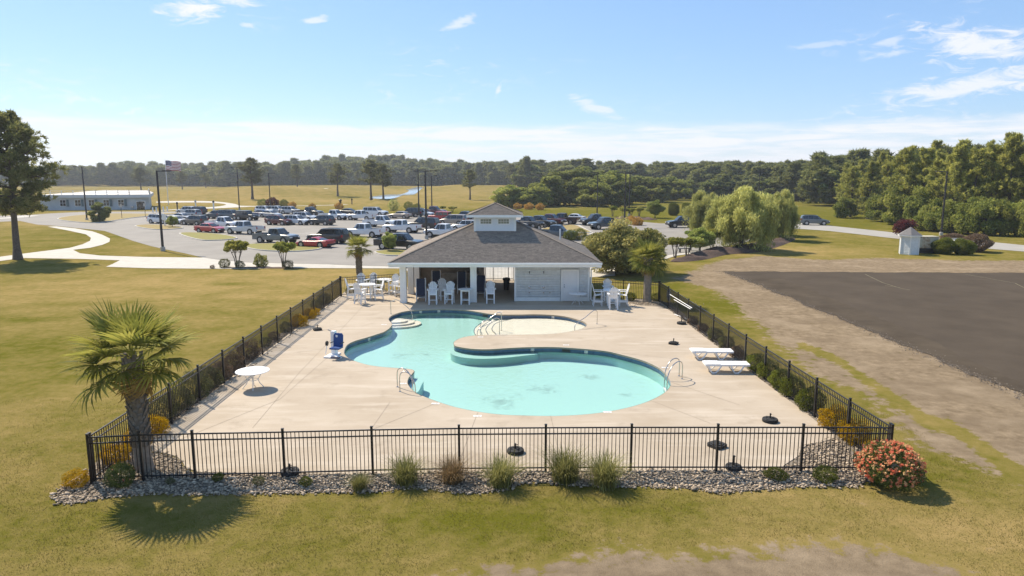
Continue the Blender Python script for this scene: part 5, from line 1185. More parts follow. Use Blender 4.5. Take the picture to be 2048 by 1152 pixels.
# kiosk and generator
g = G(1817, 508); ki = thing('service_kiosk', 'small six-sided white shingled kiosk with a peaked grey roof', 'kiosk', g, 0.1)
hexp = lambda r, a0=0.0: [(r * math.cos(a0 + k * math.pi / 3), r * math.sin(a0 + k * math.pi / 3)) for k in range(6)]
MB().prism(hexp(1.0), 0, 2.1).build('wall', M_white, ki)
for k in range(6):
    a = (k + 0.5) * math.pi / 3; dx, dy = math.cos(a), math.sin(a); V = []; Fq = []; A = []; tx, ty = -dy, dx
    for r_ in range(11):
        z = 0.12 + r_ * 0.17; u = -0.46
        while u < 0.44:
            w_ = random.uniform(0.12, 0.22); b_ = min(u + w_ - 0.01, 0.46); t0, t1 = 0.892, 0.872; o_ = len(V)
            for uu, zz, t in ((u, z, t0), (b_, z, t0), (b_, z + 0.17, t1), (u, z + 0.17, t1)): V.append((dx * t + tx * uu, dy * t + ty * uu, zz))
            Fq.append((o_, o_ + 1, o_ + 2, o_ + 3)); A.append(random.random()); u += w_
    so_ = link('siding', npmesh('siding', V, Fq, M_siding, A), ki); so_['kind'] = 'stuff'
    p = hexp(1.01)[k]; MB().box((p[0], p[1], 1.05), (0.10, 0.10, 2.1), k * math.pi / 3).build('corner_board', M_trim, ki)
mb = MB(); h6 = hexp(1.28); mb.add([(x, y, 2.12) for x, y in h6] + [(x, y, 2.0) for x, y in h6], [(6 + i, 6 + (i + 1) % 6, (i + 1) % 6, i) for i in range(6)] + [tuple(range(11, 5, -1))]); mb.build('fascia', M_trim, ki)
mb = MB(); mb.add([(x * 1.01, y * 1.01, 2.13) for x, y in h6] + [(0, 0, 3.0)], [(i, (i + 1) % 6, 6) for i in range(6)]); mb.build('roof', mat('kiosk_shingle', (0.17, 0.16, 0.155), 0.95, 0.3, 12, bump=0.4), ki)
g = G(1853, 507); ge = thing('generator', 'rust-streaked cream generator cabinet on a black base beside the kiosk', 'generator', (g.x, g.y + 0.8, 0), 0.02)
M_cream = mat('rusty_cream_enclosure', (0.52, 0.46, 0.33), 0.7, 0.4, 3.5, 9, c2=(0.30, 0.17, 0.08)); M_cream2 = mat('cream_enclosure', (0.52, 0.47, 0.35), 0.6, 0.15, 3)
MB().box((0, 0, 0.3), (2.7, 1.3, 0.55)).build('base', M_black, ge); MB().box((0, 0, 1.2), (2.65, 1.25, 1.25)).build('cabinet', M_cream, ge)
for x in (-0.9, 0.0, 0.75): MB().box((x, -0.63, 1.18), (0.78, 0.03, 1.05)).build('access_door', M_cream2 if x else M_cream, ge)
MB().box((1.33, 0, 1.2), (0.03, 0.9, 0.8)).build('louvre', M_black, ge); MB().box((0, 0, 1.85), (2.7, 1.3, 0.05)).build('top', M_cream2, ge)
g = G(1915, 505); o = thing('meter_cabinet', 'white utility cabinet between the hedge bushes by the generator', 'cabinet', (g.x, g.y + 0.3, 0)); MB().box((0, 0, 0.75), (0.9, 0.5, 1.5)).build('cabinet', M_white, o); MB().box((0, 0, 1.54), (1.0, 0.6, 0.08)).build('lid', M_rim, o)

# ------------------------------------------------------------------ foliage
def unit(v): return v / (np.linalg.norm(v, axis=-1, keepdims=True) + 1e-9)
def leaf_quads(C, length, width, axis=None, jit=1.0):
    """one small leaf face at each centre; axis: the way leaves point (n,3), else random"""
    n = len(C); a = unit(rng.normal(size=(n, 3))) if axis is None else unit(axis + jit * rng.normal(size=(n, 3)))
    b = unit(np.cross(a, rng.normal(size=(n, 3)))); L = np.asarray(length).reshape(-1, 1) * np.ones((n, 1)); Wd = np.asarray(width).reshape(-1, 1) * np.ones((n, 1))
    V = np.stack([C - a * L / 2, C + b * Wd / 2, C + a * L / 2, C - b * Wd / 2], 1).reshape(-1, 3)
    return V, np.arange(4 * n).reshape(-1, 4)
def ball(n): return unit(rng.normal(size=(n, 3)))
def tree_obj(name, label, cat, loc, rz, sc, parts, group=None):
    t = thing(name, label, cat, loc, rz, group); t.scale = sc if isinstance(sc, tuple) else (sc, sc, sc)
    for nm, me_ in parts: link(nm, me_, t)
    return t
def pine_parts(h, base, spread, nb, tuft, m, matl, droop=0.0, top_round=0.5, lean=0.0, tl=0.42, crook=0.25, low=0.55):
    """tapered trunk, limbs, and needle tufts along the outer limbs"""
    tr = MB(); pts = [Vector((lean * (z / h) ** 2 + crook * 0.3 * math.sin(z * 0.5), crook * 0.3 * math.cos(z * 0.37) - crook * 0.3, z)) for z in np.linspace(0, h * 0.97, 12)]
    r0 = h * 0.022 + 0.05; tr.tube(pts, [r0 * 1.35] + [r0 * (1 - 0.88 * i / 11) for i in range(1, 12)], 9)
    C = []; A = []
    for i in range(nb):
        t = random.random() ** 0.85; z = base * h + (1 - base) * h * t * 0.98
        prof = (low + (1 - low) * math.sin(min(1, t / 0.45) * math.pi / 2)) * (1 - max(0, (t - top_round)) / (1 - top_round) * 0.78)
        L = spread * prof * random.uniform(0.6, 1.12); az = random.uniform(0, 2 * math.pi); up = random.uniform(0.05, 0.45) + 0.5 * t - droop
        b0 = Vector((np.interp(z, [p.z for p in pts], [p.x for p in pts]), np.interp(z, [p.z for p in pts], [p.y for p in pts]), z))
        d = Vector((math.cos(az), math.sin(az), up)).normalized(); mid = b0 + d * L * 0.55 + Vector((0, 0, -0.05 * L)); tip = b0 + d * L + Vector((0, 0, 0.04 * L))
        tr.tube([b0, mid, tip], [0.022 * L + 0.015, 0.014 * L + 0.01, 0.01], 5)
        for q in range(tuft):
            u = random.uniform(0.3, 1.05); p = b0.lerp(tip, u) + Vector((random.gauss(0, 0.13 * L ** 0.8), random.gauss(0, 0.13 * L ** 0.8), random.gauss(0.02, 0.08 * L ** 0.8)))
            C.append(p[:]); A.append((d.x * 0.6, d.y * 0.6, 0.55))
    C = np.array(C); A = np.array(A); k = len(C)
    cc = np.repeat(C, m, 0); dirs = unit(np.repeat(A, m, 0) * 0.7 + rng.normal(size=(k * m, 3)) * 0.75)
    L = rng.uniform(0.6, 1.15, (k * m, 1)) * tl; side = unit(np.cross(dirs, rng.normal(size=(k * m, 3)))) * tl * 0.16
    base_ = cc + rng.normal(size=(k * m, 3)) * tl * 0.22
    V = np.stack([base_ - side, base_ + side, base_ + dirs * L], 1).reshape(-1, 3); F_ = np.arange(3 * k * m).reshape(-1, 3)
    v = np.clip(np.repeat(rng.random(k), m) * 0.6 + rng.random(k * m) * 0.4, 0, 1)
    return [('trunk', tr.mesh('pine_trunk', M_bark)), ('crown', npmesh('pine_crown', V, F_, matl, v))]
def broad_parts(h, rx, rz, zc, clumps, leaves, size, matl, trunk_r=0.15, hang=0.0, elong=1.6, shell=0.55, stems=1, clump_r=0.42):
    """trunk with limbs to a crown of leaf clumps filling an uneven volume"""
    tr = MB(); C = []; vv = []; cents = []
    for i in range(clumps):
        d = unit(rng.normal(size=3)); rr_ = (shell + (1 - shell) * random.random() ** 0.6) * random.uniform(0.75, 1.16)
        cents.append(np.array([d[0] * rx * rr_, d[1] * rx * rr_, zc + d[2] * rz * rr_]))
    cents = [c_ for c_ in cents if c_[2] > 0.08 * h]
    for s in range(stems):
        bx_ = 0.12 * math.cos(s * 2.4) * (stems > 1); by_ = 0.12 * math.sin(s * 2.4) * (stems > 1)
        fx = bx_ * 5 + random.gauss(0, 0.05) * rx; fy = by_ * 5 + random.gauss(0, 0.05) * rx
        tr.tube([(bx_, by_, 0), (bx_ * 1.8, by_ * 1.8, zc * 0.4), (fx * 0.7, fy * 0.7, zc * 0.75), (fx, fy, zc + rz * 0.3)], [trunk_r * 1.25, trunk_r, trunk_r * 0.75, trunk_r * 0.3], 7)
        for c_ in cents[s::max(1, stems * max(1, clumps // 18))]:
            st_ = Vector((fx * 0.6, fy * 0.6, zc * 0.65)); e_ = Vector(c_); tr.tube([st_, st_.lerp(e_, 0.5) + Vector((0, 0, 0.08 * h * 0.3)), e_], [trunk_r * 0.4, trunk_r * 0.22, 0.01], 5)
    per = leaves // len(cents); out = []; axs = []
    for c_ in cents:
        r_ = clump_r * rx * random.uniform(0.7, 1.25); p = c_ + ball(per) * (r_ * rng.random((per, 1)) ** 0.4) * np.array([1, 1, 0.8])
        
        if hang: p[:, 2] -= rng.exponential(0.09 * h, per) * (np.hypot(p[:, 0], p[:, 1]) / rx > 0.45); p[:, :2] += rng.normal(0, 0.05, (per, 2))
        out.append(p); vv.append(np.clip(random.random() * 0.65 + rng.random(per) * 0.35, 0, 1)); axs.append(np.tile(np.array([0, 0, -1.0]), (per, 1)))
    C = np.vstack(out); ok_ = C[:, 2] > 0.04; C = C[ok_]; v = np.concatenate(vv)[ok_]; ax = np.vstack(axs)[ok_]
    sz = size * rng.uniform(0.7, 1.3, len(C))
    if hang: V, F_ = leaf_quads(C, sz * elong, sz * 0.5, ax, 0.45)
    else: V, F_ = leaf_quads(C, sz * elong, sz, None)
    return [('trunk', tr.mesh('tree_trunk', M_bark)), ('crown', npmesh('tree_crown', V, F_, matl, v))]
def shrub_mesh(name, n, size, matl, squash=0.85, lump=0.16, elong=1.5, flat_bottom=True):
    """a clipped or loose bush of unit radius, resting on the ground"""
    d = ball(n); ph = rng.uniform(0, 6, 3)
    r_ = 1 + lump * (np.sin(d[:, 0] * 4.2 + ph[0]) * np.cos(d[:, 1] * 3.7 + ph[1]) + 0.6 * np.sin(d[:, 2] * 6 + d[:, 0] * 5 + ph[2]))
    p = d * (r_ * (0.62 + 0.38 * rng.random(n) ** 0.5))[:, None]; p[:, 2] = p[:, 2] * squash + squash * 0.86; p = p[p[:, 2] > 0]
    ax = p - np.array([0, 0, squash * 0.6]); V, F_ = leaf_quads(p, size * elong * rng.uniform(0.7, 1.3, len(p)), size * rng.uniform(0.7, 1.2, len(p)), unit(ax), 1.8)
    return npmesh(name, V, F_, matl, np.clip(0.5 * rng.random(len(p)) + 0.5 * (np.sin(p[:, 0] * 5 + ph[1]) * np.sin(p[:, 1] * 5 + p[:, 2] * 4) * 0.5 + 0.5), 0, 1))
L_pine = leafmat('pine_needles', (0.030, 0.038, 0.012), (0.105, 0.100, 0.035), 0.4, gain=2.8)
L_pine2 = leafmat('pine_needles_far', (0.034, 0.040, 0.014), (0.100, 0.096, 0.033), 0.4, gain=2.8)
L_wood = leafmat('roadside_pine_needles', (0.042, 0.050, 0.012), (0.150, 0.140, 0.034), 0.45, gain=4.0)
L_green = leafmat('broad_leaves', (0.044, 0.058, 0.012), (0.155, 0.155, 0.036), 0.4, gain=2.9)
L_dark = leafmat('dark_evergreen_leaves', (0.028, 0.036, 0.010), (0.095, 0.098, 0.026), 0.4, gain=2.9)
L_willow = leafmat('willow_leaves', (0.11, 0.118, 0.034), (0.27, 0.262, 0.088), 0.45, gain=2.2)
L_olive = leafmat('olive_bush_leaves', (0.055, 0.060, 0.014), (0.235, 0.205, 0.075), 0.3)
L_box = leafmat('clipped_green_leaves', (0.045, 0.060, 0.010), (0.150, 0.160, 0.025), 0.35, gain=1.5)
L_shade = leafmat('dull_shrub_leaves', (0.030, 0.034, 0.014), (0.085, 0.082, 0.036), 0.25)
L_brown = leafmat('brown_twiggy_leaves', (0.050, 0.034, 0.022), (0.115, 0.080, 0.050), 0.2)
L_gold = leafmat('golden_leaves', (0.24, 0.16, 0.008), (0.66, 0.40, 0.012), 0.3, gain=1.0)
L_red = leafmat('maroon_leaves', (0.045, 0.012, 0.014), (0.115, 0.030, 0.030), 0.3, gain=1.3)
L_myrtle = leafmat('crape_myrtle_leaves', (0.055, 0.075, 0.012), (0.185, 0.165, 0.035), 0.35)
L_grassy = leafmat('ornamental_grass_blades', (0.060, 0.066, 0.018), (0.195, 0.178, 0.065), 0.35, gain=2.1)
L_grassdry = leafmat('dry_ornamental_grass_blades', (0.075, 0.052, 0.024), (0.190, 0.130, 0.065), 0.3)
L_rose = leafmat('rose_leaves', (0.020, 0.034, 0.010), (0.075, 0.085, 0.022), 0.25)
L_petal = leafmat('coral_petals', (0.72, 0.17, 0.10), (0.88, 0.50, 0.25), 0.2, gain=1.0)
L_palm = leafmat('palm_fronds', (0.056, 0.066, 0.012), (0.165, 0.155, 0.034), 0.4, gain=2.3)
L_palmdry = leafmat('dry_palm_fronds', (0.13, 0.085, 0.030), (0.26, 0.19, 0.07), 0.3)

# ------------------------------------------------------------------ palms
def frond_mesh(name, matl, R_, nleaf, droop, split=0.52, seed=0):
    """fan leaf: stalk along +x, ribbed blades fanning out, tips drooping"""
    rs = np.random.default_rng(seed); V = []; F_ = []; A = []; st = R_ * 0.75; fan = R_
    def strip(pts, ws, nrm, v):
        o = len(V)
        for p, w_ in zip(pts, ws): V.append(tuple(p - nrm * w_)); V.append(tuple(p + nrm * w_))
        for i in range(len(pts) - 1): F_.append((o + 2 * i, o + 2 * i + 1, o + 2 * i + 3, o + 2 * i + 2)); A.append(v)
    strip([np.array([t * st, 0, -0.10 * st * t * t]) for t in (0, .33, .66, 1)], [0.035, 0.028, 0.022, 0.02], np.array([0, 1.0, 0]), 0.8)
    hub = np.array([st, 0, -0.10 * st])
    for i in range(nleaf):
        a = R(-112 + 224 * i / (nleaf - 1)) + rs.normal(0, 0.02); L = fan * (0.72 + 0.28 * math.cos(a * 0.75)) * rs.uniform(0.9, 1.06)
        d = np.array([math.cos(a), math.sin(a), 0.10 * abs(math.sin(a))]); nrm = np.array([-math.sin(a), math.cos(a), rs.uniform(-0.5, 0.5)]); nrm /= np.linalg.norm(nrm)
        dr = droop * rs.uniform(0.7, 1.4); ts = (0.06, 0.3, 0.5, 0.68, 0.85, 1.0)
        pts = [hub + d * L * t * (1 - 0.18 * dr * t * t) + np.array([-0.15 * t * t * dr * L, 0, 0.10 * L * t - dr * L * 0.62 * max(0, t - 0.30) ** 1.6 * 1.5]) for t in ts]
        wmax = fan * split * math.pi * 224 / 360 / nleaf * 0.9; strip(pts, [0.010, wmax * 0.75, wmax, wmax * 0.75, wmax * 0.42, 0.003], nrm, rs.random())
    return npmesh(name, V, F_, matl, A)
FR_ = [frond_mesh('frond_a', L_palm, 1.0, 30, 0.34, seed=1), frond_mesh('frond_b', L_palm, 1.0, 28, 0.72, seed=2), frond_mesh('frond_c', L_palm, 1.0, 30, 0.16, seed=3), frond_mesh('frond_d', L_palmdry, 0.95, 24, 1.25, seed=4)]
M_boot = mat('palm_boots', (0.20, 0.165, 0.125), 0.95, 0.35, 6, bump=0.6, bscale=18); M_palmtrunk = mat('palm_trunk', (0.27, 0.225, 0.175), 0.95, 0.3, 5, bump=0.9, bscale=12)
def palm(px, py, label, h, r, fr, nf=46, dry=5, boots=(0.35, 1.0), lean=0.0, pr=0.23, seed=0, dz=0.0):
    random.seed(seed); g = G(px, py); t = thing('sabal_palm', label, 'palm', (g.x, g.y, dz))
    zs = np.linspace(0, h, 16); tr = MB(); tr.tube([(lean * (z / h), 0, z) for z in zs], [pr * (1.28 if i == 0 else 1.1 if i == 1 else 1.0 + 0.04 * math.sin(i * 2.1)) for i in range(16)], 16); tr.build('trunk', M_palmtrunk, t, smooth=50)
    z = boots[0] * h; k = 0                                # criss-cross leaf stubs up the trunk
    bm_ = MB()
    while z < boots[1] * h:
        for j in range(7):
            a = (j + 0.5 * (k % 2)) * 2 * math.pi / 7 + random.gauss(0, 0.05); c_, s_ = math.cos(a), math.sin(a); x0_ = lean * z / h
            w_ = 0.085; tx, ty = -s_, c_; r0 = pr * 0.97; r1 = pr * 1.22 + random.random() * 0.05; hh = random.uniform(0.16, 0.24)
            bm_.add([(x0_ + c_ * r0 + tx * w_, s_ * r0 + ty * w_, z), (x0_ + c_ * r0 - tx * w_, s_ * r0 - ty * w_, z), (x0_ + c_ * r1 - tx * w_ * 0.4, s_ * r1 - ty * w_ * 0.4, z + hh), (x0_ + c_ * r1 + tx * w_ * 0.4, s_ * r1 + ty * w_ * 0.4, z + hh), (x0_ + c_ * r0 * 0.9, s_ * r0 * 0.9, z + hh * 0.9)], [(1, 0, 3, 2), (2, 3, 4), (0, 4, 3), (1, 2, 4)])
        z += 0.13; k += 1
    bm_.build('boots', M_boot, t)['kind'] = 'stuff'
    for i in range(nf + dry):
        q = i / nf; isdry = i >= nf
        el_ = R(82 - 112 * q ** 0.9) if not isdry else R(-58 - 20 * random.random()); az = i * 2.39996 + random.gauss(0, 0.15)
        f = link('frond', FR_[3] if isdry else (FR_[2] if q < 0.3 else FR_[0] if q < 0.65 else FR_[1]), t, (lean, 0, h - 0.05 + 0.12 * (1 - q)))
        f.rotation_euler = (random.gauss(0, 0.2), -el_, az); s_ = fr * random.uniform(0.85, 1.08) * (0.75 if q < 0.12 else 1.0) * (0.8 if isdry else 1); f.scale = (s_, s_, s_)
    return t
palm(288, 938, 'tall sabal palm in the left front corner of the pool fence', 3.35, 0, 1.22, 31, 5, (0.22, 1.0), -0.06, 0.235, 11)
palm(719, 556, 'small sabal palm at the left back corner of the pool deck', 2.55, 0, 0.85, 26, 6, (0.1, 1.0), 0.0, 0.22, 12)
palm(1294, 604, 'shaggy sabal palm in the right back corner of the pool deck', 2.95, 0, 1.05, 32, 14, (0.75, 1.0), 0.0, 0.26, 13)
random.seed(21)

# ------------------------------------------------------------------ shrubs round the pool
SH_box = [shrub_mesh('box_foliage', 5200, 0.055, L_box) for _ in range(2)]; SH_big = [shrub_mesh('hedge_foliage', 15000, 0.05, L_box, 0.85, 0.12) for _ in range(2)]; SH_bigbrown = [shrub_mesh('brown_hedge_foliage', 12000, 0.045, L_brown, 0.8, 0.14, 2.2)]; SH_dull = [shrub_mesh('dull_foliage', 4600, 0.055, L_shade) for _ in range(2)]
SH_gold = [shrub_mesh('gold_foliage', 4600, 0.060, L_gold, 0.75, 0.2) for _ in range(2)]; SH_brown = [shrub_mesh('brown_foliage', 3600, 0.05, L_brown, 0.8, 0.25, 3.0)]
def shrub(px, py, r, meshes, label, cat='shrub', h=None, name='shrub', dxy=(0, 0), group=None, z=0.0):
    g = G(px, py); m_ = random.choice(meshes)
    t = thing(name, label, cat, (g.x + dxy[0], g.y + dxy[1], z), random.random() * 6, group); t.scale = (r, r, h or r)
    link('foliage', m_, t)
    mb = MB()
    for k in range(4): a = k * 1.6 + random.random(); mb.tube([(0.05 * math.cos(a), 0.05 * math.sin(a), 0), (0.35 * math.cos(a), 0.35 * math.sin(a), 0.6)], [0.04, 0.015], 5)
    mb.build('stem', M_bark, t); return t
def fence_x(Yv, side): # X of the side fences at depth Y
    a, b_ = (FR, BR) if side > 0 else (FL, BL); t = (Yv - a.y) / (b_.y - a.y); return a.x + (b_.x - a.x) * t
for i, (Yv, r, k) in enumerate([(20.3, .42, 'g'), (21.7, .5, 'g'), (23.0, .52, 'g'), (24.9, .55, 'b'), (26.4, .5, 'b'), (27.5, .52, 'b'), (28.9, .5, 'b'), (30.1, .5, 'b'), (32.6, .35, 'w'), (34.2, .4, 'd'), (36.0, .42, 'd'), (38.0, .3, 'w'), (40.0, .3, 'w')]):
    nm = {'g': 'golden-leaved', 'b': 'clipped green', 'w': 'brown twiggy', 'd': 'dull green'}[k]; ms = {'g': SH_gold, 'b': SH_box, 'w': SH_brown, 'd': SH_dull}[k]
    g = Vector((fence_x(Yv, 1) + 0.22, Yv)); t = shrub(1024, 700, r, ms, '%s shrub, %s from the front corner along the right fence' % (nm, ORD[i]), h=r * 1.05, group='shrubs along the right fence'); t.location = (g.x, g.y, 0)
for i, (Yv, r, k) in enumerate([(20.0, .42, 'g'), (21.2, .42, 'g'), (22.4, .45, 'g'), (23.7, .55, 'd'), (25.0, .5, 'd'), (26.4, .62, 'd'), (27.6, .55, 'd'), (28.8, .5, 'w'), (30.2, .5, 'w'), (32.2, .55, 'w'), (34.6, .3, 'd'), (36.0, .3, 'w'), (38.0, .35, 'd'), (39.3, .5, 'g'), (41.5, .42, 'g'), (42.6, .35, 'g'), (44.5, .4, 'd'), (46.5, .45, 'd')]):
    nm = {'g': 'golden-leaved', 'w': 'brown twiggy', 'd': 'dull green'}[k]; ms = {'g': SH_gold, 'w': SH_brown, 'd': SH_dull}[k]
    t = shrub(1024, 700, r, ms, '%s shrub, %s from the palm along the left fence' % (nm, ORD[i]), h=r * 1.05, group='shrubs along the left fence'); t.location = (fence_x(Yv, -1) - (0.42 if k != 'g' else 0.1), Yv, 0)
shrub(155, 972, .33, SH_gold, 'small golden bush on the rocks outside the left front fence corner')
shrub(1552, 958, .34, SH_box, 'low bright green clipped shrub on the rocks, left of another', h=.2)
shrub(1649, 962, .34, SH_box, 'low bright green clipped shrub on the rocks beside the rose bush', h=.27)
for i, (x, y, lab) in enumerate([(1262, 601, 'green ball shrub left of the right palm trunk'), (1312, 602, 'green ball shrub right of the right palm trunk'), (701, 589, 'dark ball shrub in the left back corner of the fence'), (760, 580, 'dark ball shrub behind the far left table')]):
    shrub(x, y, .36, SH_box if i < 2 else SH_dull, lab)
for i, (x, y, r) in enumerate([(437, 962, .16), (517, 970, .17), (612, 972, .18), (341, 968, .12)]): shrub(x, y, r, SH_dull if i % 2 else SH_box, '%s tiny weed on the rocks right of the palm' % ORD[[1, 2, 3, 0][i]], 'weed', name='weed', group='weeds on the rocks')
# rose bushes
def rose(px, py, r, h, nf, label):
    g = G(px, py); t = thing('rose_bush', label, 'rose bush', g); t.scale = (r, r, h)
    link('foliage', shrub_mesh('rose_foliage', 9000, 0.045, L_rose, 0.85, 0.14), t)
    d = ball(nf * 2); d = d[d[:, 2] > -0.45][:nf]; p = d * rng.uniform(0.92, 1.06, (len(d), 1)); p[:, 2] = p[:, 2] * 0.85 + 0.73
    m = 11; c_ = np.repeat(p, m, 0) + rng.normal(size=(len(p) * m, 3)) * 0.022; V, F_ = leaf_quads(c_, 0.066, 0.056, np.repeat(d, m, 0), 1.2)
    o = link('blossoms', npmesh('blossoms', V, F_, L_petal, np.clip(np.repeat(rng.random(len(p)), m) + rng.normal(0, 0.1, len(p) * m), 0, 1)), t); o['kind'] = 'stuff'
    mb = MB()
    for k in range(5): a = k * 1.3; mb.tube([(0.05 * math.cos(a), 0.05 * math.sin(a), 0), (0.4 * math.cos(a), 0.4 * math.sin(a), 0.8)], [0.03, 0.012], 5)
    mb.build('stem', M_bark, t)
rose(1776, 968, 0.84, 0.76, 480, 'large rose bush covered in coral flowers at the right front fence corner')
rose(243, 972, 0.38, 0.42, 16, 'small rose bush with a few coral flowers in front of the left palm')
# ornamental grasses
def grass_mesh(n, matl, seed, arch=1.0):
    rs = np.random.default_rng(seed); V = []; F_ = []; A = []
    for i in range(n):
        az = rs.uniform(0, 2 * math.pi); L = rs.uniform(0.6, 1.15); sp = rs.uniform(0.05, 0.75) * arch; b0 = rs.normal(0, 0.13, 2); w_ = 0.011; o = len(V); d = np.array([math.cos(az), math.sin(az)]); sd = np.array([-d[1], d[0]])
        for t in (0, 0.35, 0.7, 1.0):
            q = b0 + d * sp * L * t ** 1.7; z = L * (t * (1 - 0.30 * sp * t * t) ) ; ww = w_ * (1 - t * 0.9)
            V.append((q[0] - sd[0] * ww, q[1] - sd[1] * ww, z)); V.append((q[0] + sd[0] * ww, q[1] + sd[1] * ww, z))
        for j in range(3): F_.append((o + 2 * j, o + 2 * j + 1, o + 2 * j + 3, o + 2 * j + 2)); A.append(rs.random())
    return npmesh('grass_blades', V, F_, matl, A)
GR = [grass_mesh(850, L_grassy, 5, 1.5), grass_mesh(850, L_grassy, 6, 1.5), grass_mesh(850, L_grassdry, 7, 1.7)]
for px, py, s, k, lab in [(719, 981, .5, 0, 'smallest tuft of ornamental grass on the rocks, left end of the row'), (811, 968, .86, 1, 'green ornamental grass clump left of the brown one'), (905, 966, .80, 2, 'brownish ornamental grass clump in front of the fence'),
                          (1002, 973, .90, 0, 'green ornamental grass clump just right of the brown one'), (1131, 963, 1.02, 1, 'tallest ornamental grass clump, leaning up into the fence'), (1210, 972, .98, 0, 'last green ornamental grass clump on the right of the row')]:
    t = thing('ornamental_grass', lab, 'ornamental grass', G(px, py), random.random() * 6, 'ornamental grasses in front of the fence'); t.scale = (s, s, s); link('blades', GR[k], t)
# rocks
def rocks():
    xs_ = np.array(ROCKS); nn = 46000; x = rng.uniform(xs_[:, 0].min(), xs_[:, 0].max(), nn); y = rng.uniform(xs_[:, 1].min(), xs_[:, 1].max(), nn); k = sdist(x, y, ROCKS) > -0.10 + 0.22 * rng.random(nn); x, y = x[k], y[k]
    # stone strips along the side fences and the back corners
    for side, a, b_ in ((-1, 20, 48), (1, 20.5, 46.5)):
        Yv = rng.uniform(a, b_, 1500); off = rng.uniform(-0.55, 0.28, 1500) if side < 0 else rng.uniform(-0.12, 0.5, 1500)
        x = np.append(x, np.array([fence_x(q, side) for q in Yv]) + off); y = np.append(y, Yv)
    q = [G(1300, 607), G(1690, 905)]
    for gq, sx, sy, m_ in ((q[0], 1.3, 0.35, 500),): x = np.append(x, gq.x + rng.normal(0, sx, m_)); y = np.append(y, gq.y + rng.normal(0, sy, m_))
    n = len(x); s = rng.lognormal(-3.52, 0.36, n); base = unit(np.array([[1, 1, 1], [-1, -1, 1], [-1, 1, -1], [1, -1, -1], [1.2, 0, .2], [-1.2, 0, -.2], [0, 1.2, .3], [0, -1.2, 0], [0, 0, 1], [0, 0, -1]], float))
    FC = []
    from mathutils import Vector as VV
    bm = bmesh.new(); [bm.verts.new(VV(p)) for p in base]; bmesh.ops.convex_hull(bm, input=bm.verts); bm.verts.ensure_lookup_table(); bm.faces.ensure_lookup_table()
    for f in bm.faces: FC.append([v.index for v in f.verts][:3])
    bm.verts.index_update(); FC = np.array([[v.index for v in f.verts] for f in bm.faces]); bm.free()
    V = base[None] * rng.uniform(0.7, 1.2, (n, 10, 1)) * np.stack([s * rng.uniform(0.8, 1.7, n), s * rng.uniform(0.7, 1.2, n), s * rng.uniform(0.4, 0.8, n)], 1)[:, None]
    a = rng.uniform(0, 6.3, n); c_, s_ = np.cos(a)[:, None], np.sin(a)[:, None]; VX = V[..., 0] * c_ - V[..., 1] * s_; VY = V[..., 0] * s_ + V[..., 1] * c_
    V = np.stack([VX + x[:, None], VY + y[:, None], V[..., 2] + (s * 0.3 + 0.01 + 0.02 * rng.random(n))[:, None]], -1)
    F_ = (FC[None] + (np.arange(n) * 10)[:, None, None]).reshape(-1, 3); return V.reshape(-1, 3), F_, np.repeat(rng.random(n), len(FC))
def crumbs():
    P = np.array(rough_edge(NEWLOT, 0.0, 0.02)[:160 * 6]); q = []
    for a, b_ in zip(NEWLOT[:6], NEWLOT[1:7]):
        t = rng.random(380); q.append(np.column_stack([a[0] + (b_[0] - a[0]) * t, a[1] + (b_[1] - a[1]) * t]) + rng.normal(0, 0.28, (380, 2)))
    P = np.vstack(q); n = len(P); s = rng.uniform(0.015, 0.048, n); cor = np.array([[1, 0, 0], [-.5, .87, 0], [-.5, -.87, 0], [0.1, 0.1, 0.9]])
    V = cor[None] * rng.uniform(0.6, 1.3, (n, 4, 1)) * s[:, None, None]; V[..., 0] += P[:, :1]; V[..., 1] += P[:, 1:]; V[..., 2] += 0.022
    F_ = np.array([[0, 1, 3], [1, 2, 3], [2, 0, 3]])[None] + (np.arange(n) * 4)[:, None, None]
    return V.reshape(-1, 3), F_.reshape(-1, 3), np.repeat(rng.random(n), 3)
V, F_, A_ = crumbs(); tag(link('loose_gravel', npmesh('loose_gravel', V, F_, mat('asphalt_crumbs', (0.11, 0.09, 0.07), 0.95, 0.3, 7, attr='v', attrv=0.7), A_)), 'loose crumbs along the broken edge of the dark asphalt', 'gravel', kind='stuff')
V, F_, A_ = rocks(); M_rock = mat('mixed_river_rock', (0.39, 0.31, 0.22), 0.9, 0.3, 7, attr='v', attrv=0.52, bump=0.3)
tag(link('rock_bed', npmesh('rock_bed', V, F_, M_rock, A_)), 'bed of angular grey and tan landscaping rocks along the fence', 'rocks', kind='stuff')
c_in = [p for p in ROCKS]; tag(flat('rock_bed_soil', rough_edge([tuple(np.array(p) + 0.10 * (np.array((0, 19.6)) - np.array((0, p[1]))) / max(0.3, abs(19.6 - p[1]))) for p in ROCKS], 0.035, 0.15), 0.006, mat('dusty_soil', (0.20, 0.165, 0.125), 0.95, 0.3, 5, bump=0.6)), kind='structure')
tag(flat('front_corner_soil', [tuple(G(x, y)[:2]) for x, y in [(1520,945),(1560,930),(1596,905),(1612,889),(1672,870),(1740,935),(1740,950)]], 0.010, MATS['dusty_soil']), kind='structure')
for side in (-1, 1):
    tag(ribbon([(fence_x(Yv, side) + (-0.15 if side < 0 else 0.2), Yv) for Yv in np.linspace(19.6, 47, 12)], 0.9 if side < 0 else 0.75, 0.008, MATS['dusty_soil'], 'fence_bed_soil'), kind='structure')
tag(flat('corner_bed_soil', [tuple(G(x, y)[:2]) for x, y in [(1253, 605), (1274, 611.5), (1325, 616), (1322, 600), (1250, 597)]], 0.009, MATS['dusty_soil']), kind='structure')

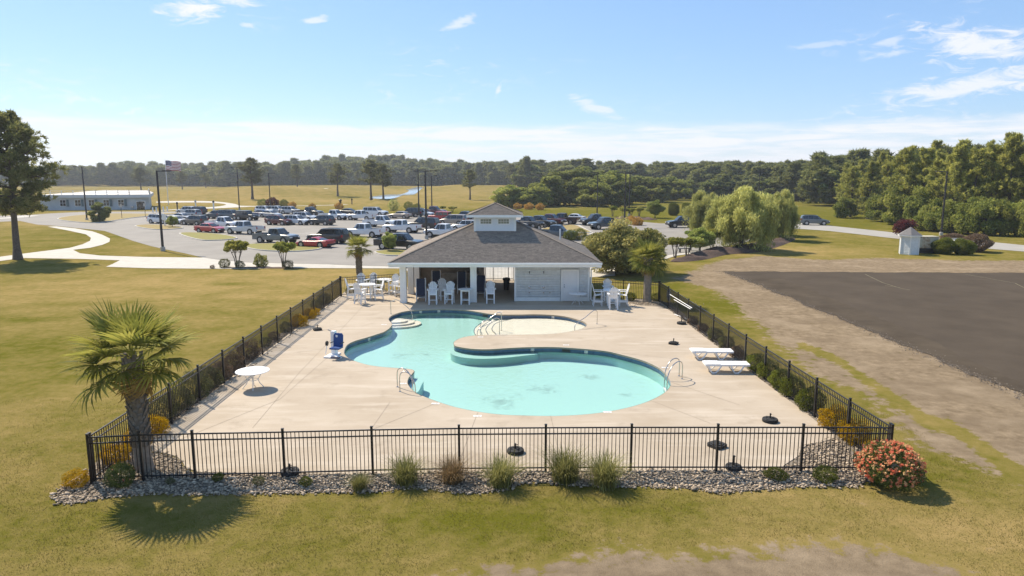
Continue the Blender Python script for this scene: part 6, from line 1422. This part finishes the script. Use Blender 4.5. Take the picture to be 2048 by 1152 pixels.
# ------------------------------------------------------------------ trees
random.seed(33)
PINE_HERO = pine_parts(14.4, 0.30, 5.0, 95, 26, 15, L_pine, 0.12, 0.45, 0.5, 0.42)
g = G(36, 519); tree_obj('pine_tree', 'big dark loblolly pine on the lawn at the left edge', 'tree', g, 2.2, 1.0, PINE_HERO)
PINES = [pine_parts(13.5, 0.36, 4.3, 60, 16, 11, L_pine2, 0.0, 0.5, 0.2, 0.5), pine_parts(12.5, 0.42, 3.6, 52, 16, 11, L_pine2, 0.0, 0.45, -0.2, 0.5)]
for i, (px, py, yt, lab) in enumerate([(505, 399, 320, 'leftmost tall pine on the golf course, beside a double lamp post'), (595, 384, 331, 'slender pine on the golf course, second from the flagpole'), (676, 395, 330, 'full-crowned pine at the bend of the golf pond'), (743, 404, 323, 'tallest of the two close-set pines by the pond'),
      (767, 402, 331, 'slimmer of the two close-set pines by the pond'), (940, 400, 342, 'lone pine above the cupola'), (1023, 383, 331, 'dark pine at the edge of the mid-distance thicket'), (1057, 383, 334, 'second dark pine at the edge of the mid-distance thicket'), (283, 385, 338, 'far pine behind the clubhouse roof'),
      (365, 383, 345, 'far pine just right of the flagpole'), (412, 381, 347, 'small far pine between flagpole and double lamp'), (716, 380, 343, 'far pine behind the close-set pair')]):
    g = G(px, py); z = float(terrain(g.x, g.y)); P_ = PINES[i % 2]; H_ = height_at(px, yt, g.y) - z; s = H_ / (13.5 if i % 2 == 0 else 12.5)
    tree_obj('pine_tree', lab, 'tree', (g.x, g.y, z), i * 1.3, (s * 1.3, s * 1.3, s), P_, 'pines on the golf course')
BROAD = [broad_parts(9, 3.5, 4.2, 3.7, 44, 13000, 0.32, L_green, 0.2, clump_r=0.36), broad_parts(9, 3.3, 4.4, 3.8, 40, 13000, 0.32, L_dark, 0.2, clump_r=0.36), broad_parts(8, 3.7, 3.6, 3.0, 40, 12000, 0.32, L_green, 0.2, clump_r=0.36)]
for i, (px, py, yt, w_, k) in enumerate([(1018, 414, 372, 58, 0), (1062, 414, 368, 72, 2), (1100, 412, 352, 80, 1), (1130, 410, 338, 90, 1), (1165, 411, 355, 66, 2), (1190, 413, 362, 60, 0), (1222, 408, 345, 80, 0), (1250, 414, 358, 62, 1), (1300, 404, 352, 88, 1), (1345, 400, 356, 62, 0), (1275, 400, 350, 70, 2), (1160, 400, 336, 90, 0), (1215, 398, 338, 80, 2), (1372, 397, 360, 50, 1)]):
    g = G(px, py); H_ = height_at(px, yt, g.y); r_ = w_ / 2 / FPX * g.y
    tree_obj('thicket_tree', '%s tree from the left in the leafy thicket beyond the car park' % ORD[i], 'tree', g, i * 1.7, (r_ / 3.6 * 1.05, r_ / 3.6 * 1.05, H_ / 8.4), BROAD[k], 'trees of the mid-distance thicket')
WILLOW = [broad_parts(9.5, 3.7, 4.4, 4.8, 85, 36000, 0.16, L_willow, 0.20, hang=1, elong=3.4, shell=0.25, clump_r=0.21), broad_parts(9, 3.2, 3.6, 5.2, 40, 16000, 0.22, leafmat('pale_tree_leaves', (0.07, 0.095, 0.020), (0.20, 0.205, 0.06), 0.42), 0.16, elong=1.7)]
for i, (px, py, yt, w_, k, lab) in enumerate([(1482, 500, 366, 165, 0, 'pale green weeping willow at the edge of the tarmac'), (1560, 480, 374, 92, 0, 'slimmer willow at the right, with a leaning pale trunk'), (1405, 470, 376, 95, 0, 'hazy pale green tree behind the left side of the willow'), (1540, 470, 384, 90, 1, 'bright green tree between the two willows'), (1400, 505, 452, 66, 1, 'small bright green tree in front of the black SUV'), (1310, 436, 398, 40, 1, 'spindly young tree beyond the tarmac'), (778, 503, 462, 34, 1, 'thin young tree on the small island by the roof'), (345, 455, 430, 26, 1, 'sapling on the small kerbed island')]):
    g = G(px, py); H_ = height_at(px, yt, g.y); r_ = w_ / 2 / FPX * g.y; h0, r0 = ((9.4, 4.6), (9.2, 4.2))[k]
    tree_obj('willow_tree' if k == 0 else 'young_tree', lab, 'tree', g, i * 2.1, (r_ / r0, r_ / r0, H_ / h0), WILLOW[k])
BUSH = broad_parts(4.6, 2.75, 2.0, 2.15, 130, 52000, 0.14, L_olive, 0.16, shell=0.62, clump_r=0.27, stems=3)
g = G(1258, 553); tree_obj('large_bush', 'huge rounded olive green bush behind the right end of the pool house', 'bush', (g.x, g.y + 1.8, 0), 0.4, (1.22, 1.0, 1.0), BUSH)
MYR = [broad_parts(2.6, 1.0, 0.42, 2.0, 26, 4600, 0.11, L_myrtle, 0.035, stems=5, clump_r=0.30, shell=0.3), broad_parts(2.5, 1.05, 0.40, 1.95, 24, 4200, 0.11, L_myrtle, 0.035, stems=5, clump_r=0.30, shell=0.3)]
for i, (px, py, yt, w_, lab) in enumerate([(475, 534, 480, 52, 'crape myrtle on the verge, left of a pair'), (568, 534, 480, 48, 'crape myrtle on the verge, right of a pair'), (1350, 516, 474, 40, 'crape myrtle nearest the right palm'), (1374, 513, 473, 42, 'crape myrtle second from the right palm'), (1424, 502, 458, 44, 'crape myrtle on the mulch mound, third from the right palm'),
      (1462, 495, 476, 26, 'low crape myrtle under the willow'), (1546, 480, 452, 34, 'crape myrtle at the far end of the mulch bed'), (1225, 433, 410, 22, 'far crape myrtle, first in the row beyond the car park'), (1247, 434, 414, 20, 'far crape myrtle, second in the row beyond the car park'), (1262, 434, 415, 20, 'far crape myrtle, third in the row beyond the car park'), (1278, 434, 414, 20, 'far crape myrtle, fourth in the row beyond the car park'),
      (886, 424, 411, 14, 'far crape myrtle on the golf verge, left of a pair'), (905, 425, 413, 18, 'far crape myrtle on the golf verge, right of a pair')]):
    g = G(px, py); H_ = height_at(px, yt, g.y); r_ = w_ / 2 / FPX * g.y; tree_obj('crape_myrtle', lab, 'small tree', g, i * 1.1, (r_ / 1.12, r_ / 1.12, H_ / 2.55), MYR[i % 2], 'crape myrtles')
g = G(199, 444); tree_obj('round_tree', 'small dark round tree on the drive island', 'small tree', g, 0.5, (0.5, 0.5, height_at(199, 404, g.y) / 8.6), BROAD[1])
for px, py, r, ms, lab in [(521, 534, .62, [shrub_mesh('verge_foliage', 3000, 0.10, L_myrtle, 1.05, 0.2)], 'upright young shrub on the verge between the crape myrtles'), (449, 535, .55, SH_dull, 'rounded grey-green tuft left of the first crape myrtle'), (480, 536, .45, SH_dull, 'low tuft at the foot of the first crape myrtle'), (576, 537, .5, SH_dull, 'low tuft at the foot of the second crape myrtle'), (425, 537, .22, SH_brown, 'tiny reddish plant at the end of the verge bed'),
                           (1347, 431, 1.15, SH_big, 'dark green cone shrub beyond the tarmac, left of a pair'), (1373, 428, 1.1, SH_big, 'dark green cone shrub beyond the tarmac, right of a pair')]:
    shrub(px, py, r, ms, lab, h=r * (1.5 if py < 440 else 1.0))
L_fire = leafmat('rusty_hedge_leaves', (0.10, 0.065, 0.015), (0.27, 0.16, 0.04), 0.3); SH_fire = [shrub_mesh('fire_foliage', 2200, 0.10, L_fire, 0.7, 0.2)]; SH_red = [shrub_mesh('red_foliage', 3000, 0.10, L_red, 0.8, 0.22)]
for i, (px, py, r, ms, lab) in enumerate([(525, 413, 1.3, SH_box, 'low green shrub left of the red one at the far kerb'), (546, 415, 1.7, SH_red, 'maroon shrub around the lamp at the far kerb'), (568, 414, 1.3, SH_box, 'low green shrub right of the maroon one'), (585, 415, 1.1, SH_fire, 'rusty orange shrub, first from the maroon shrub'), (625, 417, 1.0, SH_fire, 'rusty orange shrub behind the black pickup'), (678, 418, 1.2, SH_fire, 'rusty orange shrub behind the white pickups'),
      (816, 418, 1.2, SH_box, 'low green shrub left of the rear lamp post'), (833, 420, 1.0, SH_box, 'low green shrub under the rear lamp post'), (1035, 418, 1.1, SH_fire, 'rusty shrub right of the cupola, nearest to it'), (1058, 419, 1.2, SH_fire, 'rusty shrub second right of the cupola'), (1080, 420, 1.2, SH_fire, 'rusty shrub third right of the cupola'),
      (1262, 449, 1.1, SH_fire, 'orange bush above the big round bush, left of a pair'), (1276, 451, 1.0, SH_fire, 'orange bush above the big round bush, right of a pair'), (786, 421, 1.3, [shrub_mesh('pale_foliage', 1500, 0.12, L_willow, 1.1, 0.3)], 'pale young shrub on the golf verge'), (37, 425, 1.6, SH_red, 'maroon shrub seen past the big pine'), (1160, 480, 1.0, SH_box, 'low hedge shrub above the right roof slope'), (1140, 481, 0.9, SH_box, 'second low hedge shrub above the right roof slope')]):
    shrub(px, py, r, ms, lab)
g = G(1812, 478); RM = broad_parts(3, 2.0, 1.0, 1.9, 26, 6000, 0.16, L_red, 0.08, stems=3); tree_obj('maroon_maple', 'maroon-leaved ornamental maple behind the kiosk', 'small tree', g, 0, (0.78, 0.78, 0.85), RM)
for px, py, r, h_, ms, lab in [(1888, 508, 1.2, 1.15, SH_big, 'clipped green hedge bush right of the generator'), (1925, 509, 1.15, 1.1, SH_big, 'clipped green hedge bush right of the utility cabinet'), (1950, 503, 1.7, 1.35, SH_bigbrown, 'brownish leaning hedge bush at the end of the generator screen'), (1906, 489, 1.6, .95, SH_bigbrown, 'low brownish hedge behind the generator screen')]: shrub(px, py, r, ms, lab, h=h_)
# mulch mounds under the willows
def mound(name, px, w_, h_, label=None):
    P = spline([tuple(G(x, y)[:2]) for x, y in px], 10, False); n = len(P); V = []; m = 9
    for i, p in enumerate(P):
        d = Vector(P[min(i + 1, n - 1)]) - Vector(P[max(i - 1, 0)]); d.normalize(); nn = Vector((-d.y, d.x)); e = math.sin(math.pi * min(1, (i + 0.2) / (n - 0.6))) ** 0.5
        for j in range(m):
            u = -1 + 2 * j / (m - 1); V.append((p[0] + nn.x * u * w_ * e, p[1] + nn.y * u * w_ * e, max(0.0, h_ * e * (1 - u * u) * (0.75 + 0.35 * math.sin(i * 0.7 + j) + 0.2 * rng.random())) + 0.01))
    F_ = [(i * m + j, (i + 1) * m + j, (i + 1) * m + j + 1, i * m + j + 1) for i in range(n - 1) for j in range(m - 1)]
    return tag(link(name, npmesh(name, V, F_, M_mulch, smooth=True)), kind='structure')
mound('mulch_bed', [(1345, 524), (1385, 518), (1430, 507), (1480, 503), (1520, 495), (1560, 484), (1585, 476)], 1.7, 0.65)
mound('mulch_strip', [(1228, 436), (1260, 438), (1290, 439), (1312, 440)], 2.0, 0.5); mound('verge_mulch', [(437, 536.5), (500, 535.5), (560, 536), (600, 536.5)], 0.5, 0.08)
# roadside pine wood on the right: trees one can tell apart, then the mass behind
WOOD = [pine_parts(13, 0.10, 3.9, 90, 16, 11, L_wood, 0.0, 0.35, 0.2, 0.46, low=0.8), pine_parts(12, 0.06, 3.6, 90, 16, 11, L_wood, 0.05, 0.30, -0.2, 0.46, low=0.85), pine_parts(14, 0.14, 3.7, 90, 16, 11, L_wood, 0.0, 0.4, 0.3, 0.46, low=0.75)]
WB = [broad_parts(6, 3.0, 2.6, 2.8, 30, 9000, 0.24, L_green, 0.12, stems=2), broad_parts(5, 2.6, 2.0, 2.2, 28, 8000, 0.22, leafmat('wood_edge_leaves', (0.06, 0.076, 0.014), (0.185, 0.178, 0.042), 0.4), 0.1, stems=2)]
wl_ = [(1700, 434, 333), (1735, 438, 325), (1770, 438, 318), (1800, 448, 306), (1838, 450, 300), (1870, 455, 305), (1905, 458, 300), (1940, 460, 297), (1975, 460, 290), (2012, 462, 280), (2050, 464, 277), (2095, 468, 275), (2150, 470, 270), (1760, 424, 312), (1815, 426, 300), (1865, 430, 292), (1920, 432, 288), (1965, 434, 286), (2010, 436, 278), (2060, 440, 272), (2120, 442, 275), (1690, 420, 330), (1720, 418, 322)]
for i, (px, py, yt) in enumerate(wl_):
    g = G(px, py); H_ = height_at(px, yt, g.y) * random.uniform(0.96, 1.04); k = i % 3; row = 'front' if i < 13 else 'second'
    tree_obj('pine_tree', 'pine in the roadside wood, %s from the open field in the %s row' % (ORD[i if i < 13 else i - 13], row), 'tree', g, i * 1.9, (H_ / (13, 12, 14)[k] * random.uniform(0.85, 1.0),) * 2 + (H_ / (13, 12, 14)[k],), WOOD[k], 'pines of the roadside wood')
for i, (px, py, yt, w_) in enumerate([(1765, 443, 395, 60), (1800, 449, 378, 70), (1838, 455, 385, 64), (1868, 461, 402, 60), (1905, 466, 410, 60), (1935, 468, 400, 66), (1968, 470, 408, 64), (2000, 471, 405, 60), (2030, 472, 412, 64), (2065, 475, 410, 60), (1690, 436, 400, 40), (1785, 449, 420, 46), (1850, 462, 428, 50)]):
    g = G(px, py); H_ = height_at(px, yt, g.y); r_ = w_ / 2 / FPX * g.y; k = i % 2
    tree_obj('understorey_bush', '%s leafy bush at the foot of the roadside wood' % ORD[i], 'bush', g, i * 2.3, (r_ / 3.0, r_ / 3.0, H_ / (5.3, 4.3)[k]), WB[k], 'bushes at the foot of the roadside wood')

# ------------------------------------------------------------------ the far wood: one mass of crowns to the skyline
def far_wood():
    V = []; A = []; F_ = []; tot = 0
    def crowns(n, xr, yr, hr, dens=230, pine=0.7):
        nonlocal tot
        for i in range(n):
            x = rng.uniform(*xr) if not callable(xr) else 0; y = rng.uniform(*yr)
            yield x, y, rng.uniform(*hr)
    pts = []
    def band(px0, px1, base0, base1, depth, n, hr):      # a belt of wood whose near edge runs between two ground points
        a, b_ = G(px0, base0), G(px1, base1)
        for i in range(n):
            t = rng.random(); d = depth * rng.random() ** 1.3; p = a.lerp(b_, t); k = (p.y + d) / p.y; pts.append((p.x * k + rng.normal(0, 2), p.y + d, rng.uniform(*hr)))
    band(-160, 480, 372, 373, 180, 480, (12.5, 17.5)); band(440, 900, 374, 373, 160, 400, (14, 19)); band(820, 1120, 374, 375, 200, 300, (13, 17.5))
    band(560, 930, 369.5, 369.5, 200, 300, (18, 23)); band(660, 800, 369, 369, 150, 100, (23, 27)); band(240, 520, 370, 370, 150, 160, (16, 20.5)); band(960, 1140, 369, 369, 150, 120, (18, 22))
    band(1040, 1430, 384, 386, 320, 480, (11, 16)); band(1380, 1640, 389, 398, 360, 520, (10, 14.5)); band(1560, 1800, 400, 412, 300, 420, (10, 13.5)); band(1640, 2300, 412, 425, 220, 420, (11.5, 16)); band(1100, 2100, 370, 372, 500, 420, (14, 19))
    band(1420, 1560, 400, 402, 40, 40, (5, 9))
    return np.array(pts)
L_far = leafmat('far_wood_leaves', (0.030, 0.037, 0.012), (0.096, 0.096, 0.030), 0.35, gain=3.1)
L_far2 = leafmat('far_spring_leaves', (0.045, 0.060, 0.014), (0.125, 0.130, 0.036), 0.3, gain=2.2)
FARM = [pine_parts(10, 0.05, 2.5, 80, 11, 9, L_far, 0.0, 0.45, 0.2, 0.62, low=0.9)[1][1], pine_parts(10, 0.05, 2.2, 80, 11, 9, L_far, 0.05, 0.35, -0.2, 0.6, low=0.9)[1][1], broad_parts(10, 2.5, 4.6, 4.6, 40, 5200, 0.42, L_far, clump_r=0.36)[1][1], broad_parts(10, 2.8, 4.5, 4.3, 36, 5200, 0.42, L_far2, clump_r=0.36)[1][1]]
def scatter(name, P, meshes, weights, label, cat):
    """one mass of crowns standing at the points P (x, y, height)"""
    n = len(P); me_ = bpy.data.meshes.new(name); me_.vertices.add(n); zz = np.array([float(terrain(p[0], p[1])) for p in P])
    me_.vertices.foreach_set('co', np.column_stack([P[:, 0], P[:, 1], zz]).astype(np.float32).ravel())
    kx = rng.choice(len(meshes), n, p=weights)
    sc = np.column_stack([P[:, 2] / 10 * rng.uniform(1.2, 1.9, n)] * 2 + [P[:, 2] / 10]).astype(np.float32)
    for nm, ty, arr in (('sc', 'FLOAT_VECTOR', sc.ravel()), ('rz', 'FLOAT_VECTOR', np.column_stack([0 * zz, 0 * zz, rng.uniform(0, 6.3, n)]).astype(np.float32).ravel()), ('kx', 'INT', kx.astype(np.int32))):
        a = me_.attributes.new(nm, ty, 'POINT'); a.data.foreach_set('vector' if ty == 'FLOAT_VECTOR' else 'value', arr)
    ob = link(name, me_); tag(ob, label, cat, kind='stuff')
    ng = bpy.data.node_groups.new(name + '_crowns', 'GeometryNodeTree'); ng.interface.new_socket('Geometry', in_out='INPUT', socket_type='NodeSocketGeometry'); ng.interface.new_socket('Geometry', in_out='OUTPUT', socket_type='NodeSocketGeometry')
    N = ng.nodes; gi = N.new('NodeGroupInput'); go = N.new('NodeGroupOutput'); jn = N.new('GeometryNodeJoinGeometry')
    def attr(nm, ty): q = N.new('GeometryNodeInputNamedAttribute'); q.data_type = ty; q.inputs['Name'].default_value = nm; return q.outputs['Attribute']
    for k, m_ in enumerate(meshes):
        src = bpy.data.objects.new('crown_pattern', m_)
        oi = N.new('GeometryNodeObjectInfo'); oi.inputs['Object'].default_value = src; oi.inputs['As Instance'].default_value = True
        cmp_ = N.new('FunctionNodeCompare'); cmp_.data_type = 'INT'; cmp_.operation = 'EQUAL'; ng.links.new(attr('kx', 'INT'), cmp_.inputs[2]); cmp_.inputs[3].default_value = k
        ip = N.new('GeometryNodeInstanceOnPoints'); ng.links.new(gi.outputs[0], ip.inputs['Points']); ng.links.new(cmp_.outputs[0], ip.inputs['Selection']); ng.links.new(oi.outputs['Geometry'], ip.inputs['Instance'])
        er = N.new('FunctionNodeEulerToRotation'); ng.links.new(attr('rz', 'FLOAT_VECTOR'), er.inputs[0]); ng.links.new(er.outputs[0], ip.inputs['Rotation'])
        ng.links.new(attr('sc', 'FLOAT_VECTOR'), ip.inputs['Scale']); ng.links.new(ip.outputs[0], jn.inputs[0])
    ng.links.new(jn.outputs[0], go.inputs[0]); md = ob.modifiers.new('crowns', 'NODES'); md.node_group = ng
    return ob
scatter('far_forest', far_wood(), FARM, [0.26, 0.20, 0.28, 0.26], 'continuous dark green wood along the horizon', 'forest')
# ------------------------------------------------------------------ the air
hz = bpy.data.materials.new('thin_haze'); hz.use_nodes = True; hn = hz.node_tree.nodes; hn.clear()
pv = hn.new('ShaderNodeVolumePrincipled'); pv.inputs['Color'].default_value = (0.86, 0.92, 1.0, 1); pv.inputs['Density'].default_value = 0.00026; pv.inputs['Anisotropy'].default_value = 0.3
ho = hn.new('ShaderNodeOutputMaterial'); hz.node_tree.links.new(pv.outputs[0], ho.inputs['Volume'])
HAZE = True
if HAZE:
    tag(MB().box((0, 1600, 17), (9000, 3800, 38)).build('haze', hz), 'thin pale air over the fields', 'haze', kind='stuff')
